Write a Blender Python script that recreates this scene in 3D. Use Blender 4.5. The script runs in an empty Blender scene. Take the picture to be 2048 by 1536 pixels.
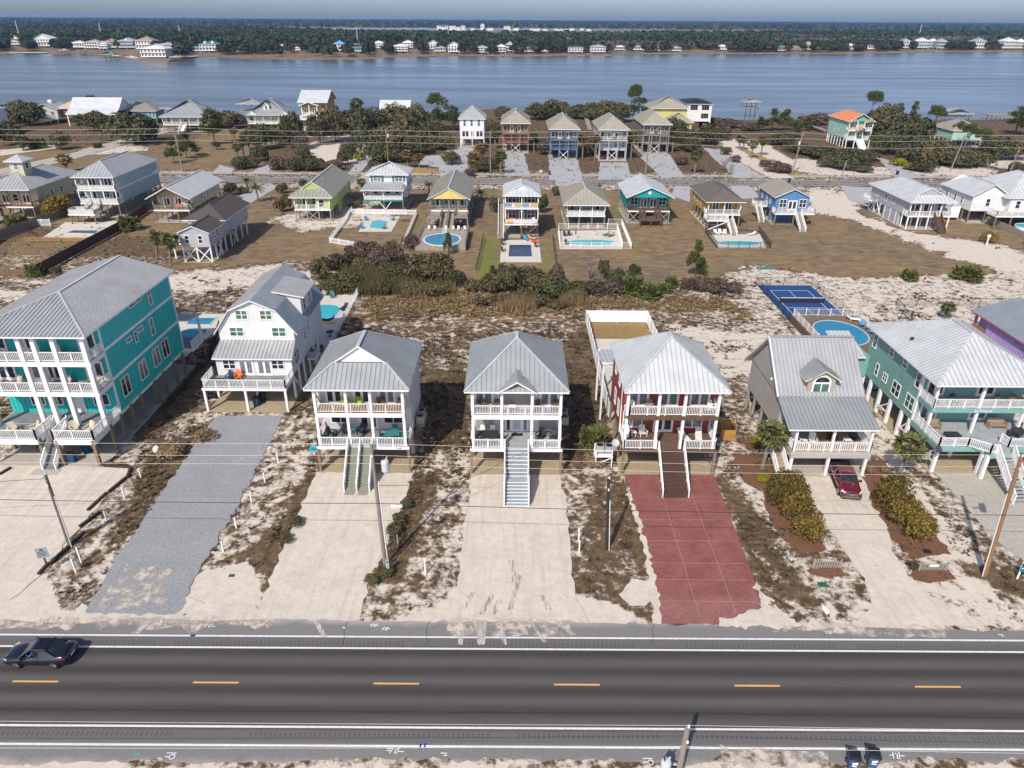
import bpy, math, random
import numpy as np
from mathutils import Vector, Matrix

# ------------------------------------------------------------------ camera, sky, sun, exposure
sc = bpy.context.scene
COL = sc.collection
CAM_H, PITCH, ROLL, FPX = 40.0, math.radians(27.24), math.radians(0.34), 1420.0
cam_d = bpy.data.cameras.new('camera')
cam_d.sensor_width = 36.0
cam_d.lens = 36.0 * FPX / 2048
cam_d.clip_start, cam_d.clip_end = 0.5, 60000
cam = bpy.data.objects.new('camera', cam_d)
COL.objects.link(cam)
cam.matrix_world = (Matrix.Translation((0, 0, CAM_H)) @ Matrix.Rotation(math.radians(90) - PITCH, 4, 'X')
     @ Matrix.Rotation(ROLL, 4, 'Z'))
sc.camera = cam
SUN_EL, SUN_AZ = math.radians(44), math.radians(205)      # azimuth clockwise from +Y: behind the camera, a little left
world = bpy.data.worlds.new('World'); sc.world = world; world.use_nodes = True
wn = world.node_tree.nodes; wl = world.node_tree.links
for n in list(wn): wn.remove(n)
sky = wn.new('ShaderNodeTexSky'); sky.sky_type = 'NISHITA'; sky.sun_disc = False
sky.sun_elevation, sky.sun_rotation = SUN_EL, SUN_AZ
sky.air_density, sky.dust_density, sky.ozone_density = 0.45, 1.55, 2.2
bg = wn.new('ShaderNodeBackground'); bg.inputs['Strength'].default_value = 0.15
wo = wn.new('ShaderNodeOutputWorld')
wl.new(sky.outputs[0], bg.inputs[0]); wl.new(bg.outputs[0], wo.inputs[0])
sun_d = bpy.data.lights.new('sun', 'SUN'); sun_d.energy = 3.5; sun_d.angle = math.radians(0.55)
sun_d.color = (1.0, 0.93, 0.83)
sun = bpy.data.objects.new('sun', sun_d); COL.objects.link(sun)
_sd = Vector((math.sin(SUN_AZ) * math.cos(SUN_EL), math.cos(SUN_AZ) * math.cos(SUN_EL), math.sin(SUN_EL)))
sun.rotation_euler = _sd.to_track_quat('Z', 'Y').to_euler()
sc.view_settings.view_transform = 'Standard'; sc.view_settings.look = 'None'
sc.view_settings.exposure = 0.25; sc.view_settings.gamma = 1.0
sc.render.engine = 'CYCLES'
sc.cycles.use_denoising = True
sc.cycles.max_bounces = 8; sc.cycles.diffuse_bounces = 4; sc.cycles.glossy_bounces = 2
sc.cycles.transmission_bounces = 3; sc.cycles.volume_bounces = 0; sc.cycles.transparent_max_bounces = 6
sc.cycles.caustics_reflective = False; sc.cycles.caustics_refractive = False

# ------------------------------------------------------------------ helpers
rng = random.Random(7)

def at(px, py, z=0.0):
 """survey helper: the point at height z that the photograph shows at pixel px, py"""
 u, v = (px - 1024) / FPX, (768 - py) / FPX
 c, s = math.cos(ROLL), math.sin(ROLL)
 u, v = u * c - v * s, u * s + v * c
 d = (u, math.cos(PITCH) + v * math.sin(PITCH), -math.sin(PITCH) + v * math.cos(PITCH))
 t = (z - CAM_H) / d[2]
 return (d[0] * t, d[1] * t)

def tag(o, label=None, cat=None, group=None, kind=None):
 if label: o['label'] = label
 if cat: o['category'] = cat
 if group: o['group'] = group
 if kind: o['kind'] = kind
 return o

class M:
 """collects faces for ONE mesh"""
 def __init__(s): s.v = []; s.f = []
 def add(s, vs, fs):
  n = len(s.v); s.v += [tuple(p) for p in vs]; s.f += [tuple(i + n for i in f) for f in fs]; return s
 def box(s, x0, x1, y0, y1, z0, z1):
  return s.add([(x0,y0,z0),(x1,y0,z0),(x1,y1,z0),(x0,y1,z0),(x0,y0,z1),(x1,y0,z1),(x1,y1,z1),(x0,y1,z1)],
                     [(3,2,1,0),(4,5,6,7),(0,1,5,4),(1,2,6,5),(2,3,7,6),(3,0,4,7)])
 def cbox(s, x, y, z0, w, d, h): return s.box(x-w/2, x+w/2, y-d/2, y+d/2, z0, z0+h)
 def beam(s, p, q, w, h=None, up=(0,0,1)):
  h = h or w; p, q = Vector(p), Vector(q); d = (q-p).normalized(); u = Vector(up)
  r = d.cross(u)
  if r.length < 1e-4: r = d.cross(Vector((0,1,0)))
  r.normalize(); u = r.cross(d)
  a, b = r*w/2, u*h/2
  return s.add([p-a-b,p+a-b,p+a+b,p-a+b,q-a-b,q+a-b,q+a+b,q-a+b],
                     [(3,2,1,0),(4,5,6,7),(0,1,5,4),(1,2,6,5),(2,3,7,6),(3,0,4,7)])
 def tube(s, pts, r, n=6, r1=None, caps=True):
  pts = [Vector(p) for p in pts]; k = len(pts); base = len(s.v); r1 = r if r1 is None else r1
  for i, p in enumerate(pts):
   d = (pts[min(i+1,k-1)] - pts[max(i-1,0)]).normalized()
   a = d.cross(Vector((0,0,1)))
   if a.length < 1e-3: a = Vector((1,0,0))
   a.normalize(); b = a.cross(d); rr = r + (r1-r)*i/max(k-1,1)
   for j in range(n):
    t = 2*math.pi*j/n; s.v.append(tuple(p + a*math.cos(t)*rr + b*math.sin(t)*rr))
  for i in range(k-1):
   for j in range(n):
    a0 = base+i*n+j; a1 = base+i*n+(j+1)%n
    s.f.append((a0,a1,a1+n,a0+n))
  if caps:
   s.f.append(tuple(base+j for j in range(n-1,-1,-1))); s.f.append(tuple(base+(k-1)*n+j for j in range(n)))
  return s
 def poly(s, pts): return s.add(pts, [tuple(range(len(pts)))])
 def prism(s, pts, d):
  """closed solid: polygon pts swept by the vector d"""
  n = len(pts); d = Vector(d); q = [Vector(p)+d for p in pts]
  return s.add([Vector(p) for p in pts]+q, [tuple(range(n-1,-1,-1)), tuple(range(n,2*n))]+[(i,(i+1)%n,(i+1)%n+n,i+n) for i in range(n)])
 def lathe(s, prof, n=12, c=(0,0,0)):
  b = len(s.v)
  for r, z in prof:
   for j in range(n):
    t = 2*math.pi*j/n; s.v.append((c[0]+r*math.cos(t), c[1]+r*math.sin(t), c[2]+z))
  for i in range(len(prof)-1):
   for j in range(n): s.f.append((b+i*n+j, b+i*n+(j+1)%n, b+(i+1)*n+(j+1)%n, b+(i+1)*n+j))
  s.f.append(tuple(b+j for j in range(n-1,-1,-1))); s.f.append(tuple(b+(len(prof)-1)*n+j for j in range(n)))
  return s
 def shift(s, x, y, z=0): s.v = [(a-x, b-y, c-z) for a,b,c in s.v]; return s
 def mesh(s, name, smooth=False):
  me = bpy.data.meshes.new(name); me.from_pydata(s.v, [], s.f); me.update()
  if smooth: me.polygons.foreach_set('use_smooth', [True]*len(me.polygons))
  return me

def link(name, me, m=None, parent=None, loc=(0,0,0), rot=(0,0,0), scale=None):
 o = bpy.data.objects.new(name, me); COL.objects.link(o)
 if me is not None and m is not None:
  if not me.materials: me.materials.append(m)
  elif me.materials[0] is not m:
   o.material_slots[0].link = 'OBJECT'; o.material_slots[0].material = m
 if parent: o.parent = parent
 o.location = loc; o.rotation_euler = rot
 if scale: o.scale = scale
 return o
def obj(name, mm, m, parent=None, smooth=False, **k): return link(name, mm.mesh(name, smooth), m, parent, **k)
def empty(name, label, cat, loc, rz=0, group=None):
 o = bpy.data.objects.new(name, None); COL.objects.link(o); o.location = loc; o.rotation_euler = (0,0,rz)
 o.empty_display_size = 0.3
 return tag(o, label, cat, group)
CACHE = {}
def cached(key, fn):
 if key not in CACHE: CACHE[key] = fn()
 return CACHE[key]
def copy_tree(o, parent=None):
 c = o.copy(); COL.objects.link(c)
 if parent: c.parent = parent
 for ch in list(o.children): copy_tree(ch, c)
 return c

# ------------------------------------------------------------------ materials
MATS = {}
def nt(name):
 m = bpy.data.materials.new(name); m.use_nodes = True; t = m.node_tree
 return m, t, t.nodes['Principled BSDF']
def node(t, kind, **kw):
 n = t.nodes.new(kind)
 for k, v in kw.items():
  if k.startswith('i_'): n.inputs[int(k[2:]) if k[2:].isdigit() else k[2:]].default_value = v
  else: setattr(n, k, v)
 return n
def noise(t, scale, detail=4, rough=.6, vec=None, mapping=None):
 n = node(t, 'ShaderNodeTexNoise'); n.inputs['Scale'].default_value = scale; n.inputs['Detail'].default_value = detail
 n.inputs['Roughness'].default_value = rough
 src = vec
 if src is None:
  tc = t.nodes.get('tc') or node(t, 'ShaderNodeTexCoord'); tc.name = 'tc'; src = tc.outputs['Object']
 if mapping:
  mp = node(t, 'ShaderNodeMapping'); mp.inputs['Scale'].default_value = mapping; t.links.new(src, mp.inputs[0]); src = mp.outputs[0]
 t.links.new(src, n.inputs['Vector']); return n.outputs['Fac']
def ramp(t, fac, stops):
 r = node(t, 'ShaderNodeValToRGB'); e = r.color_ramp.elements
 e[0].position, e[1].position = stops[0][0], stops[-1][0]
 col = lambda c: (c, c, c, 1) if isinstance(c, (int, float)) else (*c, 1)
 e[0].color, e[1].color = col(stops[0][1]), col(stops[-1][1])
 for p, c in stops[1:-1]: k = e.new(p); k.color = col(c)
 t.links.new(fac, r.inputs[0]); return r.outputs[0]
def mix(t, fac, a, b, mode='MIX'):
 n = node(t, 'ShaderNodeMix', data_type='RGBA', blend_type=mode)
 for i, v in ((0, fac), (6, a), (7, b)):
  if hasattr(v, 'links') or hasattr(v, 'is_linked'): t.links.new(v, n.inputs[i])
  elif i == 0: n.inputs[0].default_value = v
  else: n.inputs[i].default_value = (*v, 1) if len(v) == 3 else v
 return n.outputs[2]
def math_(t, op, a, b=0.0, clamp=False):
 n = node(t, 'ShaderNodeMath', operation=op, use_clamp=clamp)
 for i, v in ((0, a), (1, b)):
  if isinstance(v, (int, float)): n.inputs[i].default_value = v
  else: t.links.new(v, n.inputs[i])
 return n.outputs[0]
def bump(t, bsdf, h, strength=.4, dist=.02):
 b = node(t, 'ShaderNodeBump'); b.inputs['Strength'].default_value = strength; b.inputs['Distance'].default_value = dist
 t.links.new(h, b.inputs['Height']); t.links.new(b.outputs[0], bsdf.inputs['Normal'])
def sc_(c, k): return tuple(min(1, x*k) for x in c)

def paint(name, c, rough=.55, var=.12, scale=1.3):
 if name in MATS: return MATS[name]
 m, t, b = nt(name); n = noise(t, scale, 6)
 t.links.new(ramp(t, n, [(.3, sc_(c, 1-var)), (.7, sc_(c, 1+var*.6))]), b.inputs['Base Color'])
 b.inputs['Roughness'].default_value = rough; MATS[name] = m; return m
def siding(name, c, lap=.19, rough=.6, strength=.5, vert=False):
 if name in MATS: return MATS[name]
 m, t, b = nt(name); tc = node(t, 'ShaderNodeTexCoord'); tc.name = 'tc'
 w = node(t, 'ShaderNodeTexWave', wave_type='BANDS', bands_direction='Z', wave_profile='SAW')
 w.inputs['Scale'].default_value = .314/lap; t.links.new(tc.outputs['Object'], w.inputs[0])
 n = noise(t, .8, 6); st = noise(t, 1.0, 5, mapping=(3, 3, .25))
 col = ramp(t, n, [(.3, sc_(c, .88)), (.7, sc_(c, 1.06))])
 col = mix(t, ramp(t, st, [(.55, 0.), (.8, .3)]), col, sc_(c, .7))
 col = mix(t, ramp(t, w.outputs['Fac'], [(0.86, 0.), (.97, .42)]), col, sc_(c, .55))  # shadow line under each lap put into the colour
 t.links.new(col, b.inputs['Base Color']); bump(t, b, w.outputs['Fac'], strength, .03)
 b.inputs['Roughness'].default_value = rough; MATS[name] = m; return m
def roof_metal(name, c, rough=.42, metallic=.25):
 if name in MATS: return MATS[name]
 m, t, b = nt(name); n = noise(t, .5, 5); n2 = noise(t, 6, 4)
 col = ramp(t, n, [(.3, sc_(c, .88)), (.7, sc_(c, 1.08))])
 col = mix(t, ramp(t, n2, [(.62, 0.), (.8, .2)]), col, sc_(c, .6))
 t.links.new(col, b.inputs['Base Color'])
 b.inputs['Roughness'].default_value = rough; b.inputs['Metallic'].default_value = metallic; MATS[name] = m; return m
def shingle(name, c):
 if name in MATS: return MATS[name]
 m, t, b = nt(name); tc = node(t, 'ShaderNodeTexCoord'); tc.name = 'tc'
 n = noise(t, 5, 3); n2 = noise(t, .5, 5)
 w = node(t, 'ShaderNodeTexWave', wave_type='BANDS', bands_direction='Z', wave_profile='SAW'); w.inputs['Scale'].default_value = 3
 t.links.new(tc.outputs['Object'], w.inputs[0])
 col = ramp(t, n, [(.3, sc_(c, .65)), (.7, sc_(c, 1.3))]); col = mix(t, ramp(t, n2, [(.4, 0.), (.7, .35)]), col, sc_(c, .6))
 t.links.new(col, b.inputs['Base Color']); bump(t, b, w.outputs['Fac'], .4, .02); b.inputs['Roughness'].default_value = .9
 MATS[name] = m; return m
def wood(name, c, rough=.8, axis=(1, 12, 12), var=.35):
 if name in MATS: return MATS[name]
 m, t, b = nt(name); n = noise(t, 1.2, 6, mapping=axis); n2 = noise(t, .9, 4)
 col = ramp(t, n, [(.28, sc_(c, 1-var)), (.72, sc_(c, 1+var))]); col = mix(t, ramp(t, n2, [(.4, 0.), (.75, .4)]), col, sc_(c, .65))
 t.links.new(col, b.inputs['Base Color']); b.inputs['Roughness'].default_value = rough; MATS[name] = m; return m
def decking(name, c, width=.14, axis='Y', rough=.7):
 if name in MATS: return MATS[name]
 m, t, b = nt(name); tc = node(t, 'ShaderNodeTexCoord'); tc.name = 'tc'
 w = node(t, 'ShaderNodeTexWave', wave_type='BANDS', bands_direction=axis, wave_profile='SAW')
 w.inputs['Scale'].default_value = .314/width; t.links.new(tc.outputs['Object'], w.inputs[0])
 n = noise(t, 1.5, 6); col = ramp(t, n, [(.3, sc_(c, .8)), (.7, sc_(c, 1.18))])
 col = mix(t, ramp(t, w.outputs['Fac'], [(.84, 0.), (.94, .75)]), col, sc_(c, .3))
 t.links.new(col, b.inputs['Base Color']); b.inputs['Roughness'].default_value = rough; MATS[name] = m; return m
def plain(name, c, rough=.5, metallic=0., coat=0., emit=None):
 if name in MATS: return MATS[name]
 m, t, b = nt(name); n = noise(t, 9, 3)
 t.links.new(ramp(t, n, [(.35, sc_(c, .9)), (.65, sc_(c, 1.08))]), b.inputs['Base Color'])
 b.inputs['Roughness'].default_value = rough; b.inputs['Metallic'].default_value = metallic
 if coat: b.inputs['Coat Weight'].default_value = coat; b.inputs['Coat Roughness'].default_value = .05
 MATS[name] = m; return m
def glassy(name, c, var=.5):
 if name in MATS: return MATS[name]
 m, t, b = nt(name); n = noise(t, 1.4, 2)
 t.links.new(ramp(t, n, [(.38, sc_(c, 1-var)), (.62, sc_(c, 1+var))]), b.inputs['Base Color'])
 b.inputs['Roughness'].default_value = .06; b.inputs['Specular IOR Level'].default_value = .6; MATS[name] = m; return m
def speckle(name, stops, scale, bumpd=.02, rough=.9, big=.25, bigk=.3):
 """mineral surfaces: gravel, concrete, asphalt, sand"""
 if name in MATS: return MATS[name]
 m, t, b = nt(name); n = noise(t, scale, 8, .7); n2 = noise(t, big, 5); n3 = noise(t, scale*3.3, 3)
 col = ramp(t, n, stops); col = mix(t, ramp(t, n2, [(.35, 0.), (.7, bigk)]), col, sc_(stops[0][1], .8))
 t.links.new(col, b.inputs['Base Color']); bump(t, b, n3, .5, bumpd); b.inputs['Roughness'].default_value = rough
 MATS[name] = m; return m
def leafy(name, stops, scale=.9, trans=.25):
 """leaves: colour varies from clump to clump and from plant to plant"""
 if name in MATS: return MATS[name]
 m, t, b = nt(name); geo = node(t, 'ShaderNodeNewGeometry'); oi = node(t, 'ShaderNodeObjectInfo')
 n = noise(t, scale, 4, .7, vec=geo.outputs['Position'])
 r = math_(t, 'ADD', math_(t, 'MULTIPLY', geo.outputs['Random Per Island'], .5), math_(t, 'MULTIPLY', n, .5))
 col = ramp(t, r, stops)
 col = mix(t, math_(t, 'MULTIPLY', oi.outputs['Random'], .35), col, stops[-1][1])
 t.links.new(col, b.inputs['Base Color']); b.inputs['Roughness'].default_value = .75; b.inputs['Specular IOR Level'].default_value = .25
 tr = node(t, 'ShaderNodeBsdfTranslucent'); t.links.new(col, tr.inputs[0])
 ms = node(t, 'ShaderNodeMixShader'); ms.inputs[0].default_value = trans
 t.links.new(b.outputs[0], ms.inputs[1]); t.links.new(tr.outputs[0], ms.inputs[2])
 t.links.new(ms.outputs[0], t.nodes['Material Output'].inputs[0]); MATS[name] = m; return m

WHITE = paint('white paint', (.80, .80, .80), .5, .08)
TRIM = paint('trim white', (.84, .84, .83), .45, .05)
VINYL = paint('white vinyl', (.86, .87, .88), .35, .04)
GLASS = glassy('window glass dark', (.03, .037, .045))
GLASS_B = glassy('window glass with blinds', (.16, .18, .2), .3)
GLASS_G = glassy('window glass with green screen', (.07, .16, .13), .3)
BLACK = plain('black metal', (.015, .015, .017), .5)
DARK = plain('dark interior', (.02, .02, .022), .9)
PILE = wood('weathered piling wood', (.22, .17, .115), .9, (12, 12, 1))
GREYWOOD = wood('grey weathered wood', (.3, .27, .235), .9, (12, 12, 1))
BROWNWOOD = wood('brown stained wood', (.12, .075, .045), .85, (12, 12, 1))
CEDAR = wood('cedar boards', (.42, .24, .075), .8)
CONC = speckle('concrete', [(.35, (.37, .34, .29)), (.65, (.5, .465, .41))], 3, .01)
CONC_T = speckle('stained tan concrete', [(.35, (.34, .265, .165)), (.65, (.46, .37, .25))], 2, .01, big=.4)
CONC_P = speckle('pool deck concrete', [(.35, (.56, .52, .46)), (.65, (.68, .64, .58))], 3, .01)
CONC_G = speckle('grey driveway concrete', [(.35, (.36, .36, .37)), (.65, (.46, .46, .47))], 2, .01)
def sand_mat():
 m, t, b = nt('packed white sand'); n = noise(t, 1.4, 8, .7); n2 = noise(t, .4, 5); n3 = noise(t, 6, 5, .75); n4 = noise(t, .9, 6, .6, mapping=(2.4, .13, 1)); n5 = noise(t, 3.2, 4)
 col = ramp(t, n, [(.3, (.53, .465, .39)), (.5, (.62, .555, .48)), (.7, (.67, .61, .54))]); col = mix(t, ramp(t, n2, [(.42, 0.), (.68, .4)]), col, (.47, .405, .33))
 col = mix(t, ramp(t, n4, [(.5, 0.), (.66, .42)]), col, (.43, .37, .305)); col = mix(t, ramp(t, n3, [(.66, 0.), (.73, .75)]), col, (.2, .15, .1))
 t.links.new(col, b.inputs['Base Color']); b.inputs['Roughness'].default_value = .95; bump(t, b, n5, .7, .05); return m
SAND = sand_mat()
GRAVEL = speckle('grey limestone gravel', [(.3, (.15, .155, .168)), (.5, (.31, .315, .335)), (.7, (.52, .525, .54))], 9, .08, .95, .35, .2)
MULCH = speckle('red brown mulch', [(.3, (.10, .045, .024)), (.7, (.25, .125, .065))], 5, .06, .95)
# ------------------------------------------------------------------ ground
def px(*pts): return [at(a, b) for a, b in pts]
def smooth(a, b, x): t = np.clip((x-a)/(b-a), 0, 1); return t*t*(3-2*t)
_gr = np.random.default_rng(3)
def vnoise(X, Y, cell, seed=0):
 r = np.random.default_rng(seed); T = r.random((257, 257)); x, y = X/cell, Y/cell
 xi, yi = np.floor(x).astype(int), np.floor(y).astype(int); fx, fy = x-xi, y-yi
 fx, fy = fx*fx*(3-2*fx), fy*fy*(3-2*fy); a, b = xi % 256, yi % 256
 return (T[a,b]*(1-fx)+T[a+1,b]*fx)*(1-fy)+(T[a,b+1]*(1-fx)+T[a+1,b+1]*fx)*fy
def fbm(X, Y, cell, seed=0, oct=4):
 s = 0; k = 1; tot = 0
 for i in range(oct): s = s + k*vnoise(X, Y, cell/2**i, seed+i); tot += k; k *= .55
 return s/tot
def inpoly(X, Y, poly, feather=1.0):
 """soft inside mask of a polygon: 1 inside, 0 outside"""
 ins = np.zeros(X.shape, bool); d = np.full(X.shape, 1e9); n = len(poly)
 for i in range(n):
  x0, y0 = poly[i]; x1, y1 = poly[(i+1) % n]
  c = ((y0 > Y) != (y1 > Y)); ins ^= c & (X < (x1-x0)*(Y-y0)/((y1-y0) or 1e-9)+x0)
  L = (x1-x0)**2+(y1-y0)**2 or 1e-9; t = np.clip(((X-x0)*(x1-x0)+(Y-y0)*(y1-y0))/L, 0, 1)
  d = np.minimum(d, np.hypot(X-x0-t*(x1-x0), Y-y0-t*(y1-y0)))
 return smooth(-feather, feather, np.where(ins, d, -d))
SHORE = [(-420,352),(-131,331),(-75,345),(-30,358),(-7,380),(25,352),(66,330),(120,340),(200,343),(420,345)]
def shore(X): return np.interp(X, [p[0] for p in SHORE], [p[1] for p in SHORE])
ROWS = [10*1.0088**i for i in range(430)]; NC = 400
GY = np.repeat(np.array(ROWS), NC+1); GU = np.tile(np.linspace(-1, 1, NC+1), len(ROWS)); GX = GU*(0.75*GY+25)
LAWN = [(px((-300,480),(-100,455),(230,450),(340,500),(640,520),(690,545),(940,562),(1110,565),(1400,562),(1450,545),(1560,540),(1700,555),(1990,545),(2048,500),(2048,440),(1980,412),(1900,395),(1500,380),(1000,378),(500,377),(0,400),(-300,420)), 3, 1.),
  (px((-300,345),(-300,300),(100,300),(250,280),(380,290),(420,255),(560,265),(520,330),(440,342),(300,345)), 3, .95),
  (px((1440,320),(1600,348),(1520,300),(1430,295)), 2, .7), (px((300,540),(640,520),(660,470),(500,470),(330,520)), 3, .9)]
SANDP = [(px((520,440),(610,470),(690,458),(770,440),(850,425),(720,395),(640,420),(560,425)), 4, .6),
         (px((1600,375),(1740,385),(1730,425),(1830,465),(1960,480),(2070,500),(2120,570),(1985,545),(1880,510),(1790,475),(1690,440),(1610,425)), 4, .7),
         (px((1440,535),(1520,530),(1600,537),(1700,555),(1760,560),(2300,550),(2400,760),(1900,650),(1700,650),(1640,600),(1520,575)), 3, .57),
         (px((340,545),(560,522),(640,545),(640,575),(380,590),(120,575),(-100,560)), 2.5, .6),
         (px((-100,575),(60,575),(90,600),(-100,610)), 2, .6), (px((620,560),(760,690),(740,720),(620,640)), 2, .35),
         (px((1280,640),(1560,660),(1540,760),(1440,760),(1300,650)), 3, .62),(px((700,690),(940,760),(930,800),(840,800),(840,720)), 2, .35),
         (px((1120,690),(1200,720),(1230,850),(1150,930),(1120,800)), 2, .3),
         (px((600,290),(700,270),(760,290),(720,330),(640,320)), 2, .85), (px((1530,330),(1630,350),(1800,352),(2000,352),(1990,325),(1780,335),(1600,315)), 2, .62),
         (px((1430,285),(1480,275),(1540,290),(1600,330),(1480,310)), 2, .75), (px((150,300),(260,280),(310,300),(180,312)), 2, .6),
         (px((1990,300),(2100,320),(2100,350),(1960,330)), 2, .6), (px((1950,445),(2048,460),(2048,420),(1990,420)),3,.2),
         ([(-140,189),(160,189),(160,197),(-140,197)], 1.5, .5), ([(-140,202.6),(160,202.6),(160,215),(-140,215)], 1.5, .45),
         # front strips between the driveways
         (px((-200,935),(-200,1260),(360,1242),(345,1200),(120,1225),(85,1130),(250,935)), .6, .93),
         (px((380,1145),(500,1110),(540,1240),(350,1242)), .8, .9), (px((860,1200),(925,1160),(920,1250),(720,1250)), .8, .72),
         (px((1140,1180),(1220,1200),(1330,1250),(1130,1250)), .8, .8), (px((1450,1000),(1520,1100),(1620,1180),(1560,1180),(1500,1120)), 1, .7),
         (px((1830,940),(1900,1060),(1990,1130),(1860,1130),(1790,1010)), 1, .66), (px((1700,1190),(1930,1140),(2100,1190),(2100,1270),(1600,1270)), 1, .6),
         (px((430,830),(360,950),(250,1120),(210,1110),(330,930),(400,830)), .8, .5), (px((565,830),(630,900),(640,950),(470,1140),(400,1130)), .8, .5),
         (px((1200,980),(1270,980),(1290,1100),(1150,1080)), 1, .28), (px((830,930),(950,930),(930,1100),(780,1100)), 1, .46),
         ([(-60,10),(60,10),(60,27.6),(-60,27.6)], 1, .8)]
SCRUB_SHADE = [(px(*q), 1.0, k) for q, k in ((((480,1120),(560,1030),(620,942),(645,955),(600,1060),(540,1155)), .55), (((735,1170),(790,1060),(830,955),(865,950),(835,1060),(790,1165)), .6), (((1200,960),(1270,960),(1305,1090),(1230,1140),(1150,1090)), .35), (((1440,950),(1480,1000),(1590,1150),(1600,1190),(1540,1190),(1470,1080)), .5), (((260,840),(420,690),(405,770),(300,900)), .45), (((850,740),(940,740),(935,900),(850,900)), .4), (((1130,690),(1190,640),(1205,930),(1130,930)), .5), (((300,900),(400,850),(350,960),(250,1080),(210,1110)), .4), (((1240,1100),(1310,1200),(1290,1250),(1150,1190),(1140,1120)), .3), (((1990,1120),(2060,1170),(2040,1200),(1930,1140)), .5))]  # dark scrub by the drives; shade between houses also put into the ground colour
GREEN = [(px((965,478),(1000,476),(1003,535),(965,560),(945,560)), 1.6, .95), (px((1085,485),(1108,485),(1112,540),(1085,545)), 1.6, .8),
         (px((822,440),(850,420),(845,470),(828,490)), .8, .6), (px((1225,395),(1262,440),(1240,455),(1215,430)), .8, .6), (px((1385,520),(1470,545),(1460,575),(1390,572)), 2, .55),
         (px((0,480),(230,470),(120,520),(0,545)), 2, .35), (px((400,470),(640,440),(640,470),(520,520),(400,520)), 3, .25),
         (px((1700,440),(1950,460),(1950,480),(1720,470)), 2, .3), (px((300,310),(540,300),(440,342),(300,342)), 2, .3), (px((-50,325),(180,318),(180,335),(-50,345)), 1, .5),
         ([(-140,204.4),(25,204.4),(25,207.2),(-140,207.2)], .5, .2)]
GOLD = [(px((700,600),(850,575),(1000,580),(1200,590),(1500,600),(1500,640),(1300,620),(1000,640),(720,640)), 3, 1.), (px((1560,470),(1800,480),(1860,540),(1600,540)), 4, .7),
  (px((390,270),(540,280),(520,320),(400,320)), 3, .8), (px((0,480),(235,470),(120,530),(0,548)), 2, .6), (px((620,560),(700,590),(690,680),(640,690)), 2, .8)]
def paint_mask(X, Y, defs, seed):
 w = np.zeros(X.shape)
 jx, jy = (fbm(X, Y, 3, seed)-.5), (fbm(X, Y, 3, seed+50)-.5)
 for poly, f, k in defs: w = np.maximum(w, inpoly(X+jx*f*2, Y+jy*f*2, poly, f)*k)
 return w
def zones(X, Y):
 base = np.where(Y < 70, .49, np.where(Y < 130, .43, .3)) + .12*np.clip((X-25)/20, 0, 1)*(Y < 135)*(Y > 60)
 S = np.maximum(base, paint_mask(X, Y, SANDP, 11)); L = paint_mask(X, Y, LAWN, 21)
 S = np.where(L > .5, np.minimum(S, np.maximum(.1, paint_mask(X, Y, SANDP, 11))), S); L = L*(1-smooth(.22, .55, paint_mask(X, Y, SANDP, 11)))
 S = S-paint_mask(X, Y, SCRUB_SHADE, 61)*.42
 return S, L, paint_mask(X, Y, GREEN, 31), paint_mask(X, Y, GOLD, 41)
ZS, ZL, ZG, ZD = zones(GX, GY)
GZ = -.02 - .05*fbm(GX, GY, 2.5, 5) - 1.6*smooth(0, 14, GY-shore(GX))
gm = bpy.data.meshes.new('ground')
idx = np.arange(len(ROWS)*(NC+1)).reshape(len(ROWS), NC+1)
quads = np.stack([idx[:-1,:-1], idx[:-1,1:], idx[1:,1:], idx[1:,:-1]], -1).reshape(-1, 4)
def np_mesh(name, V, F, k):
 me = bpy.data.meshes.new(name); me.vertices.add(len(V)); me.vertices.foreach_set('co', np.asarray(V, 'f').ravel())
 me.loops.add(len(F)*k); me.loops.foreach_set('vertex_index', np.asarray(F, 'i').ravel())
 me.polygons.add(len(F)); me.polygons.foreach_set('loop_start', np.arange(len(F), dtype='i')*k)
 me.polygons.foreach_set('loop_total', np.full(len(F), k, 'i')); me.update(calc_edges=True); return me
gm = np_mesh('ground', np.stack([GX, GY, GZ], -1), quads, 4)
za = gm.color_attributes.new('zone', 'FLOAT_COLOR', 'POINT')
za.data.foreach_set('color', np.stack([ZS, ZL, ZG, ZD], -1).astype('f').ravel())
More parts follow.
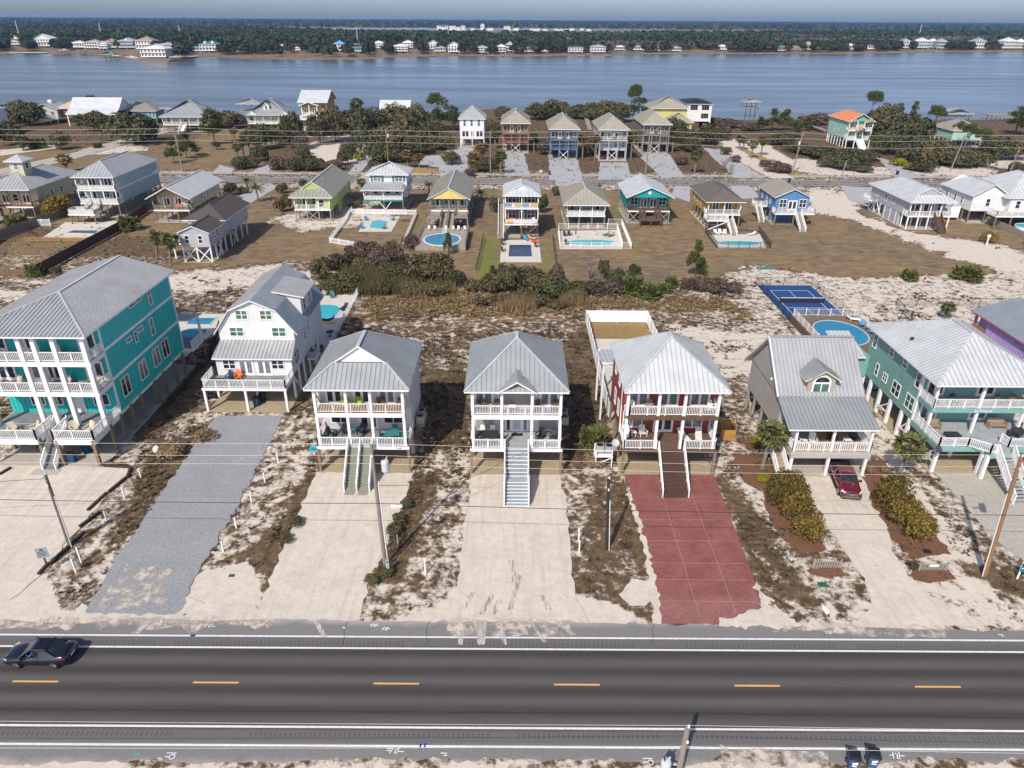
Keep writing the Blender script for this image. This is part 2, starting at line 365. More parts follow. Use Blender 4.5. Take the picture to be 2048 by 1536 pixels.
def ground_mat():
 m, t, b = nt('coastal ground'); at_ = node(t, 'ShaderNodeAttribute', attribute_name='zone')
 sep = node(t, 'ShaderNodeSeparateColor'); t.links.new(at_.outputs['Color'], sep.inputs[0])
 S, L, G, D = sep.outputs[0], sep.outputs[1], sep.outputs[2], at_.outputs['Alpha']
 n1 = noise(t, .5, 9, .66); n2 = noise(t, 1.25, 9, .7); n3 = noise(t, .11, 5); n4 = noise(t, 4.5, 6, .7); n5 = noise(t, .25, 6, mapping=(1, 3, 1))
 sand = ramp(t, n2, [(.25, (.50, .43, .36)), (.5, (.62, .55, .47)), (.75, (.68, .62, .55))])
 sand = mix(t, ramp(t, n4, [(.56, 0.), (.72, .5)]), sand, (.34, .28, .225))
 dead = ramp(t, n2, [(.25, (.04, .027, .017)), (.42, (.10, .066, .038)), (.58, (.18, .122, .068)), (.75, (.30, .22, .135))])
 dead = mix(t, ramp(t, n1, [(.45, 0.), (.65, .6)]), dead, (.085, .068, .055))
 gold = ramp(t, n2, [(.25, (.13, .085, .04)), (.5, (.30, .205, .10)), (.75, (.46, .35, .21))])
 dead = mix(t, math_(t, 'MULTIPLY', D, .75), dead, gold)
 k = math_(t, 'ADD', math_(t, 'ADD', math_(t, 'MULTIPLY', n1, .45), math_(t, 'MULTIPLY', n2, .55)), math_(t, 'MULTIPLY', math_(t, 'SUBTRACT', S, .5), .62))
 col = mix(t, ramp(t, k, [(.455, 0.), (.545, 1.)]), dead, sand)
 lawn = ramp(t, n1, [(.28, (.135, .088, .05)), (.45, (.20, .138, .08)), (.6, (.27, .195, .11)), (.75, (.37, .285, .175))])
 lawn = mix(t, ramp(t, noise(t, .045, 4), [(.42, 0.), (.58, .75)]), lawn, ramp(t, n1, [(.3, (.12, .088, .058)), (.7, (.235, .175, .115))]))
 lawn = mix(t, ramp(t, n3, [(.45, 0.), (.6, .45)]), lawn, (.30, .205, .09))
 lawn = mix(t, ramp(t, n5, [(.5, 0.), (.66, .5)]), lawn, (.12, .082, .05))
 lawn = mix(t, ramp(t, n4, [(.45, 0.), (.7, .28)]), lawn, (.07, .05, .028))
 col = mix(t, ramp(t, math_(t, 'ADD', L, math_(t, 'MULTIPLY', math_(t, 'SUBTRACT', n1, .5), .9)), [(.42, 0.), (.58, 1.)]), col, lawn)
 mp = noise(t, .8, 5, .6, mapping=(.35, 1.6, 1)); lmw = math_(t, 'MULTIPLY', ramp(t, mp, [(.5, 0.), (.62, .45)]), L); col = mix(t, lmw, col, (.33, .265, .18)); lmd = math_(t, 'MULTIPLY', ramp(t, noise(t, .33, 6, .7), [(.55, 0.), (.66, .55)]), L); col = mix(t, lmd, col, (.10, .075, .05))
 green = ramp(t, n2, [(.3, (.09, .115, .02)), (.6, (.18, .22, .045)), (.8, (.26, .26, .09))])
 col = mix(t, ramp(t, math_(t, 'ADD', math_(t, 'MULTIPLY', G, .72), math_(t, 'MULTIPLY', math_(t, 'SUBTRACT', n1, .5), .9)), [(.3, 0.), (.75, .95)]), col, green)
 t.links.new(col, b.inputs['Base Color']); b.inputs['Roughness'].default_value = .95; b.inputs['Specular IOR Level'].default_value = .2
 bump(t, b, n4, .5, .08); return m
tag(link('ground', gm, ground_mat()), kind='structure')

# water of the lagoon
def water_mat(name, c, rough=.12, scale=.25, strength=.25):
 m, t, b = nt(name); n = noise(t, scale, 6, .65, mapping=(1, 2.2, 1)); n2 = noise(t, .006, 5, mapping=(.5, 2.4, 1)); n3 = noise(t, .02, 4, mapping=(.3, 1.6, 1))
 col = ramp(t, n2, [(.35, sc_(c, .85)), (.65, sc_(c, 1.2))])
 t.links.new(col, b.inputs['Base Color'])
 t.links.new(ramp(t, n3, [(.35, rough), (.65, rough+.12)]), b.inputs['Roughness'])
 bump(t, b, n, strength, .25); b.inputs['IOR'].default_value = 1.33; return m
WATER = water_mat('lagoon water', (.105, .108, .098), .15, .25, .15)
w = M(); w.poly([(-1500,300,-.45),(1500,300,-.45),(2600,1500,-.45),(-2600,1500,-.45)])
tag(obj('lagoon_water', w, WATER), kind='structure')

# ------------------------------------------------------------------ roads
def wiggle(pts, step=1.2, amp=.15, seed=0, closed=True):
 r = random.Random(seed); out = []; n = len(pts)
 for i in range(n if closed else n-1):
  a, b = pts[i], pts[(i+1) % n]; L = math.dist(a, b); k = max(1, int(L/step))
  nx, ny = (b[1]-a[1])/(L or 1), -(b[0]-a[0])/(L or 1)
  for j in range(k):
   f = j/k; o = r.gauss(0, amp) if (j or amp) else 0
   out.append((a[0]+(b[0]-a[0])*f+nx*o, a[1]+(b[1]-a[1])*f+ny*o))
 if not closed: out.append(pts[-1])
 return out
def sheet(name, pts, z, m, kind='structure', parent=None, thick=None):
 mm = M()
 if thick: mm.prism([(x, y, z-thick) for x, y in pts], (0, 0, thick))
 else: mm.poly([(x, y, z) for x, y in pts])
 if sum(pts[i][0]*pts[(i+1) % len(pts)][1]-pts[(i+1) % len(pts)][0]*pts[i][1] for i in range(len(pts))) < 0: mm.f = [tuple(reversed(f)) for f in mm.f]
 o = obj(name, mm, m, parent)
 return tag(o, kind=kind) if kind else o
def asphalt():
 m, t, b = nt('asphalt'); tc = node(t, 'ShaderNodeTexCoord'); tc.name = 'tc'
 sp = node(t, 'ShaderNodeSeparateXYZ'); t.links.new(tc.outputs['Object'], sp.inputs[0]); y = sp.outputs[1]
 n = noise(t, 8, 6, .85); n2 = noise(t, .8, 6, mapping=(.1, 1.4, 1)); n3 = noise(t, .5, 7, .7)
 lane = ramp(t, n, [(.36, (.034, .031, .031)), (.7, (.066, .059, .057))]); sh = ramp(t, n, [(.36, (.165, .16, .16)), (.7, (.25, .243, .243))])
 # worn wheel tracks run along the lanes
 tr = node(t, 'ShaderNodeMath', operation='SINE'); t.links.new(math_(t, 'MULTIPLY', math_(t, 'SUBTRACT', y, 33.2), 3.9), tr.inputs[0])
 lane = mix(t, math_(t, 'MULTIPLY', math_(t, 'ADD', math_(t, 'MULTIPLY', tr.outputs[0], .5), n2), .5, True), lane, (.15, .137, .132))
 d = math_(t, 'ABSOLUTE', math_(t, 'SUBTRACT', y, 33.2))
 e = math_(t, 'ADD', d, math_(t, 'MULTIPLY', math_(t, 'SUBTRACT', n3, .5), .3))
 mr = node(t, 'ShaderNodeMapRange', interpolation_type='SMOOTHSTEP'); t.links.new(e, mr.inputs[0]); mr.inputs[1].default_value = 3.15; mr.inputs[2].default_value = 3.55
 col = mix(t, mr.outputs[0], lane, (.135, .13, .13))
 mr1 = node(t, 'ShaderNodeMapRange', interpolation_type='SMOOTHSTEP'); t.links.new(e, mr1.inputs[0]); mr1.inputs[1].default_value = 4.1; mr1.inputs[2].default_value = 4.5
 col = mix(t, mr1.outputs[0], col, sh)
 mr2 = node(t, 'ShaderNodeMapRange', interpolation_type='SMOOTHSTEP'); t.links.new(math_(t, 'ADD', d, math_(t, 'MULTIPLY', n3, 1.6)), mr2.inputs[0]); mr2.inputs[1].default_value = 5.9; mr2.inputs[2].default_value = 7.0
 col = mix(t, math_(t, 'MULTIPLY', mr2.outputs[0], .75), col, (.5, .45, .4))
 col = mix(t, ramp(t, n3, [(.6, 0.), (.78, .22)]), col, (.05, .047, .047))
 t.links.new(col, b.inputs['Base Color']); b.inputs['Roughness'].default_value = .85; bump(t, b, n, .4, .012); return m
ASPH = asphalt()
top = px((-260,1240),(0,1242),(150,1248),(300,1235),(420,1242),(560,1240),(800,1243),(1024,1243),(1300,1248),(1500,1251),(1620,1262),(1700,1253),(1880,1262),(2048,1262),(2300,1264))
bot = px((2300,1530),(2048,1520),(1990,1526),(1840,1512),(1760,1528),(1640,1528),(1560,1504),(1460,1506),(1400,1530),(1240,1521),(900,1520),(760,1515),(600,1523),(350,1528),(280,1522),(0,1532),(-260,1530))
ROAD = empty('road', None, None, (0,0,0)); tag(ROAD, kind='structure')
rp = [(-140, top[0][1])]+wiggle(top, .6, .07, 3, False)+[(140, top[-1][1]), (140, bot[0][1])]+wiggle(bot, .5, .10, 4, False)+[(-140, bot[-1][1])]
sheet('asphalt', rp, .02, ASPH, None, ROAD)
LINE = speckle('white road paint', [(.3, (.62, .61, .60)), (.6, (.84, .83, .82))], 3, .003, .6)
YELL = speckle('yellow road paint', [(.3, (.62, .33, .09)), (.6, (.78, .44, .14))], 3, .003, .6)
for y in (37.42, 36.36, 30.02, 28.72):
 obj('edge_line', M().box(-140, 140, y-.075, y+.075, .024, .028), LINE, ROAD)
x0 = at(747, 1368)[0]
for k in range(-6, 8):
 x = x0 + k*12.19
 obj('lane_dash', M().box(x, x+3.08, 33.28, 33.42, .024, .028), YELL, ROAD)
rs = M(); r_ = random.Random(5)
for y0, y1 in ((36.62, 36.98), (29.3, 29.64)):
 x = -60
 while x < 60:
  n = r_.randint(25, 60)
  for i in range(n): rs.box(x, x+.12, y0, y1, .0215, .0235); x += .31
  x += r_.uniform(1, 5)
tag(obj('rumble_strip', rs, plain('rumble dents', (.098, .094, .094), .9), ROAD), kind='stuff')
seam = M().box(-140, 140, 33.23, 33.255, .0212, .0232)
obj('centre_seam', seam, plain('tar seam', (.04, .038, .038), .8), ROAD)
cr = M()
for (a, b) in ((690, 705), (1305, 1315), (855, 868)): 
 p = wiggle(px((a+5, 1243), (a, 1262), (a-2, 1290)), .3, .06, a, False); cr.tube([(x, y, .022) for x, y in p], .018, 4)
obj('crack', cr, MATS['tar seam'], ROAD)
# survey marks sprayed on the shoulders: strokes in metres, drawn at their place
def strokes(name, o, sts, s, m, w=.05):
 mm = M(); ox, oy = o
 for st in sts:
  for a, b in zip(st[:-1], st[1:]): mm.beam((ox+a[0]*s, oy+a[1]*s, .026), (ox+b[0]*s, oy+b[1]*s, .026), w, .004)
 return obj(name, mm, m, ROAD)
SPRAY = plain('white marking spray', (.85, .85, .85), .6)
m12 = [[(-1,.1),(-.5,.1)],[(-.65,-.5),(-.3,.6)],[(-.15,.3),(.1,.4),(.2,.2),(-.1,-.4),(.3,-.45)],[(.25,-.5),(.6,.6)],[(.5,0),(1.2,0)]]
mRF = [[(-1,.3),(-.4,.35)],[(-1,0),(-.4,.05)],[(-.6,-.35),(-.25,.4)],[(0,0),(.15,.25),(.35,.2),(.25,-.3),(0,-.3),(0,0)],[(.3,-.1),(.55,.5)],[(.3,-.1),(1.1,-.1)]]
m10 = [[(-.6,.5),(.6,.5)],[(-.6,0),(-.1,0)],[(-.1,0),(.1,.3),(.5,.25),(.6,-.05),(.4,-.3),(.1,-.3),(-.1,0)]]
mD = [[(-.6,.25),(.5,.2)],[(-.1,-.15),(.6,-.2)]]
for p, s, k in (((748,1251),m12,.30),((771,1258),m12,.30),((418,1252),mRF,.42),((62,1253),mD,.35),((340,1514),m10,.5),((790,1502),mRF,.5),((888,1509),mD,.35),((1297,1525),m10,.5),((1658,1265),m12,.32),((1793,1512),m12,.42),((688,1256),mD,.2),((2002,1271),mD,.3)):
 strokes('survey_mark', at(*p), s, k, SPRAY)
GSP = plain('green marking spray', (.10, .36, .24), .7); BSP = plain('blue marking spray', (.08, .15, .33), .7)
for p in ((402,1252),(391,1265),(386,1272),(1402,1251),(275,1509)): strokes('survey_mark', at(*p), [[(-.3,0),(.3,.05)]], .6, GSP, .14)
strokes('survey_mark', at(846,1490), [[(-.3,-.6),(-.2,.7)],[(.2,-.5),(.3,.6)],[(-.5,0),(.5,.1)]], .55, BSP, .09)

# second road, its verge and footpath
ASPH2 = speckle('worn asphalt', [(.35, (.17, .165, .165)), (.65, (.235, .23, .23))], 5, .01, .9, .1, .3)
RD2 = tag(empty('second_road', None, None, (0,0,0)), kind='structure')
sheet('asphalt', [(-330,196.2),(330,196.2),(330,203.8),(-330,203.8)], .02, ASPH2, None, RD2)
for y in (196.5, 203.4): obj('edge_line', M().box(-330, 330, y-.08, y+.08, .024, .028), LINE, RD2)
obj('centre_line', M().box(-330, 330, 199.85, 200.05, .024, .028), YELL, RD2)
sheet('footpath', [(-330,208.0),(330,208.0),(330,210.6),(-330,210.6)], .03, CONC, 'structure')

# ------------------------------------------------------------------ driveways, paths, beds
def drive(pts, m, seed, z=.012, amp=.1, step=.7, name='driveway'):
 return sheet(name, wiggle(pts, step, amp, seed), z, m)
drive(px((-260,932),(60,930),(240,934),(262,938),(128,1090),(95,1140),(20,1200),(-260,1236)), SAND, 1)
GRV = drive(px((432,832),(566,832),(470,1020),(384,1165),(372,1205),(352,1228),(170,1226),(225,1125),(330,975)), GRAVEL, 2, .016, .12, .5)
drive(px((632,944),(826,946),(812,985),(785,1065),(745,1150),(735,1172),(718,1244),(512,1241),(520,1215),(560,1110)), SAND, 3, .012, .08)
drive(px((944,948),(1120,948),(1132,1000),(1140,1100),(1150,1190),(1180,1246),(890,1245),(915,1180),(928,1050)), SAND, 4, .012, .08)
drive(px((1575,952),(1735,952),(1760,1010),(1790,1110),(1830,1165),(1900,1215),(2000,1252),(1700,1252),(1745,1215),(1735,1170),(1700,1120),(1620,1010)), SAND, 5, .012, .09)
drive(px((1866,942),(1985,940),(2060,1000),(2200,1060),(2300,1150),(2100,1160),(1990,1080)), CONC, 6, .02, .02, 2)
drive(px((165,1205),(380,1195),(560,1225),(540,1244),(140,1246)), SAND, 8, .0142, .2)
# red stamped concrete drive, poured in slabs
RDR = tag(empty('red_driveway', None, None, (0,0,0)), kind='structure')
def red_mat():
 m, t, b = nt('red stamped concrete'); n = noise(t, 2.5, 6); n2 = noise(t, .6, 5); n3 = noise(t, 9, 6, .75)
 tc = t.nodes['tc']; sp = node(t, 'ShaderNodeSeparateXYZ'); t.links.new(tc.outputs['Object'], sp.inputs[0])
 v = node(t, 'ShaderNodeTexVoronoi', feature='F1', distance='EUCLIDEAN'); v.inputs['Scale'].default_value = 1.7; t.links.new(tc.outputs['Object'], v.inputs['Vector'])
 s = node(t, 'ShaderNodeMath', operation='SINE'); t.links.new(math_(t, 'MULTIPLY', v.outputs['Distance'], 55), s.inputs[0])
 col = ramp(t, n, [(.3, (.225, .075, .066)), (.7, (.32, .12, .105))]); col = mix(t, ramp(t, n2, [(.38, 0.), (.66, .6)]), col, (.16, .058, .052))
 rings = math_(t, 'MULTIPLY', ramp(t, s.outputs[0], [(.72, 0.), (.95, .85)]), ramp(t, math_(t, 'ADD', n3, math_(t, 'MULTIPLY', math_(t, 'SUBTRACT', 41.6, sp.outputs[1]), .30)), [(.42, 0.), (.62, 1.)]))
 col = mix(t, math_(t, 'MULTIPLY', rings, .6), col, (.5, .38, .34)); col = mix(t, ramp(t, n3, [(.68, 0.), (.8, .4)]), col, (.5, .36, .32))
 t.links.new(col, b.inputs['Base Color']); b.inputs['Roughness'].default_value = .8; bump(t, b, n3, .3, .01); return m
REDM = red_mat()
xa, xb = at(1404, 1247)[0], at(1473, 1229)[0]
ys = [at(1400, y)[1] for y in (1248, 1203, 1160, 1127, 1082, 1040, 995, 950)]
lx = lambda y: np.interp(y, [ys[0], 43, 50, 58.2], [at(1318,1248)[0], at(1312,1190)[0], at(1275,1040)[0], 11.15]); rx = lambda y: np.interp(y, [39.8, 44, 50, 58.2], [at(1524,1216)[0], at(1497,1130)[0], at(1462,1040)[0], 20.0])
for i in range(len(ys)-1):
 y0, y1 = ys[i]+.03, ys[i+1]-.03
 for k in range(3):
  if k == 2 and i == 0: q = [(xb+.03, y0+.6), (rx(y0+1.0)-.5, y0+1.0), (rx(y1), y1), (xb+.03, y1)]
  else:
   a0, a1 = (lx(y0), lx(y1)) if k == 0 else ((xa, xa) if k == 1 else (xb, xb)); b0, b1 = (xa, xa) if k == 0 else ((xb, xb) if k == 1 else (rx(y0), rx(y1)))
   q = [(a0+.025, y0), (b0-.025, y0), (b1-.025, y1), (a1+.025, y1)]
  sheet('slab', q, .045, REDM, None, RDR, .05)
sheet('joint_bed', [(lx(ys[0])+.1, ys[0]+.2), (rx(41)-.4, ys[0]+1.2), (rx(50)-.1, 50), (19.9, 58), (11.3, 58), (lx(50)+.1, 50)], .022, speckle('dusty joint', [(.3, (.34, .2, .17)), (.7, (.48, .34, .29))], 2, .01), None, RDR)
sheet('sand', wiggle(px((1440,1238),(1500,1224),(1528,1212),(1508,1165),(1560,1220),(1620,1256),(1440,1253)), .3, .16, 9), .05, SAND)
sheet('sand', wiggle(px((1246,955),(1270,1010),(1296,1090),(1306,1140),(1316,1190),(1322,1248),(1305,1248),(1300,1160),(1282,1080)), .35, .12, 10), .0535, SAND)
sheet('sand', wiggle(px((1240,1190),(1262,1158),(1300,1160),(1312,1195),(1290,1215),(1258,1212)), .4, .08, 12), .014, SAND)
for i, q in enumerate((px((1528,975),(1580,1000),(1630,1055),(1655,1100),(1600,1107),(1555,1070),(1530,1020)), px((1720,930),(1760,915),(1800,965),(1870,1060),(1902,1108),(1820,1117),(1790,1080),(1745,1010)),
          px((1612,1140),(1640,1128),(1680,1135),(1690,1150),(1650,1157)), px((1818,1140),(1850,1133),(1895,1140),(1914,1160),(1860,1168),(1830,1160)),
          px((1462,910),(1520,900),(1555,930),(1555,965),(1520,985),(1490,965)), px((1482,880),(1510,873),(1530,885),(1520,900),(1490,898)))):
 drive(q, MULCH, 20+i, .018, .14, .5, 'mulch_bed')
# sand thrown over the shoulder and tyre smears at the drives' mouths
def alpha_mat(name, c, lo, hi, scale, mapping=(1,1,1)):
 m, t, b = nt(name); n = noise(t, scale, 7, .7, mapping=mapping); b.inputs['Base Color'].default_value = (*c, 1); b.inputs['Roughness'].default_value = .95
 t.links.new(ramp(t, n, [(lo, 0.), (hi, 1.)]), b.inputs['Alpha']); return m
SMEAR = alpha_mat('thin sand smear', (.62, .57, .52), .30, .62, 1.6, (2.2, .5, 1)); TYRE = alpha_mat('tyre dark smear', (.25, .22, .2), .45, .75, 1.8, (3, .4, 1))
DRIFT = alpha_mat('thin sand drift', (.60, .53, .46), .44, .62, .9)
for i, (a, b, c, d, wd) in enumerate(((925,1242,921,1290,.35),(955,1242,962,1290,.5),(970,1242,966,1288,.3),(1000,1242,1010,1290,.3),(1040,1242,1052,1270,.35),(1060,1244,1090,1285,.3),(1112,1246,1148,1270,.3),(630,1240,650,1275,.4),(1012,1246,1050,1262,.4),(300,1242,270,1268,.5))):
 p, q = at(a, b), at(c, d); sheet('sand_smear', [(p[0]-wd/2, p[1]), (p[0]+wd/2, p[1]), (q[0]+wd/2, q[1]), (q[0]-wd/2, q[1])], .032+.0006*i, SMEAR, 'stuff')
for i, (a, b, c, d) in enumerate(((945,1185,930,1215),(985,1190,962,1230),(1000,1200,985,1230),(1040,1150,1020,1220),(1085,1190,1098,1220),(1022,1120,1030,1165))):
 p, q = at(a, b), at(c, d); sheet('tyre_smear', [(p[0]-.2, p[1]), (p[0]+.2, p[1]), (q[0]+.2, q[1]), (q[0]-.2, q[1])], .0135+.0003*i, TYRE, 'stuff')
for i, q in enumerate((px((250,1135),(345,1130),(330,1215),(190,1220)), px((0,1238),(560,1236),(540,1256),(0,1258)), px((900,1238),(1140,1240),(1150,1275),(890,1275)), px((1560,1250),(1900,1256),(1900,1276),(1540,1262)), px((1440,1495),(1660,1505),(1660,1536),(1440,1536)))):
 sheet('sand_drift', wiggle(q, .8, .2, 40+i), .0575+.0004*i, DRIFT, 'stuff')
# drives on the far side of the second road
for i, (q, m) in enumerate(((px((880,310),(905,292),(950,296),(935,330),(945,352),(880,352),(878,335),(835,330),(850,312)), CONC_G), (px((1008,306),(1048,306),(1060,352),(1010,352)), CONC_G), (px((1098,320),(1156,320),(1166,360),(1098,360)), CONC_G),
  (px((1200,325),(1256,325),(1262,360),(1196,360)), CONC_G), (px((1275,310),(1338,308),(1370,355),(1325,357)), CONC_G), (px((1405,295),(1440,300),(1530,356),(1470,356),(1430,320)), CONC_G),
  (px((1445,292),(1475,298),(1590,357),(1540,357),(1460,312)), SAND), (px((1750,312),(1776,320),(1850,356),(1795,358)), CONC_G), (px((735,272),(755,280),(755,300),(722,345),(698,345),(730,300)), CONC_G),
  (px((520,332),(548,328),(534,348),(500,348)), CONC_G), (px((0,338),(130,310),(330,255),(345,262),(150,318),(20,350),(-20,352)), CONC), (px((0,300),(110,290),(112,297),(0,312)), SAND),
  (px((440,330),(470,338),(460,347),(425,346)), CONC_G), (px((1110,352),(1160,352),(1165,372),(1112,372)), CONC_G), (px((880,348),(935,348),(930,372),(885,372)), CONC), (px((1680,372),(1760,376),(1740,415),(1700,400)), CONC_G),
  (px((1350,372),(1380,372),(1380,405),(1345,392)), CONC_G), (px((1460,372),(1500,372),(1520,395),(1470,400)), CONC_G), (px((700,372),(730,345),(760,345),(740,372)), CONC), (px((500,372),(560,372),(480,420),(440,430)), CONC_G), (px((1860,375),(1950,378),(1930,400)), CONC))):
 drive(q, m, 60+i, .034+i*.0008, .12, 2)
for i, q in enumerate((px((1430,295),(1470,308),(1540,357),(1525,352),(1450,318)), px((1475,298),(1492,298),(1610,352),(1590,356)), px((830,335),(878,338),(882,350),(800,352),(820,342)), px((935,330),(950,322),(960,352),(945,352)))):
 sheet('dry_lawn', wiggle(q, 1.5, .15, 90+i), .026, speckle('golden dry turf', [(.3, (.27, .17, .06)), (.7, (.42, .29, .13))], 2, .03))
# ------------------------------------------------------------------ house kit
ROT = {'f': 0.0, 'r': math.pi/2, 'b': math.pi, 'l': -math.pi/2}
def win_mesh(w, h, nx, ny, trim):
 m = M(); t = trim
 m.box(-w/2-t, w/2+t, -.07, 0, h, h+t); m.box(-w/2-t, w/2+t, -.09, 0, -t, 0)
 m.box(-w/2-t, -w/2, -.06, 0, 0, h); m.box(w/2, w/2+t, -.06, 0, 0, h)
 for i in range(1, nx): x = -w/2+w*i/nx; m.box(x-.05, x+.05, -.055, 0, 0, h)
 for j in range(1, ny): z = h*j/ny; m.box(-w/2, w/2, -.045, 0, z-.035, z+.035)
 return m.mesh('window')
def door_mesh(w, h, leaf):
 m = M(); m.box(-w/2-.1, w/2+.1, -.07, 0, h, h+.1); m.box(-w/2-.1, -w/2, -.07, 0, 0, h); m.box(w/2, w/2+.1, -.07, 0, 0, h)
 s = .13
 for i in range(leaf):
  a, b = -w/2+w*i/leaf, -w/2+w*(i+1)/leaf
  m.box(a, a+s, -.045, 0, 0, h); m.box(b-s, b, -.045, 0, 0, h); m.box(a+s, b-s, -.045, 0, 0, .3); m.box(a+s, b-s, -.045, 0, h-.16, h)
 return m.mesh('door')
def poly_ribs(mm, pts, sp, w=.055, h=.06, off=0.):
 """standing seams: beams that run up the slope of a planar roof face"""
 P = [Vector(p) for p in pts]; n = Vector((0,0,0))
 for i in range(len(P)): n += (P[i]-P[0]).cross(P[(i+1) % len(P)]-P[0])
 n.normalize()
 if n.z < 0: n = -n
 up = (Vector((0,0,1))-n*n.z).normalized(); ax = up.cross(n).normalized(); o = P[0]
 q = [((p-o).dot(ax), (p-o).dot(up)) for p in P]; u0, u1 = min(a for a,_ in q), max(a for a,_ in q)
 u = u0+sp*.5+off
 while u < u1:
  vs = []
  for i in range(len(q)):
   (a, b), (c, d) = q[i], q[(i+1) % len(q)]
   if (a > u) != (c > u): vs.append(b+(d-b)*(u-a)/(c-a))
  if len(vs) >= 2 and max(vs)-min(vs) > .15:
   mm.beam(o+ax*u+up*(min(vs)+.02)+n*h*.4, o+ax*u+up*(max(vs)-.02)+n*h*.4, w, h, n)
  u += sp
wr = random.Random(21)
CAPM = roof_metal('pale ridge flashing', (.62, .64, .65))
def seam_shade_mat(m):  # darker copy of the roof colour: seam shading put into it
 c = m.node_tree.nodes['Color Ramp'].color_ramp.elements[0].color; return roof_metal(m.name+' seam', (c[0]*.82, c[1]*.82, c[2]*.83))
class House:
 def __init__(s, name, label, x, y, cat='house', group=None, rz=0.0):
  s.x, s.y = x, y; s.e = empty(name, label, cat, (x, y, 0), rz, group)
 def part(s, name, mm, m, parent=None, smooth=False):
  mm.shift(s.x, s.y); return obj(name, mm, m, parent or s.e, smooth)
 def inst(s, name, key, fn, m, x, y, z, rz=0., parent=None, scale=None):
  return link(name, cached(key, fn), m, parent or s.e, (x-s.x, y-s.y, z), (0,0,rz), scale)
 def wall(s, x0, x1, y0, y1, z0, z1, m, name='wall'): return s.part(name, M().box(x0, x1, y0, y1, z0, z1), m)
 def gable_wall(s, x0, x1, y0, y1, ze, slope, m, th=None):
  xm = (x0+x1)/2; zr = ze+slope*(x1-x0)/2
  return s.part('gable', M().prism([(x0,y0,ze),(x1,y0,ze),(xm,y0,zr)], (0, y1-y0, 0)), m)
 def win(s, f, a, p, z, w=.9, h=1.3, nx=1, ny=2, m=None, trim=.1, fm=None):
  x, y = (a, p) if f in 'fb' else (p, a)
  o = s.inst('window', ('win', w, h, nx, ny, trim), lambda: win_mesh(w, h, nx, ny, trim), fm or TRIM, x, y, z, ROT[f])
  link('pane', cached(('pane', w, h), lambda: M().box(-w/2, w/2, -.025, -.002, 0, h).mesh('pane')), m or wr.choice((GLASS, GLASS, GLASS, GLASS_B, GLASS_G)), o); return o
 def door(s, f, a, p, z, w=1.7, h=2.05, leaf=2, m=None, fm=None):
  x, y = (a, p) if f in 'fb' else (p, a)
  o = s.inst('door', ('door', w, h, leaf), lambda: door_mesh(w, h, leaf), fm or TRIM, x, y, z, ROT[f])
  link('pane', cached(('pane', w, h), lambda: M().box(-w/2, w/2, -.025, -.002, 0, h).mesh('pane')), m or wr.choice((GLASS, GLASS, GLASS_B)), o); return o
 def post(s, x, y, z0, z1, w=.2, m=None, name='post'):
  return s.inst(name, ('post', round(z1-z0, 2), w), lambda: M().cbox(0, 0, 0, w, w, z1-z0).mesh('post'), m or WHITE, x, y, z0)
 def brace(s, p, q, w=.15, m=None): return s.part('brace', M().beam(p, q, w), m or WHITE)
 def xbrace(s, p, q, z0, z1, m=None, w=.16):
  s.brace((p[0], p[1]-.01, z0), (q[0], q[1]-.01, z1), w, m); s.brace((p[0], p[1]+.01-w, z1), (q[0], q[1]+.01-w, z0), w, m)
 def deck(s, x0, x1, y0, y1, z, m, fm=None, th=.32):
  d = s.part('deck', M().box(x0+.05, x1-.05, y0+.05, y1, z-.06, z), m)
  f = M(); f.box(x0, x1, y0, y0+.05, z-th, z-.004); f.box(x0, x0+.05, y0+.05, y1, z-th, z-.004); f.box(x1-.05, x1, y0+.05, y1, z-th, z-.004)
  for k in range(1, int((y1-y0)/1.2)+1): f.box(x0+.05, x1-.05, y0+k*1.2-.03, y0+k*1.2+.03, z-.28, z-.06)
  s.part('deck_fascia', f, fm or WHITE); return d
 def rail(s, pts, z, h=.95, m=None, sp=.15, post=1.6, solid=None, rm=None, bw=.045):
  """railing along a polyline at deck height z; points may carry their own z"""
  P = [Vector((p[0], p[1], p[2] if len(p) > 2 else z)) for p in pts]; r = M(); bal = M()
  for a, b in zip(P[:-1], P[1:]):
   L = (b-a).length; up = Vector((0,0,1))
   r.beam(a+up*h, b+up*h, .11, .06); r.beam(a+up*.12, b+up*.12, .05, .07)
   if solid: bal.beam(a+up*(h*.52), b+up*(h*.52), .02, h*.72)
   else:
    n = max(2, int(L/sp))
    for i in range(1, n):
     p = a+(b-a)*i/n; bal.cbox(p.x, p.y, p.z+.12, bw, bw, h-.14)
   k = max(1, round(L/post))
   for i in range(k+1):
    p = a+(b-a)*i/k; r.cbox(p.x, p.y, p.z-.05, .11, .11, h+.12)
  o = s.part('railing', r, rm or m or WHITE)
  bal.shift(s.x, s.y); obj('balusters', bal, solid or m or WHITE, o); return o
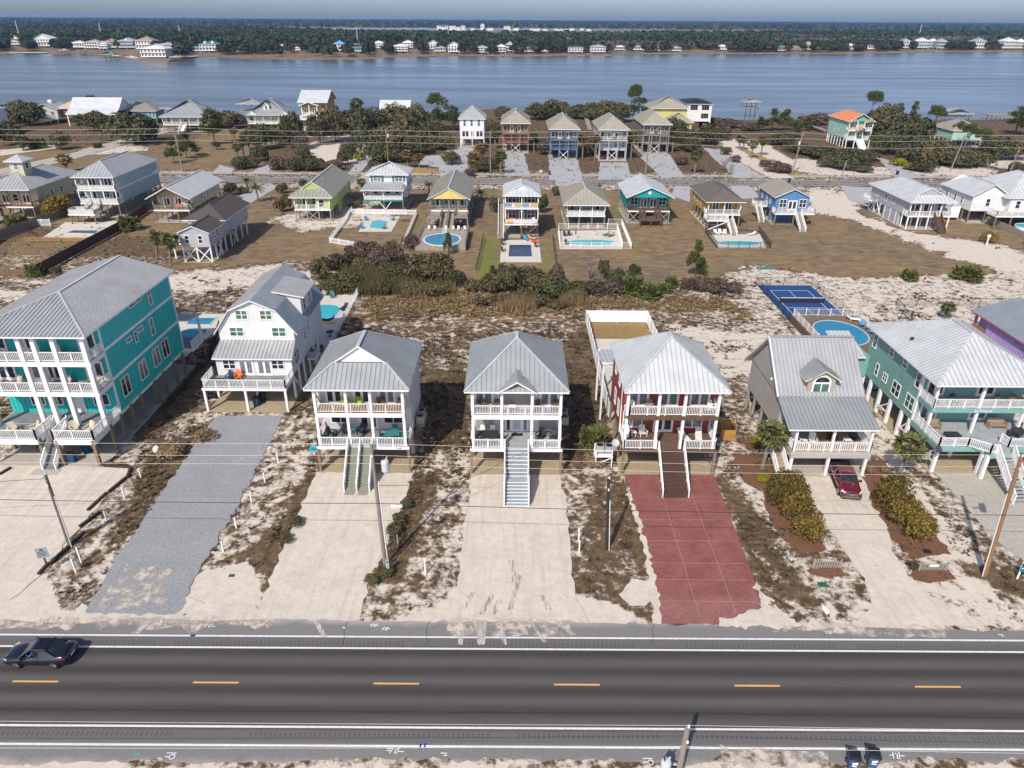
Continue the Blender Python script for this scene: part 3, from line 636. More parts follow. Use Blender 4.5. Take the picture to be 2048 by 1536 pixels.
 def stair(s, x0, x1, yt, zt, yb, zb, n, tm, rm=None, rails=(0, 1), h=.9, sm=None, mid=None, closed=True, nose=None):
  key = ('tread', round(x1-x0, 2), round(abs(yb-yt)/n, 2), closed); d = abs(yb-yt)/n
  st = M()
  for x in (x0, x1) + ((mid,) if mid else ()): st.beam((x, yt, zt-.18), (x, yb, zb-.02+.1), .06, .26)
  s.part('stringer', st, sm or rm or WHITE)
  rise = (zt-zb)/n
  for i in range(n):
   f = (i+.5)/n; y = yt+(yb-yt)*f; z = zt-(zt-zb)*(i+1)/n+ (rise*.9 if i == -1 else 0)
   def fn():
    q = M(); q.box(-(x1-x0)/2+.03, (x1-x0)/2-.03, -d/2-.03, d/2, -.045, 0)
    if closed: q.box(-(x1-x0)/2+.03, (x1-x0)/2-.03, d/2-.03, d/2, -.005, rise-.05)
    return q.mesh('tread')
   t_ = s.inst('tread', key, fn, tm, (x0+x1)/2, y, max(z, zb+.03))
   if nose: link('nosing', cached(('nose',)+key, lambda: M().box(-(x1-x0)/2+.04, (x1-x0)/2-.04, -d/2-.05, -d/2+.08, .002, .02).mesh('nosing')), nose, t_)
  for k in rails:
   x = (x0, x1, mid)[k]
   s.rail([(x, yt, zt), (x, yb, zb)], 0, h, rm)
 def slab(s, x0, x1, y0, y1, m=None, z=.04): return s.part('slab', M().box(x0, x1, y0, y1, z-.06, z), m or CONC)
 def roof(s, x0, x1, y0, y1, ze, slope, m, front='hip', back='hip', rib=.6, fm=None, th=.16, gw=None, rname='roof', hs=None):
  """ridge along y. front/back: 'hip', 'gable' or ('dutch', depth)"""
  half = (x1-x0)/2; xm = (x0+x1)/2; zr = ze+slope*half; hs = hs or slope; faces = []
  lf, rt = [], []; run = half*slope/hs
  def end(kind, ye, sg):
   if kind == 'hip': yr = ye+sg*run; faces.append([(x0,ye,ze),(x1,ye,ze),(xm,yr,zr)]); return [(xm,yr,zr)], [(xm,yr,zr)], yr
   if kind == 'gable': return [(xm,ye,zr)], [(xm,ye,zr)], ye
   d = kind[1]; yd = ye+sg*d; zg = ze+hs*d; g = (zg-ze)/slope
   faces.append([(x0,ye,ze),(x1,ye,ze),(x1-g,yd,zg),(x0+g,yd,zg)])
   s.part('gablet', M().prism([(x0+g+.15,yd+sg*.25,zg-.05),(x1-g-.15,yd+sg*.25,zg-.05),(xm,yd+sg*.25,zr-.15)], (0, .05, 0)), gw or WHITE)
   return [(x0+g,yd,zg),(xm,yd,zr)], [(x1-g,yd,zg),(xm,yd,zr)], yd
  fl, fr, yF = end(front, y0, 1); bl, br, yB = end(back, y1, -1)
  L = [(x0,y0,ze)]+fl+list(reversed(bl))+[(x0,y1,ze)]; Rr = [(x1,y0,ze)]+fr+list(reversed(br))+[(x1,y1,ze)]
  ded = lambda q: [p for i, p in enumerate(q) if math.dist(p, q[i-1]) > 1e-4]
  faces += [ded(L), ded(Rr)]
  o = s.faces(rname, faces, m, rib, fm, th)
  cap = M()
  if yB-yF > .2: cap.beam((xm,yF,zr+.03), (xm,yB,zr+.03), .34, .06)
  for kind, ye, ff, xx in ((front,y0,fl,x0),(front,y0,fr,x1),(back,y1,bl,x0),(back,y1,br,x1)):
   if kind != 'gable': cap.beam((xx,ye,ze+.03), (ff[0][0],ff[0][1],ff[0][2]+.03), .2, .06)
  cap.shift(s.x, s.y)
  if cap.v: obj('ridge_cap', cap, CAPM if rib else m, o)
  return zr
 def faces(s, name, faces, m, rib=.6, fm=None, th=.16):
  top = M(); und = M(); rb = M()
  for f in faces:
   n = (Vector(f[1])-Vector(f[0])).cross(Vector(f[2])-Vector(f[0]))
   if n.z < 0: f = list(reversed(f))
   top.poly(f); k = len(f); und.add([(a,b,c-th) for a,b,c in f]+[(a,b,c-.004) for a,b,c in f], [tuple(range(k-1,-1,-1))]+[(i,(i+1)%k,(i+1)%k+k,i+k) for i in range(k)])
   if rib: poly_ribs(rb, f, rib)
  o = s.part(name, top, m); und.shift(s.x, s.y); obj('fascia', und, fm or WHITE, o)
  if rb.v: rb.shift(s.x, s.y); tag(obj('roof_seams', rb, seam_shade_mat(m), o), kind='stuff')
  return o
 def text(s, name, body, x, y, z, size, m, rot=(math.pi/2,0,0), parent=None):
  c = bpy.data.curves.new(name, 'FONT'); c.body = body; c.size = size; c.extrude = .006; c.align_x = 'CENTER'; c.align_y = 'CENTER'
  t_ = bpy.data.objects.new('t', c); me = bpy.data.meshes.new_from_object(t_); bpy.data.objects.remove(t_); bpy.data.curves.remove(c)
  return link(name, me, m, parent or s.e, (x-s.x, y-s.y, z), rot)
 def ac(s, x, y, z, support=True):
  e = empty('air_conditioner', 'grey outdoor air conditioner', 'air conditioner', (x, y, z))
  obj('case', M().box(-.42, .42, -.42, .42, 0, .8), cached_m('ac grey', (.33,.34,.34)), e)
  obj('fan_grille', M().lathe([(.36,.8),(.36,.83),(.06,.84)], 14), BLACK, e); return e
def cached_m(name, c, **k): return MATS.get(name) or plain(name, c, **k)

# ------------------------------------------------------------------ furniture and other movable things
def rebox(lst):
 m = M()
 for b in lst:
  if len(b) == 6: m.box(*b)
  else: m.beam(*b)
 return m
def spawn(key, name, cat, parts, mats, loc, rz, label, group=None):
 """parts: list of (part name, builder, material key)"""
 e = empty(name, label, cat, loc, rz, group)
 for i, (pn, fn, mk) in enumerate(parts): link(pn, cached((key, i), lambda: fn().mesh(pn)), mats[mk], e)
 return e
ADIR = [('seat', lambda: rebox([((0,-.42,.36),(0,.2,.24),.55,.05)]), 0), ('backrest', lambda: rebox([((x,.16,.22),(x*1.25,.46,1.0-abs(x)*.5),.105,.035) for x in (-.22,-.11,0,.11,.22)]), 0)] + \
       [('armrest', (lambda sx: lambda: rebox([(sx*.36-.07,sx*.36+.07,-.45,.32,.53,.57)]))(sx), 0) for sx in (-1, 1)] + \
       [('leg', (lambda sx: lambda: rebox([(sx*.32-.03,sx*.32+.03,-.42,-.34,0,.53),((sx*.3,-.38,.3),(sx*.3,.5,.03),.05,.1)]))(sx), 0) for sx in (-1, 1)]
def adir(x, y, z, rz, m, label, group=None): return spawn('adir', 'adirondack_chair', 'chair', ADIR, [m], (x, y, z), rz, label, group)
DINE = [('seat', lambda: rebox([(-.25,.25,-.25,.25,.42,.47)]), 0), ('backrest', lambda: rebox([(-.24,.24,.21,.25,.55,.98),(-.24,-.2,.21,.25,.47,.55),(.2,.24,.21,.25,.47,.55)]), 0)] + \
       [('leg', (lambda a, b: lambda: rebox([(a*.22-.02,a*.22+.02,b*.22-.02,b*.22+.02,0,.42)]))(a, b), 0) for a in (-1,1) for b in (-1,1)]
def dine(x, y, z, rz, m, label, group=None): return spawn('dine', 'patio_chair', 'chair', DINE, [m], (x, y, z), rz, label, group)
def table(x, y, z, w, d, m, label, h=.74, rz=0, rnd=False):
 e = empty('patio_table', label, 'table', (x, y, z), rz)
 obj('tabletop', M().lathe([(w/2,h-.05),(w/2,h)], 18) if rnd else M().box(-w/2, w/2, -d/2, d/2, h-.05, h), m, e)
 if rnd: obj('pedestal', M().lathe([(.3,0),(.06,.05),(.05,h-.05)], 10), m, e)
 else:
  for a in (-1, 1):
   for b in (-1, 1): link('leg', cached(('tleg', round(h, 2)), lambda: M().cbox(0, 0, 0, .06, .06, h-.05).mesh('leg')), m, e, (a*(w/2-.08), b*(d/2-.08), 0))
 return e
LOUNGE = [('frame', lambda: rebox([(-.33,.33,-.95,.35,.27,.32)]+[(sx*.3-.03,sx*.3+.03,y-.03,y+.03,0,.27) for sx in (-1,1) for y in (-.85,.3)]), 0),
          ('cushion', lambda: rebox([(-.31,.31,-.93,.33,.32,.38)]), 1), ('backrest', lambda: rebox([((0,.33,.34),(0,.92,.72),.62,.07)]), 1)]
def lounger(x, y, z, rz, m, m2, label, group=None): return spawn('lounge', 'sun_lounger', 'sun lounger', LOUNGE, [m, m2], (x, y, z), rz, label, group)
def sofa(x, y, z, rz, m, m2, label, w=1.7):
 e = empty('bench', label, 'bench', (x, y, z), rz)
 obj('seat', rebox([(-w/2,w/2,-.35,.3,.3,.42)]), m, e); obj('backrest', rebox([((0,.3,.42),(0,.42,.95),w,.08)]), m, e)
 for a in (-1, 1): obj('armrest', rebox([(a*(w/2)-.06,a*(w/2)+.06,-.38,.35,0,.65)]), m2, e)
 return e
def ac_unit(x, y, z, label, stand=None, fan=True):
 e = empty('air_conditioner', label, 'air conditioner', (x, y, z))
 obj('case', M().box(-.4, .4, -.4, .4, 0, .78), cached_m('ac grey', (.36,.37,.37)), e)
 obj('fan_grille', M().lathe([(.34,.78),(.34,.81),(.08,.82)], 14), BLACK, e)
 obj('fan_ring', M().lathe([(.37,.78),(.37,.815),(.34,.815),(.34,.78)], 14), cached_m('ac grey', (.36,.37,.37)), e)
 return e
BINB = plain('blue bin plastic', (.01, .07, .19), .4); LID = plain('dark lid plastic', (.018, .018, .026), .45)
def bin_(x, y, label, rz=0., m=None, lid=None, openlid=False, group=None):
 e = empty('wheelie_bin', label, 'bin', (x, y, .03), rz, group)
 b = M(); b.add([(-.24,-.26,.06),(.24,-.26,.06),(.24,.22,.06),(-.24,.22,.06),(-.31,-.36,1.02),(.31,-.36,1.02),(.31,.36,1.02),(-.31,.36,1.02)], [(3,2,1,0),(4,5,6,7),(0,1,5,4),(1,2,6,5),(2,3,7,6),(3,0,4,7)])
 obj('body', b, m or BINB, e)
 l = M().box(-.34, .34, -.4, .4, 1.02, 1.07); l.add([(-.34,-.4,1.07),(.34,-.4,1.07),(.34,.4,1.07),(-.34,.4,1.07),(-.26,-.25,1.13),(.26,-.25,1.13),(.26,.3,1.13),(-.26,.3,1.13)], [(4,5,6,7),(0,1,5,4),(1,2,6,5),(2,3,7,6),(3,0,4,7)])
 obj('lid', l, lid or LID, e); obj('handle', M().tube([(-.28,.44,.98),(.28,.44,.98)], .025, 6), lid or LID, e)
 for a in (-1, 1): obj('wheel', M().tube([(a*.24,.3,.12),(a*.31,.3,.12)], .12, 12), BLACK, e)
 return e
def dish(x, y, z, label, rz=0., post=1.2, m=None):
 e = empty('satellite_dish', label, 'satellite dish', (x, y, z), rz); m = m or cached_m('dish grey', (.5,.51,.52))
 b = M(); b.lathe([(.03,.0),(.18,.03),(.32,.09),(.38,.14),(.385,.15),(.32,.105),(.18,.045),(.03,.015)], 16)
 d = obj('reflector', b, m, e, True); d.location = (0, 0, post); d.rotation_euler = (math.radians(50), 0, 0)
 obj('mast', M().tube([(0,0,0),(0,.05,post)], .03, 6), m, e); obj('feed_arm', M().tube([(0,-.1,post-.2),(0,-.5,post+.25)], .015, 5), m, e); return e
def umbrella(x, y, z, c, label, open_=False):
 e = empty('patio_umbrella', label, 'umbrella', (x, y, z)); obj('pole', M().tube([(0,0,0),(0,0,2.4)], .03, 6), WHITE, e)
 obj('canopy', M().lathe([(1.2,1.9),(.05,2.4)] if open_ else [(.08,.9),(.16,1.1),(.05,2.35)], 8), c, e); return e
# pools: raised coping ring, water inside
POOLW = water_mat('pool water turquoise', (.05, .42, .52), .04, 2.2, .12); POOLB = water_mat('pool water blue', (.03, .22, .38), .04, 2.2, .12); POOLN = water_mat('pool water deep blue', (.012, .05, .14), .05, 2.2, .12)
def pool(pts, z, label, wm, cm=None, group=None, wall=None, cw=.3):
 cx = sum(p[0] for p in pts)/len(pts); cy = sum(p[1] for p in pts)/len(pts)
 e = empty('swimming_pool', label, 'swimming pool', (cx, cy, 0), 0, group); q = [(a-cx, b-cy) for a, b in pts]; n = len(q)
 out = []
 for i in range(n):
  a, b, c = Vector(q[i-1]), Vector(q[i]), Vector(q[(i+1) % n]); d = ((c-a).normalized()); nn = Vector((d.y, -d.x))
  if nn.dot(b) < 0: nn = -nn
  out.append(tuple(b+nn*cw))
 m = M(); m.add([(*p, z+.06) for p in q]+[(*p, z+.06) for p in out]+[(*p, z-.05) for p in q]+[(*p, z-.1 if not wall else 0) for p in out],
  [(i, i+n, (i+1)%n+n, (i+1)%n) for i in range(n)]+[(i+n, i+3*n, (i+1)%n+3*n, (i+1)%n+n) for i in range(n)]+[(i+2*n, i, (i+1)%n, (i+1)%n+2*n) for i in range(n)])
 obj('coping', m, cm or CONC_P, e)
 w = M().poly([(*p, z+.015) for p in q]); 
 if sum(q[i][0]*q[(i+1)%n][1]-q[(i+1)%n][0]*q[i][1] for i in range(n)) < 0: w.f = [tuple(reversed(f)) for f in w.f]
 obj('water', w, wm, e); return e
def ellipse(cx, cy, rx, ry, n=28, wob=0., ph=0.): return [(cx+rx*math.cos(t)*(1+wob*math.sin(2*t+ph)), cy+ry*math.sin(t)*(1+wob*math.cos(2*t+ph))) for t in [2*math.pi*i/n for i in range(n)]]
def patio(pts, m, label=None, z=.025): return sheet('patio', pts, z, m, 'structure', None, .12)
def fence(name, pts, h, m, label, style='panel', sp=2.4, pm=None, z=0., cat='fence', pw=.12):
 """fence along a polyline: each bay is a panel part, each post a post part"""
 e = empty(name, label, cat, (pts[0][0], pts[0][1], z)); o = pts[0]
 def bay(L):
  b = M()
  if style == 'panel': b.box(.06, L-.06, -.025, .025, .05, h-.04); b.box(.06, L-.06, -.04, .04, h-.06, h); b.box(.06, L-.06, -.035, .035, .05, .14)
  elif style == 'board':
   n = max(1, int(L/.16))
   for i in range(n): b.box(L*i/n+.008, L*(i+1)/n-.008, -.012, .012, .04, h+(.02 if i % 2 else 0))
   b.box(0, L, .012, .05, .3, .38); b.box(0, L, .012, .05, h-.35, h-.27)
  elif style == 'picket':
   n = max(2, int(L/.16))
   for i in range(n): b.cbox(L*(i+.5)/n, 0, .08, .07, .02, h-.1)
   b.box(0, L, -.03, .03, .16, .24); b.box(0, L, -.03, .03, h-.25, h-.17)
  elif style == 'metal':
   n = max(2, int(L/.16))
   for i in range(n): b.cbox(L*(i+.5)/n, 0, .08, .02, .02, h-.1)
   b.box(0, L, -.018, .018, .12, .16); b.box(0, L, -.018, .018, h-.06, h-.02)
  elif style == 'mesh':
   b.box(0, L, -.02, .02, h-.05, h-.01)
   n = max(2, int(L/.25))
   for i in range(n): b.box(L*i/n, L*i/n+.012, -.006, .006, .05, h)
   for k in range(1, 5): b.box(0, L, -.006, .006, h*k/5, h*k/5+.012)
  return b
 for a, b in zip(pts[:-1], pts[1:]):
  L = math.dist(a, b); n = max(1, round(L/sp)); ang = math.atan2(b[1]-a[1], b[0]-a[0]); l = L/n
  for i in range(n):
   p = (a[0]+(b[0]-a[0])*i/n-o[0], a[1]+(b[1]-a[1])*i/n-o[1], 0)
   link('fence_panel', cached(('fp', style, round(l, 2), h), lambda: bay(l).mesh('fence_panel')), m, e, p, (0,0,ang))
   link('post', cached(('fpost', h, pw), lambda: M().cbox(0,0,0,pw,pw,h+.08).mesh('post')), pm or m, e, p)
 link('post', cached(('fpost', h, pw), None), pm or m, e, (pts[-1][0]-o[0], pts[-1][1]-o[1], 0)); return e
# ------------------------------------------------------------------ FRONT ROW
RM_GREY = roof_metal('galvanised roof', (.36, .385, .40)); RM_WHITE = roof_metal('white metal roof', (.55, .575, .59), .45, .05)
RM_LIGHT = roof_metal('pale grey metal roof', (.44, .45, .465)); RM_BLUEG = roof_metal('blue grey metal roof', (.34, .38, .425))
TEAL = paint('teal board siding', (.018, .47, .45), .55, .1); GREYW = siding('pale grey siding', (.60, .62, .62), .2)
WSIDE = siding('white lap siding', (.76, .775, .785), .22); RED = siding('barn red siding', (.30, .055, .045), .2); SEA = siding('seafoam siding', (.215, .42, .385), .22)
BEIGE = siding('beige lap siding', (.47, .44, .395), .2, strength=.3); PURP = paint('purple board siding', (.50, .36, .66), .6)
DK_GREY = decking('grey deck boards', (.22, .23, .245), .16, 'X'); DK_BLUE = decking('blue grey deck boards', (.35, .38, .40), .16, 'X'); DK_BROWN = decking('brown deck boards', (.15, .09, .066), .16, 'Y')
DK_RED = decking('red brown deck boards', (.2, .06, .04), .16, 'X'); DK_TAN = decking('tan deck boards', (.40, .31, .21), .16, 'X')
FIELD_TR = wood('green grey stair treads', (.25, .27, .21), .85, (3, 12, 12), .25)
BEIGEP = plain('cream furniture', (.62, .55, .40), .6); TEALP = plain('teal furniture', (.04, .23, .22), .5); LIME = plain('lime furniture', (.30, .47, .03), .5)
CHAR = plain('charcoal furniture', (.03, .034, .038), .6); BROWNF = plain('brown wicker', (.12, .085, .055), .8); WHITEP = plain('white furniture', (.82, .82, .81), .45)
NAVYF = plain('navy fabric', (.015, .03, .085), .8); ORANGEF = plain('orange fabric', (.72, .16, .025), .8); GREYF = plain('grey wood furniture', (.27, .24, .21), .8)

# --- teal three-storey house on the left
h = House('teal_house', 'tall teal three storey house with white balconies and grey metal hip roof', -46.6, 59.2)
X0, X1 = -52.2, -41.0; Y0, YB = 64.7, 80.8; F1, F2, F3, ZE = 3.1, 6.85, 10.15, 13.0
h.slab(-51.5, -40.6, 59.2, 82.5, CONC)
h.wall(X0, X1, Y0, YB, F1, ZE, TEAL)
bt = M()
for zz, z1 in ((F1+.1, F2-.15), (F2+.2, F3-.1)):
 y = Y0+.25
 while y < YB: bt.box(X1, X1+.035, y-.03, y+.03, zz, z1); y += .42
 x = X0+.3
 while x < X1: bt.box(x-.03, x+.03, Y0-.035, Y0, zz, z1); x += .42
h.part('battens', bt, TEAL)
for z in (F1-.15, F2, F3): h.part('trim_band', M().box(X1, X1+.06, Y0, YB+.05, z-.16, z+.14), WHITE)
h.part('corner_board', M().box(X1-.02, X1+.05, Y0-.05, Y0+.22, F1, ZE), WHITE); h.part('corner_board', M().box(X1-.02, X1+.05, YB-.22, YB+.05, F1, ZE), WHITE)
for z, yf in ((F1, 62.2), (F2, 62.0), (F3, 62.0)): h.deck(X0, X1+.1, yf, Y0, z, DK_GREY, WHITE, .5)
for xx in (-52.0, -49.1, -47.3, -45.9, -44.0, X1-.15):
 if xx != -49.1:
  for z0, z1 in ((F1, F2-.4), (F2, F3-.4), (F3, ZE-.1)): h.post(xx, 62.15, z0, z1, .42)
for z in (F2, F3):
 h.rail([(X0+.1, Y0), (X0+.1, 62.1), (X1, 62.1), (X1, Y0)], z, 1.0, sp=.17)
for x0, x1 in ((-52.2, -46.5), (-44.9, -40.9)):
 h.deck(x0, x1, 59.2, 62.2, F1, DK_GREY, WHITE, .6)
h.rail([(-52.1, 62.1), (-52.1, 59.25), (-46.55, 59.25), (-46.55, 62.1)], F1, 1.0, sp=.17); h.rail([(-44.85, 61.6), (-44.85, 59.25), (-40.95, 59.25), (-40.95, Y0)], F1, 1.0, sp=.17)
h.stair(-46.35, -45.05, 62.2, F1, 58.5, .03, 15, DK_GREY, WHITE, h=.95)
h.roof(X0-.6, X1+.65, 61.4, 81.6, ZE+.05, .285, RM_LIGHT, 'hip', 'gable', .42, hs=.235); h.gable_wall(X0, X1, YB-.2, YB, ZE, .27, TEAL)
for y in (62.3, 64.4, 66.6, 68.8, 72.2, 74.5, 77.4, 79.8, 82.5): h.post(X1+.05, y, .03, F1-.1, .3, PILE, 'piling'); h.post(-51.5, y, .03, F1-.1, .3, PILE, 'piling')
for x, y in ((-41.1, 59.3), (-44.7, 59.35), (-46.6, 59.6), (-51.9, 59.35), (-47.4, 64.5), (-49.5, 62.5)): h.post(x, y, .03, F1-.1, .3, PILE, 'piling')
for a, w in ((66.8, 1.5), (70.7, 1.5), (74.0, 1.5), (76.4, 1.5)): h.win('r', a, X1+.035, 4.2, w, 1.95, 2, 1)
for a, z, w, hh, ny in ((69.4, 9.15, 1.0, .36, 1), (70.9, 8.45, .42, 1.15, 1), (72.1, 9.25, 1.0, .36, 1), (74.6, 7.75, .72, 1.85, 2), (71.6, 12.3, 1.1, .42, 1), (73.2, 12.3, 1.1, .42, 1), (75.6, 11.05, .6, 1.85, 2)): h.win('r', a, X1+.035, z, w, hh, 1, ny)
for z, xs in ((F3, (-51.4, -48.6, -42.4)), (F2, (-51.4, -48.0, -46.6, -42.4))):
 for x in xs: h.door('f', x, Y0-.04, z, 1.7, 2.1, 2)
for x, w in ((-49.2, 1.3), (-47.2, 1.0), (-42.6, 1.5)): h.win('f', x, Y0-.04, F1+.95, w, 1.2, 2, 1)
h.door('f', -45.0, Y0-.04, F1, .95, 2.1, 1, WHITE)
h.deck(-44.5, -39.9, YB, 84.3, F1, DK_GREY, WHITE, .4); h.rail([(-39.95, YB), (-39.95, 84.2)], F1, 1.0)
h.post(-40.0, 83.9, F1, 6.3, .25); h.post(-40.0, 84.2, 0, F1-.1, .25, PILE); h.faces('rear_porch_roof', [[(-44.5,YB,6.9),(-39.6,YB,6.9),(-39.6,84.4,6.4),(-44.5,84.4,6.4)]], RM_LIGHT, .6)
h.part('landing_pad', M().box(-47.2, -44.6, 57.6, 58.6, .0, .05), CONC)
for x, z, l in ((-47.1,F3,'on the top balcony by the second white column'),(-44.9,F3,'on the top balcony between the right-hand columns'),(-49.8,F2,'at the left end of the middle balcony'),(-46.9,F2,'on the middle balcony between the two centre columns'),(-44.8,F2,'on the middle balcony right of centre'),(-41.5,F2,'at the right end of the middle balcony')):
 adir(x, 63.5, z, math.pi*(.1 if x > -46 else -.1), BEIGEP, 'cream Adirondack chair '+l)
for x, y, rz, l in ((-49.7,60.6,.7,'left chair on the left lower deck'),(-47.6,60.9,-.7,'right chair on the left lower deck'),(-43.7,60.9,.6,'left chair on the right lower deck'),(-42.1,60.9,-.3,'right chair on the right lower deck')):
 adir(x, y, F1, rz, BEIGEP, 'cream Adirondack chair, '+l+' of the teal house')
bin_(-44.2, 59.9, 'blue wheelie bin under the teal house beside the stairs', .3); bin_(-43.6, 61.6, 'dark blue wheelie bin in the shade under the teal house', .1)
fence('metal_fence', [(-39.6, 70.5), (-39.6, 84), (-42.3, 95)], 1.2, BLACK, 'black metal fence on a low wall beside the teal house pool', 'metal', 2.0, BLACK, 0, 'fence', .06)
patio([(-53,85),(-43.2,85),(-42.6,92),(-42.4,100.3),(-53,100.3)], CONC_P)
pool(ellipse(-45.6, 91.6, 2.0, 3.6, 26, .16), .03, 'kidney shaped blue pool behind the teal house', POOLB, CONC_P)
pool([(-47.6,96.0),(-44.2,96.0),(-44.2,98.6),(-47.6,98.6)], .03, 'small square spa pool behind the teal house', POOLB, CONC_P)
fence('metal_fence', [(-60, 101), (-36, 101)], 1.2, BLACK, 'black metal fence behind the pools of the teal house', 'metal', 2.4, BLACK, 0, 'fence', .06)
for i, (x, y) in enumerate(((-43.2, 89.5), (-42.9, 87.0), (-40.6, 83.0))): lounger(x, y, .05, 1.45, GREYF, GREYF, 'grey sun lounger beside the black fence, %s from the pool' % ('nearest', 'second', 'farthest')[i])

# --- white gambrel house
h = House('white_gambrel_house', 'white gambrel roofed house with lean-to porch roof and wide front deck', -29.8, 70.4)
FZ = 3.0; xa_, xb_ = -34.1, -25.4
h.slab(-34.6, -25.3, 70.3, 86.5, CONC_T)
h.wall(xa_, xb_, 76, 88.2, FZ, 7.85, WSIDE); h.part('porch_wall', M().prism([(xa_,73.7,FZ),(xa_,76,FZ),(xa_,76,6.3),(xa_,73.7,5.3)], (xb_-xa_,0,0)), WSIDE)
GP = [(xa_, 7.85), (-32.35, 10.15), (-29.75, 11.3), (-27.15, 10.15), (xb_, 7.85)]
h.part('gable', M().prism([(x, 76, z) for x, z in GP], (0, 12.2, 0)), WSIDE)
G2 = [(-34.6, 7.35), (-32.45, 10.3), (-29.75, 11.5), (-27.05, 10.3), (-24.9, 7.35)]
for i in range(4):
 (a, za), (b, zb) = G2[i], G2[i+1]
 h.faces('roof', [[(a,75.6,za),(b,75.6,zb),(b,88.7,zb),(a,88.7,za)]], (RM_LIGHT, RM_LIGHT, RM_BLUEG, RM_BLUEG)[i], .42)  # right slopes darker: their shade is put into the roof colour
h.faces('porch_roof', [[(-34.3,73.2,5.35),(-25.1,73.2,5.35),(-25.35,76,6.5),(-34.1,76,6.5)]], RM_LIGHT, .45)
h.part('dormer', M().prism([(-25.38,80.0,6.9),(-25.38,80.0,10.4),(-27.4,80.0,10.75),(-28.9,80.0,11.0),(-28.9,80.0,6.9)], (0, 5.0, 0)), WSIDE)
h.faces('dormer_roof', [[(-24.8,79.6,10.45),(-24.8,85.3,10.45),(-28.6,85.3,11.15),(-28.6,79.6,11.15)]], RM_LIGHT, .45)
for y in (81.2, 83.6): h.win('r', y, xb_+.03, 8.3, .7, 1.6)
for y, z, hh in ((75.4,3.8,1.5),(79.8,5.0,.9),(81.6,5.5,.9),(79.0,7.0,.7),(82,6.2,.8),(85.2,6.9,.7)): h.win('r', y, xb_, z, .8 if hh > 1 else .5, hh)
h.win('r', 76.2, xb_, 3.8, .8, 1.5)
for x in (-31.1, -28.3): h.win('f', x, 76, 9.1, 1.25, 1.0, 2, 2, GLASS_G)
for x in (-32.0, -27.1): h.win('f', x, 76, 7.0, 1.5, 1.0, 2, 2, GLASS_G)
for x in (-32.6, -27.0): h.win('f', x, 73.7, 3.9, 1.3, 1.0, 2, 2)
for x in (-30.7, -28.6): h.door('f', x, 73.7, FZ, 1.6, 1.9, 2, GLASS_B)
h.deck(-34.8, -25.3, 70.4, 73.7, FZ, DK_GREY, WHITE); h.rail([(-34.7, 73.7), (-34.7, 70.5), (-25.4, 70.5), (-25.4, 73.7)], FZ, 1.0)
for x in (-34.6, -30.0, -25.5):
 for y in (70.55, 73.9): h.post(x, y, .03, FZ-.3, .25)
for y in (76, 78.2, 80.6, 83, 85.1, 87.9): h.post(xb_-.05, y, .03, FZ, .22); h.post(xa_+.1, y, .03, FZ, .22)
h.brace((-25.5, 73.9, 2.6), (-25.5, 75.6, .8), .14); h.brace((-25.5, 76, .5), (-25.5, 74.2, 2.6), .14); h.brace((-25.4, 83, .4), (-25.4, 85.1, 2.6), .14)
h.part('service_shelf', M().box(-25.4, -24.3, 79.4, 81.4, 2.3, 2.42), WHITE); h.brace((-24.4, 80.6, 2.3), (-24.4, 80.6, .02), .12)
ac_unit(-24.85, 80.2, 2.42, 'black topped air conditioner on the shelf beside the white gambrel house')
adir(-32.35, 72.7, FZ, -.1, NAVYF, 'navy blue deck chair against the wall of the white gambrel house'); adir(-31.4, 72.8, FZ, .1, ORANGEF, 'orange deck chair against the wall of the white gambrel house')
table(-33.4, 71.7, FZ, 1.5, .8, CHAR, 'low dark table on the deck of the white gambrel house', .45)
bin_(-29.5, 71.8, 'blue bin behind the middle post of the white gambrel house'); bin_(-29.1, 72.8, 'dark navy bin in the shade under the white gambrel house', 0, plain('navy bin', (.01,.02,.05), .5))
patio([(-31.5,89.3),(-25.2,89.3),(-25.2,110),(-31.5,110)], CONC_P)
pool(ellipse(-29.0, 100.6, 2.5, 4.2, 26, .1), .03, 'turquoise free-form pool behind the white gambrel house', POOLW, CONC_P)
fence('metal_fence', [(-24.6, 82.5), (-25.1, 110.2), (-31.6, 110.2)], 1.25, WHITE, 'white metal fence round the pool behind the white gambrel house', 'metal', 2.2, WHITE, 0, 'fence', .07)
adir(-30.4, 108.6, .05, .2, WHITEP, 'white garden chair by the pool behind the white gambrel house'); adir(-28.9, 107.6, .05, .3, TEALP, 'teal garden chair by the pool behind the white gambrel house')
lounger(-25.9, 102.5, .05, -.3, CHAR, CHAR, 'dark lounger beside the white fence behind the gambrel house'); table(-25.6, 92.0, .05, 1.2, 1.2, CHAR, 'round black table beside the white pool fence', .72, 0, True)
e = empty('pool_float', 'blue and yellow inflatable dolphin beside the turquoise pool', 'pool float', (-27.2, 97.2, .06)); obj('body', M().tube([(-.8,0,.3),(0,.1,.25),(.7,.3,.5),(1.0,.35,.95)], .28, 8, .08), NAVYF, e); obj('ring', M().tube([(-.9,-.3,.15),(0,-.5,.15),(1.3,-.2,.15)], .16, 8), plain('yellow vinyl', (.7,.6,.05), .3), e)

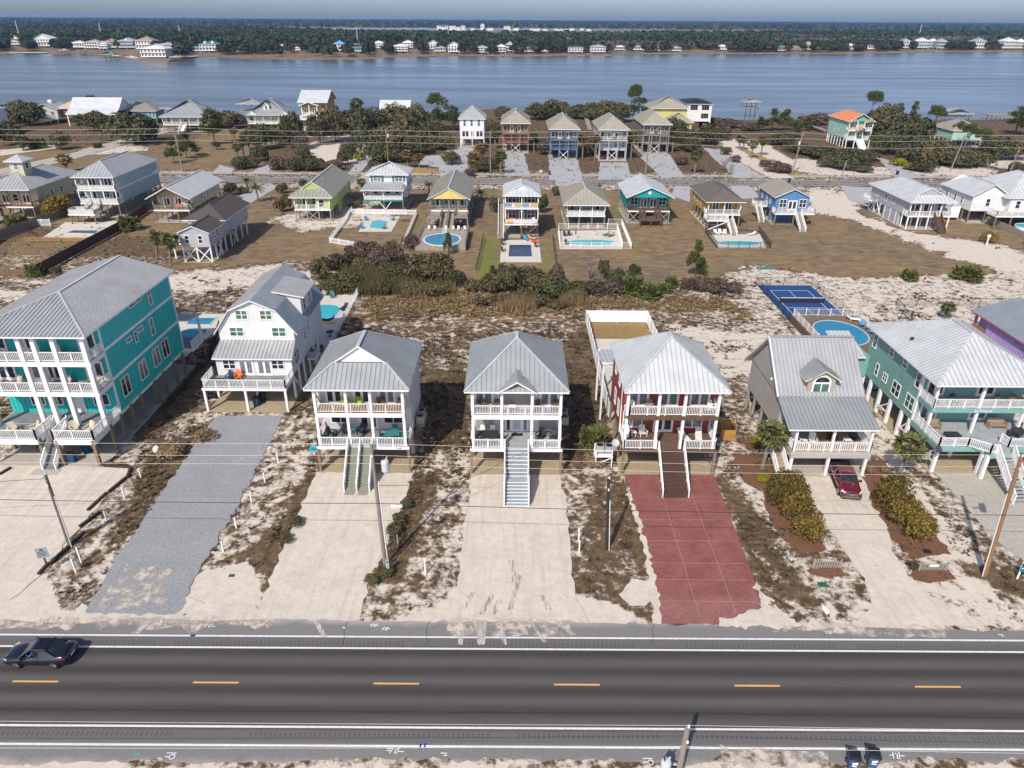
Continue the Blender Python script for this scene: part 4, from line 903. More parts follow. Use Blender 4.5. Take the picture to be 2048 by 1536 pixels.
# --- three two-storey duplex houses with double porches
def duplex(name, label, xc, w, yf, wallm, roofm, front, deckm, upm, railm, rise=.69, deckfm=None, stairs=None, yb=68.7, z1=2.95, z2=6.6, ze=9.35, cols=None, beam=None, gw=None):
 h = House(name, label, xc, yf); a, b = xc-w/2, xc+w/2; yw = yf+3.3
 h.slab(a-.1, b+.1, yf-.1, yb, CONC_T)
 yu = yf+1.95; h.wall(a+.05, b-.05, yw, yb, z1, z2-.46, wallm); h.wall(a+.05, b-.05, yu, yb, z2-.455, ze, wallm, 'upper_wall')
 h.deck(a, b, yf, yw, z1, deckm, beam or WHITE, .34); h.deck(a+.25, b-.25, yf+.1, yu, z2, upm, beam or WHITE, .45); h.part('soffit', M().box(a+.05, b-.05, yu, yw, z2-.5, z2-.46), WHITE)
 h.roof(a-.4, b+.4, yf-.35, yb+.4, ze, rise, roofm, front, 'hip', .45, gw=gw)
 h.part('porch_ceiling', M().box(a+.1, b-.1, yf+.2, yu-.01, ze-.2, ze-.12), WHITE)
 for x in cols or (a+.35, xc-w*.17, xc+w*.17, b-.35):
  h.post(x, yf+.25, z1, z2-.45, .26); h.post(x, yf+.25, z2, ze-.1, .26)
 h.rail([(a+.35, yu), (a+.35, yf+.25), (b-.35, yf+.25), (b-.35, yu)], z2, .95, railm, .15)
 for x in (a+.1, b-.1):
  for y in (yf+.12, yf+3.2, yf+6.5, yb-.3): h.post(x, y, .03, z1-.3, .24, PILE, 'piling')
 h.part('house_beam', M().box(a+.05, b-.05, yw+1.2, yw+1.4, z1-.5, z1), PILE)
 # dark stored clutter and a storage wall deep under the house
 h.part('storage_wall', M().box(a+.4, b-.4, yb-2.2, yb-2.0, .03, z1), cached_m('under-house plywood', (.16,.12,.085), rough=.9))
 h.yu = yu; return h, a, b, yw
RED_RAIL = paint('red brown band', (.2, .05, .035), .6)
h, a, b, yw = duplex('grey_dutch_gable_house', 'pale grey two storey house with dutch gable roof and double stairs', -14.45, 9.0, 58.5, GREYW, RM_GREY, ('dutch', 2.4), DK_GREY, DK_RED, paint('ivory paint', (.78,.74,.67), .5), gw=WHITE, cols=(-18.6, -15.65, -13.35, -10.3))
h.rail([(a+.1, yw), (a+.1, 58.6), (b-.1, 58.6), (b-.1, yw)], 2.95, .95)
h.stair(-15.85, -13.45, 58.45, 2.95, 55.2, .03, 14, FIELD_TR, WHITE, (0, 1, 2), mid=-14.65)
for x in (-15.3, -14.05): h.part('stair_mat', M().box(x-.45, x+.45, 54.6, 55.15, .02, .045), GREYWOOD)
for x in (-17.2, -14.5, -12.1): h.door('f', x, h.yu, 6.6, 1.5, 2.1, 2)
for x in (-17.2, -11.9): h.win('f', x, yw, 3.75, 1.8, 1.35, 2, 2)
h.door('f', -14.4, yw, 2.95, 1.7, 2.1, 2)
h.part('door_mat', M().box(-14.9, -13.8, yw-.9, yw-.35, 2.951, 2.975), cached_m('coir mat', (.22,.12,.04), rough=.95))
h.brace((a+.3, 58.9, 8.6), (a+.3, h.yu, 6.75), .2); h.text('house_number', '1168', -11.0, 58.49, 2.77, .3, BLACK)
for y in (63.5, 66): h.win('r', y, b-.05, 7.6, .7, 1.3)
h.part('meter_box', M().box(b-.05, b+.25, 59.9, 60.4, 1.3, 2.6), cached_m('ac grey', (.36,.37,.37)))
h.part('service_shelf', M().box(b-.05, b+1.0, 63.0, 65.4, 2.6, 2.75), GREYWOOD); h.brace((b, 64.2, 1.3), (b+.9, 64.2, 2.6), .12, GREYWOOD)
ac_unit(-9.45, 63.6, 2.75, 'nearer air conditioner on the side shelf of the dutch gable house'); ac_unit(-9.45, 64.8, 2.75, 'farther air conditioner on the side shelf of the dutch gable house')
for x, m, l in ((-16.15, LIME, 'lime green Adirondack chair left of the upper porch column'), (-14.85, LIME, 'lime green Adirondack chair right of the upper porch column'), (-12.75, BROWNF, 'brown wicker chair on the dutch gable upper porch, left of two'), (-10.7, BROWNF, 'brown wicker chair at the right end of the dutch gable upper porch')): adir(x, 59.75, 6.6, 0, m, l)
table(-15.5, 59.4, 6.6, .5, .5, LIME, 'lime green side table between the lime chairs', .5)
table(-11.75, 59.9, 2.95, 1.4, 1.1, TEALP, 'teal dining table on the lower deck of the dutch gable house', .76, .1)
for x, y, r, l in ((-12.75,60.0,1.6,'left'),(-10.75,60.0,-1.6,'right'),(-11.7,61.0,0,'far'),(-11.8,58.95,3.14,'near')): dine(x, y, 2.95, r, TEALP, 'teal chair on the %s side of the teal dining table' % l)
for x, y, r, m, l in ((-17.9,60.4,1.2,CHAR,'dark rocking chair by the left deck railing, farther one'),(-18.3,59.2,1.4,CHAR,'dark rocking chair by the left deck railing, nearer one'),(-16.6,60.9,.2,CHAR,'tall dark chair left of the teal stool on the lower deck'),(-15.0,61.0,-.2,CHAR,'tall dark chair right of the teal stool on the lower deck')): adir(x, y, 2.95, r, m, l)
table(-15.8, 60.9, 2.95, .45, .45, TEALP, 'teal stool between two tall dark chairs', .6); table(-17.9, 59.7, 2.95, .5, .5, TEALP, 'teal side table between the rocking chairs', .5)

h, a, b, yw = duplex('grey_hip_house', 'pale grey two storey house with pointed hip roof and central grey stairs', .45, 8.95, 58.25, GREYW, RM_GREY, 'hip', DK_BLUE, DK_BLUE, WHITE, cols=(-3.7, -.95, 1.9, 4.6))
h.rail([(a+.1, yw), (a+.1, 58.35), (-.65, 58.35)], 2.95, .95); h.rail([(1.6, 58.35), (b-.1, 58.35), (b-.1, yw)], 2.95, .95)
# little entry gable over the middle bay
h.faces('entry_roof', [[(-1.35,57.8,9.3),(.47,57.8,10.45),(.47,60.1,10.75),(-1.25,58.2,9.55)], [(2.3,57.8,9.3),(.47,57.8,10.45),(.47,60.1,10.75),(2.2,58.2,9.55)]], RM_GREY, .4)
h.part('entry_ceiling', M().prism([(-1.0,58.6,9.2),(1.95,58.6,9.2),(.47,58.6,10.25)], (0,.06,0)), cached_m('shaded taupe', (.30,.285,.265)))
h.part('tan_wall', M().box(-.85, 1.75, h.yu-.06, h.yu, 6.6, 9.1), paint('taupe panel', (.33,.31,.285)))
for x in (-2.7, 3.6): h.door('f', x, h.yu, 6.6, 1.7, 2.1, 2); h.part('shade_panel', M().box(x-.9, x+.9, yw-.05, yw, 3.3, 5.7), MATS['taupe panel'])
h.door('f', .5, yw, 2.95, 1.0, 2.1, 1, GREYW); h.win('f', -.35, yw, 3.1, .3, 1.8, 1, 1); h.win('f', 1.35, yw, 3.1, .3, 1.8, 1, 1)
h.part('door_mat', M().box(0, 1.1, yw-.9, yw-.4, 2.951, 2.975), BLACK)
h.text('house_number', '1\n1\n6\n4', 1.9, 58.36, 5.0, .32, BLACK); h.brace((a+.3, 58.7, 8.6), (a+.3, h.yu, 6.75), .2)
for x in (-.95, 1.9): h.part('porch_lamp', M().box(x-.12, x+.12, 58.6, 58.8, 5.85, 6.1), BLACK)
ST = paint('blue grey stair paint', (.27, .315, .35), .5)
h.stair(-.65, 1.6, 58.2, 2.95, 55.6, 1.55, 7, ST, WHITE, h=.85, nose=WHITE); h.deck(-.65, 1.6, 54.65, 55.6, 1.55, DK_BLUE, WHITE, .2); h.rail([(-.6,55.6),(-.6,54.65)],1.55,.85); h.rail([(1.55,55.6),(1.55,54.65)],1.55,.85)
h.stair(-.65, 1.6, 54.65, 1.55, 53.0, .03, 7, ST, WHITE, h=.85, nose=WHITE)
h.part('service_shelf', M().box(b-.05, b+.95, 62.6, 64.8, 2.9, 3.05), BROWNWOOD); h.brace((b, 63.6, 1.7), (b+.85, 63.6, 2.9), .12, BROWNWOOD)
ac_unit(5.4, 63.1, 3.05, 'nearer air conditioner on the side shelf of the grey hip roofed house'); ac_unit(5.4, 64.3, 3.05, 'farther air conditioner on the side shelf of the grey hip roofed house')
for x, r, l in ((-2.7,.3,'leftmost on the upper porch'),(-1.5,-.3,'second from the left on the upper porch'),(2.6,.3,'right of the taupe panel on the upper porch'),(4.2,-.3,'rightmost on the upper porch')): adir(x, 59.45, 6.6, r, BROWNF, 'brown wicker chair %s of the grey hip house' % l.replace('on the upper porch','on upper porch'))
table(.0, 59.3, 6.6, .8, .6, WHITEP, 'small white table in the middle of the upper porch', .5)
table(-2.35, 60.0, 2.95, 2.1, 1.0, CHAR, 'long dark dining table on the lower deck of the grey hip roofed house')
for i, (x, y, r) in enumerate(((-3.7,60.0,1.6),(-1.0,60.0,-1.6),(-2.9,59.1,3.14),(-1.9,59.1,3.14),(-2.9,60.9,0),(-1.9,60.9,0))): dine(x, y, 2.95, r, WHITEP if i > 3 else CHAR, ('dark chair at the left end','dark chair at the right end','dark chair near side left','dark chair near side right','white chair far side left','white chair far side right')[i]+' of the long dark dining table')
adir(2.85, 60.3, 2.95, -.5, CHAR, 'charcoal Adirondack chair on the lower deck, nearer the stairs'); adir(4.15, 60.2, 2.95, -.25, CHAR, 'charcoal Adirondack chair in the right corner of the lower deck')

h, a, b, yw = duplex('red_house', 'barn red two storey house with white hip roof and brown front stairs', 15.35, 9.1, 58.3, RED, RM_WHITE, 'hip', DK_BROWN, DK_BROWN, WHITE, cols=(10.9, 13.85, 16.3, 19.45), beam=BROWNWOOD, ze=9.4)
h.rail([(a+.1, yw), (a+.1, 58.4), (14.0, 58.4)], 2.95, .95); h.rail([(16.75, 58.4), (b-.1, 58.4), (b-.1, yw)], 2.95, .95)
BTR = decking('brown stair boards', (.085, .048, .035), .3, 'Y')
h.stair(14.2, 16.65, 58.25, 2.95, 54.5, .05, 13, BTR, WHITE, h=.9, sm=BROWNWOOD)
for x in (12.2, 15.1, 18.1): h.door('f', x, h.yu, 6.6, 1.8, 2.1, 2, GLASS_B)
for x in (12.1, 18.1): h.win('f', x, yw, 3.6, 1.8, 1.6, 2, 2, GLASS_B)
h.door('f', 15.2, yw, 2.95, 1.8, 2.1, 2)
for x in (13.6, 16.8): h.part('wall_lamp', M().box(x-.12, x+.12, yw-.2, yw, 5.0, 5.5), WHITE)
for y, z in ((63.2, 4.2), (65.6, 4.2), (63.6, 7.3), (66.4, 7.3)): h.win('l', y, a+.05, z, .75, 1.5)
h.part('corner_board', M().box(a, a+.1, yw-.06, yw+.15, 2.95, 9.3), WHITE); h.part('corner_board', M().box(b-.1, b, yw-.06, yw+.15, 2.95, 9.3), WHITE)
h.faces('rear_porch_roof', [[(9.6,68.7,7.3),(12,68.7,7.3),(12,74.0,6.4),(9.6,74.0,6.4)]], RM_WHITE, .5)
for y in (69.2, 73.7): h.post(9.9, y, .0, 6.6, .2)
for x, y, r, l in ((11.35,61.0,-.2,'left chair by the left window'),(13.1,61.0,.15,'right chair by the left window')): adir(x, y, 2.95, r, WHITEP, 'white Adirondack chair, %s of the red house' % l)
table(12.2, 60.9, 2.95, .5, .5, WHITEP, 'white side table between the chairs of the red house', .45)
lounger(17.05, 60.4, 2.95, .25, WHITEP, WHITEP, 'white lounger beside the porch column of the red house'); lounger(18.6, 60.6, 2.95, -.2, WHITEP, WHITEP, 'white lounger in the right corner of the red house deck')
adir(11.3, 59.5, 6.6, -.6, WHITEP, 'white chair at the left end of the upper porch of the red house'); adir(13.2, 59.6, 6.6, .0, GREYF, 'tan sling chair between the upper porch doors of the red house'); adir(19.2, 59.5, 6.6, .6, WHITEP, 'white chair at the right end of the upper porch of the red house')
e = empty('equipment_stand', 'white wooden stand for the air conditioners beside the red house', 'stand', (9.3, 60.2, 0))
for x, y in ((-.9,-.6),(.7,-.6),(-.9,.7),(.7,.7)): link('leg', cached('eqleg', lambda: M().cbox(0,0,0,.1,.1,2.0).mesh('leg')), WHITE, e, (x, y, 0))
obj('shelf', M().box(-1,.8,-.7,.8,1.2,1.28), WHITE, e); obj('rail', rebox([((-.9,-.6,1.9),(.7,-.6,1.9),.08,.08),((-.9,-.6,.3),(.7,-.6,1.1),.08,.08)]), WHITE, e)
ac_unit(8.85, 60.5, 1.28, 'air conditioner on the white stand beside the red house, left one'); ac_unit(9.75, 60.4, 1.28, 'air conditioner on the white stand beside the red house, right one')
dish(10.2, 59.5, 2.0, 'grey satellite dish beside the front corner of the red house', .3, .9)
fence('vinyl_fence', [(10.9, 69.6), (10.9, 97.9), (19.9, 97.9), (19.9, 83)], 1.85, VINYL, 'tall white vinyl privacy fence round the yard behind the red house', 'panel', 2.3)
sheet('yard_turf', [(11.1,91.7),(19.7,91.7),(19.7,97.7),(11.1,97.7)], .03, speckle('tan turf', [(.3,(.24,.15,.055)),(.7,(.33,.22,.09))], 1.5, .02, .95, .4, .4)); patio([(11.1,70),(19.7,70),(19.7,91.7),(11.1,91.7)], CONC_P)
pool(ellipse(14.5, 84.6, 2.4, 2.2, 26), .03, 'turquoise pool behind the red house inside the white fence', POOLW, CONC_P)
e = empty('cedar_bin', 'open topped cedar board bin beside the red house', 'bin', (23.3, 66.0, 0))
for nme, b_ in (('side_board',(-.8,-.74,-.6,.9,0,1.3)),('side_board',(.74,.8,-.6,.9,0,1.3)),('front_board',(-.74,.74,-.6,-.54,0,.9)),('back_board',(-.74,.74,.84,.9,0,1.4)),('lid',(-.72,.72,-1.3,-.62,.02,.08))): obj(nme, M().box(*b_), CEDAR, e)

# --- beige saltbox house
h = House('beige_saltbox_house', 'beige house with steep pale metal roof, lean-to porch roof and arched dormer', 30.9, 58.2)
FZ = 2.85; a, b = 26.9, 34.7
h.slab(27.3, 34.9, 58.1, 71, CONC)
h.wall(a, b, 62.1, 72.0, FZ, 6.2, BEIGE)
h.part('gable', M().prism([(a,62.1,6.15),(a,62.1,6.6),(a,67.2,10.85),(a,72.1,6.1)], (b-a, 0, 0)), BEIGE)
h.faces('roof', [[(26.45,62.2,6.8),(35.1,62.2,6.8),(35.1,67.2,11.1),(26.45,67.2,11.1)], [(26.45,67.2,11.1),(35.1,67.2,11.1),(35.1,73,5.9),(26.45,73,5.9)]], RM_LIGHT, .4)
h.part('ridge_cap', M().beam((26.45,67.2,11.13),(35.1,67.2,11.13),.35,.06), RM_LIGHT)
h.faces('porch_roof', [[(26.3,57.9,5.5),(34.95,57.9,5.5),(35.1,62.2,6.8),(26.45,62.2,6.8)]], RM_GREY, .4)
h.part('rake_board', M().beam((26.4,62.2,6.72),(26.4,67.2,11.0),.1,.2), WHITE); h.part('rake_board', M().beam((26.4,67.2,11.0),(26.4,73,5.82),.1,.2), WHITE)
dz = 6.95; h.part('dormer', M().prism([(29.35,62.6,dz),(32.0,62.6,dz),(32.0,62.6,8.5),(30.68,62.6,9.3),(29.35,62.6,8.5)], (0,3.0,0)), siding('tan lap siding', (.47,.38,.29), .15))
h.faces('dormer_roof', [[(28.85,62.2,8.45),(30.68,62.2,9.55),(30.68,65.4,9.62),(28.85,64.2,8.5)], [(32.5,62.2,8.45),(30.68,62.2,9.55),(30.68,65.4,9.62),(32.5,64.2,8.5)]], RM_GREY, .3, th=.1)
h.win('f', 30.68, 62.6, dz+.1, 1.5, .95, 2, 1, GLASS_G, .14)
arch = [(.78*math.cos(t), .62*math.sin(t)) for t in [math.pi*i/12 for i in range(13)]]
aw = M().prism([(30.68+x*1.15, 62.55, dz+1.2+z*1.15) for x, z in arch], (0,.05,0)); ao = h.part('window', aw, TRIM); q = M().prism([(30.68+x*.9, 62.53, dz+1.25+z*.9) for x, z in arch], (0,.03,0)).shift(h.x, h.y); obj('pane', q, GLASS, ao)
h.deck(27.1, 34.9, 58.2, 62.1, FZ, DK_TAN, BEIGE, .75); h.rail([(27.25, 62.1), (27.25, 58.35), (34.75, 58.35), (34.75, 62.1)], FZ, .95, sp=.2, bw=.07)
for x in (27.35, 30.95, 34.6): h.post(x, 58.4, FZ, 5.5, .22); h.post(x, 58.4, .03, FZ-.6, .26); h.post(x, 62.3, .03, FZ-.1, .24)
for y in (64.6, 67, 69.5, 71.8): h.post(a+.1, y, .03, FZ, .24, GREYWOOD); h.post(b-.1, y, .03, FZ, .24)
h.brace((a, 69.5, .3), (a, 71.8, 2.6), .13, GREYWOOD); h.brace((a, 67, 2.6), (a, 69.5, .3), .13, GREYWOOD)
h.part('teal_door', M().box(27.4, 29.6, 62.0, 62.09, FZ, 5.0), paint('teal trim', (.01,.24,.25))); h.win('f', 28.9, 62.0, 3.9, .9, .8, 1, 1); h.win('f', 31.0, 62.09, 3.8, 1.0, 1.0, 1, 2); h.door('f', 33.0, 62.09, FZ, 1.5, 2.05, 2)
h.stair(25.95, 27.0, 62.5, FZ, 57.2, .05, 14, DK_TAN, WHITE, h=.9)
h.deck(25.9, 27.1, 62.5, 64.0, FZ, DK_TAN, BEIGE)
h.part('wall_light', M().cbox(a-.08, 65.6, 6.9, .15, .25, .2), WHITE)
for x, y, r, l in ((28.0,59.9,.2,'left'),(29.7,59.9,-.2,'right')): adir(x, y, FZ, r, WHITEP, 'white Adirondack chair on the porch of the beige house, %s one' % l)
table(28.85, 59.7, FZ, .5, .5, WHITEP, 'white side table between the chairs of the beige house', .45); table(33.0, 59.6, FZ, .7, .6, WHITEP, 'white table at the right end of the beige house porch', .6)
for x, r in ((31.8,.4),(33.9,-.4)): adir(x, 60.4, FZ, r, CHAR, 'dark patio chair on the porch of the beige house, %s the white table' % ('left of' if x < 33 else 'right of'))

# --- seafoam house on the right
h = House('seafoam_house', 'seafoam green two storey house with big white hip roof and white railed decks', 46.8, 59.0)
a, b = 41.7, 52.3; F1, F2, ZE = 3.0, 5.85, 8.7
h.slab(41.5, 52.5, 58.9, 76, CONC_T)
h.wall(a, b, 64.3, 75.9, F1-.1, ZE, SEA); h.roof(41.0, 53.0, 60.9, 76.5, ZE+.05, .5, RM_WHITE, 'hip', 'hip', .5)
h.deck(a, b, 61.6, 64.3, F2, DK_BLUE, SEA, .5); h.deck(a, 46.2, 59.0, 64.3, F1, DK_BLUE, SEA, .55); h.deck(46.2, b, 60.0, 64.3, F1-.005, DK_BLUE, SEA, .55); h.deck(46.2, 48.6, 57.8, 60.0, F1, DK_BLUE, SEA, .55); h.deck(48.6, b, 58.9, 60.0, F1-.005, DK_BLUE, SEA, .55)
h.rail([(a+.1, 64.3), (a+.1, 61.7), (b, 61.7)], F2, .95); h.rail([(a+.1, 64.3), (a+.1, 59.1), (44.6, 59.1), (46.1, 57.9), (46.6, 57.9)], F1, .95); h.rail([(48.3, 60.0), (48.5, 59.0), (b, 59.0)], F1, .95)
for x in (a+.15, 46.4, 51.0): h.post(x, 61.8, F2, ZE, .24); h.post(x, 61.8, F1, F2-.5, .24)
h.stair(46.7, 48.2, 57.8, F1, 53.8, .05, 14, DK_BLUE, WHITE, h=.95, closed=False)
for x, y in ((41.85,59.15),(46.3,59.0),(46.1,58.0),(45.2,62),(52,59),(52,64),(48.4,58.2)): h.post(x, y, .03, F1-.4, .32)
for y in (64.6, 66.3, 68.8, 71.2, 73.6, 75.6): h.post(a+.05, y, .03, F1-.1, .34); h.post(b-.1, y, .03, F1-.1, .34)
for y0, y1 in ((59.2,61.5),(64.6,66.3),(68.8,71.2)): h.brace((a, y0, 2.5), (a, y1, .6), .14); h.brace((a, y0, 1.2), (a, y1, 1.2), .12); h.post(a+.05, y1, .03, F1-.4, .3)
for y, z, w, hh, nx in ((65.4,3.75,1.5,1.4,2),(68.4,3.75,1.5,1.4,2),(71.0,4.1,.8,.85,2),(73.0,3.9,.55,1.3,1)): h.win('l', y, a, z, w, hh, nx, 2, GLASS_G if y < 66 else GLASS)
for y, z, w, hh in ((65.0,6.5,.75,1.5),(68.0,7.25,.8,.9),(71.0,7.25,.8,.9),(74.8,6.6,.7,1.5)): h.win('l', y, a, z, w, hh, 1, 2)
h.part('corner_board', M().box(a-.04, a+.16, 64.24, 64.42, F1, ZE), WHITE)
for x in (43.2, 48.4): h.door('f', x, 64.3, F1, 1.7, 2.1, 2); h.door('f', x, 64.3, F2, 1.7, 2.1, 2)
h.text('name_sign', 'Surf Island', 46.8, 61.59, F2-.27, .42, WHITE); h.text('unit_letter', 'A', 41.95, 61.59, F2-.2, .25, WHITE)
h.wall(38.6, a, 75.2, 79.5, 2.6, 5.2, SEA, 'side_wing'); h.faces('wing_roof', [[(38.2,74.6,5.35),(41.0,74.6,5.35),(41.0,80,6.4),(38.2,80,6.4)]], RM_WHITE, .5)
for x, y in ((47.0,70.2),(45.2,72.6)): h.part('roof_vent', M().cbox(x-2.6, y-3, 9.75 if y < 71 else 9.85, .35, .2, .18), BLACK)
GB = plain('weathered teak', (.30,.23,.16), .8)
sofa(42.8, 62.6, F1, 0, GB, GB, 'weathered wooden bench under the left upper balcony of the seafoam house'); sofa(49.6, 62.8, F1, 0, GB, GB, 'weathered wooden bench against the right wall of the seafoam house')
table(44.0, 60.8, F1, 1.4, .9, CHAR, 'low dark glass table on the left deck of the seafoam house', .42); table(50.6, 61.0, F1, 1.4, 1.4, CHAR, 'round dark table on the right deck of the seafoam house', .74, 0, True)
for x, y, r in ((49.5,60.6,1.3),(51.4,62.0,-.4),(51.6,60.4,-1.6)): dine(x, y, F1, r, CHAR, 'dark chair %s the round table of the seafoam house' % {49.5:'left of',51.4:'behind',51.6:'right of'}[x])
adir(44.2, 62.6, F2, 0, CHAR, 'black wicker chair on the left upper balcony of the seafoam house'); adir(42.3, 62.7, F2, .4, BROWNF, 'brown chair in the left corner of the upper balcony of the seafoam house'); adir(48.9, 62.6, F2, .3, BROWNF, 'brown wicker chair on the right upper balcony, left of two'); adir(50.1, 62.6, F2, -.3, BROWNF, 'brown wicker chair on the right upper balcony, right of two')
dish(41.3, 58.4, 2.2, 'dark satellite dish at the deck corner of the seafoam house', .4, .9, cached_m('dark dish', (.05,.055,.07)))
ac_unit(41.2, 59.9, 1.2, 'white meter cabinet on the front corner post of the seafoam house')
# raised pool and court behind
e = tag(empty('pool_deck', 'raised wooden pool deck behind the beige house', 'deck', (45.9, 93.8, 0)), None)
obj('platform', M().box(-4.5, 5.5, -11, 4.6, 0, 1.1), decking('pool deck boards', (.2,.135,.085), .2, 'Y'), e); obj('skirt', M().box(-4.56, -4.5, -11, 4.6, 0, 1.1), BROWNWOOD, e)
pool(ellipse(46.0, 91.9, 3.4, 4.4, 32), 1.1, 'oval blue above-ground pool behind the seafoam house', POOLB, plain('pool rim grey', (.55,.58,.6)), None, None, .16)
fence('metal_fence', [(41.6, 83.2), (41.6, 98.2), (50.6, 98.2), (50.6, 90)], 1.1, WHITE, 'white metal fence round the raised oval pool', 'metal', 1.9, WHITE, 1.1, 'fence', .08)
lounger(49.6, 96.4, 1.12, 1.2, WHITEP, WHITEP, 'white lounger on the raised pool deck'); adir(50.0, 94.2, 1.12, -.5, plain('blue chair plastic', (.05,.25,.5), .5), 'blue garden chair on the raised pool deck, farther one'); adir(50.2, 91.6, 1.12, -.6, MATS['blue chair plastic'], 'blue garden chair on the raised pool deck, nearer one'); dine(50.1, 92.9, 1.12, -1, GREYF, 'tan chair between the blue chairs on the raised pool deck')
ct = tag(empty('sports_court', 'blue pickleball court with white lines and black net behind the pool', 'sports court', (36.0, 100, 0)), None)
CTB = speckle('blue court paint', [(.3,(.012,.055,.18)),(.7,(.02,.075,.23))], 3, .004, .7)
cp = [at(1515,572), at(1618,570), at(1700,645), at(1590,648)]; cX0 = 41.5; cX1 = 50.5; cY0, cY1 = 98.6, 114.8
obj('surface', M().box(cX0-36, cX1-36, cY0-100, cY1-100, .0, .04), CTB, ct)
ln = M(); L0, L1, B0, B1 = cX0+1.3, cX1-1.4, cY0+2, cY1-2.6; ym = (B0+B1)/2; 
for q in ((L0,L1,B1-.09,B1),(L0,L1,B0,B0+.09),(L0,L0+.09,B0,B1),(L1-.09,L1,B0,B1),(L0,L1,ym+2.1,ym+2.2),(L0,L1,ym-2.2,ym-2.1),((L0+L1)/2-.04,(L0+L1)/2+.04,ym+2.15,B1),((L0+L1)/2-.04,(L0+L1)/2+.04,B0,ym-2.15)): ln.box(q[0]-36, q[1]-36, q[2]-100, q[3]-100, .043, .047)
obj('court_lines', ln, LINE, ct); net = M().box(L0-36-.3, L1-36+.3, ym-100-.02, ym-100+.02, .08, .85); obj('net', net, plain('black net', (.015,.02,.04), .8), ct); obj('net_tape', M().box(L0-36.3, L1-35.7, ym-100-.03, ym-100+.03, .85, .93), WHITE, ct)
for x in (L0-.3, L1+.3): link('net_post', cached('npost', lambda: M().cbox(0,0,.04,.08,.08,.92).mesh('net_post')), BLACK, ct, (x-36, ym-100, 0))
fence('chain_fence', [(cX0-.2, cY0), (cX0-.2, cY1+.2), (cX1+.2, cY1+.2), (cX1+.2, cY0-1)], 1.4, BLACK, 'black chain-link fence round the blue court', 'mesh', 2.6, BLACK, 0, 'fence', .06)
fence('chain_fence', [(57.5, 88), (60.5, 105.5), (90, 105.5)], 1.3, BLACK, 'dark chain-link fence across the sand behind the purple house', 'mesh', 3.4, BLACK, 0, 'fence', .06)
# --- purple house at the right edge
h = House('purple_house', 'purple board house with pink trim and grey metal roof at the right edge', 65.5, 70)
h.slab(60, 71, 69, 86.6, CONC_T); h.wall(60.2, 71, 69, 83.6, 3.9, 6.6, PURP); PK = paint('pink trim', (.50,.13,.2)); bt = M()
for k in range(32): bt.box(60.16, 60.2, 69.1+k*.45, 69.18+k*.45, 4.1, 6.5)
h.part('battens', bt, PURP); h.part('trim_band', M().box(60.1, 60.2, 69, 86.4, 3.55, 4.0), PK); h.part('trim_band', M().box(60.12, 60.2, 69, 83.6, 6.42, 6.6), PK)
h.roof(59.7, 71.5, 68.6, 86.9, 6.6, .3, RM_BLUEG, 'hip', 'gable', .5, PK); h.win('l', 75.2, 60.16, 4.6, .9, 1.5, 1, 2, GLASS_G); h.win('l', 71.5, 60.16, 4.6, .9, 1.5, 1, 2)
h.deck(60.2, 71, 83.6, 86.4, 3.95, DK_TAN, PURP); h.rail([(60.3, 83.7), (60.3, 86.3), (71, 86.3)], 3.95, 1.0, CEDAR); h.post(60.35, 86.2, 3.95, 6.5, .25, PK); h.part('porch_wall', M().box(60.9, 61.0, 83.6, 86.2, 3.95, 6.5), PURP)
for y in (69.5, 72.5, 75.5, 78.5, 81.5, 84, 86.2): h.post(60.4, y, .02, 3.6, .25, PK); h.post(70.5, y, .02, 3.6, .25, PK)
h.wall(63, 70.5, 70, 83, .04, 3.5, PURP, 'lower_wall'); h.part('roof_vent', M().cbox(62.5, 78, 7.3, .12, .12, .5), WHITE); h.part('roof_vent', M().cbox(62.8, 75.6, 7.4, .12, .12, .5), WHITE)
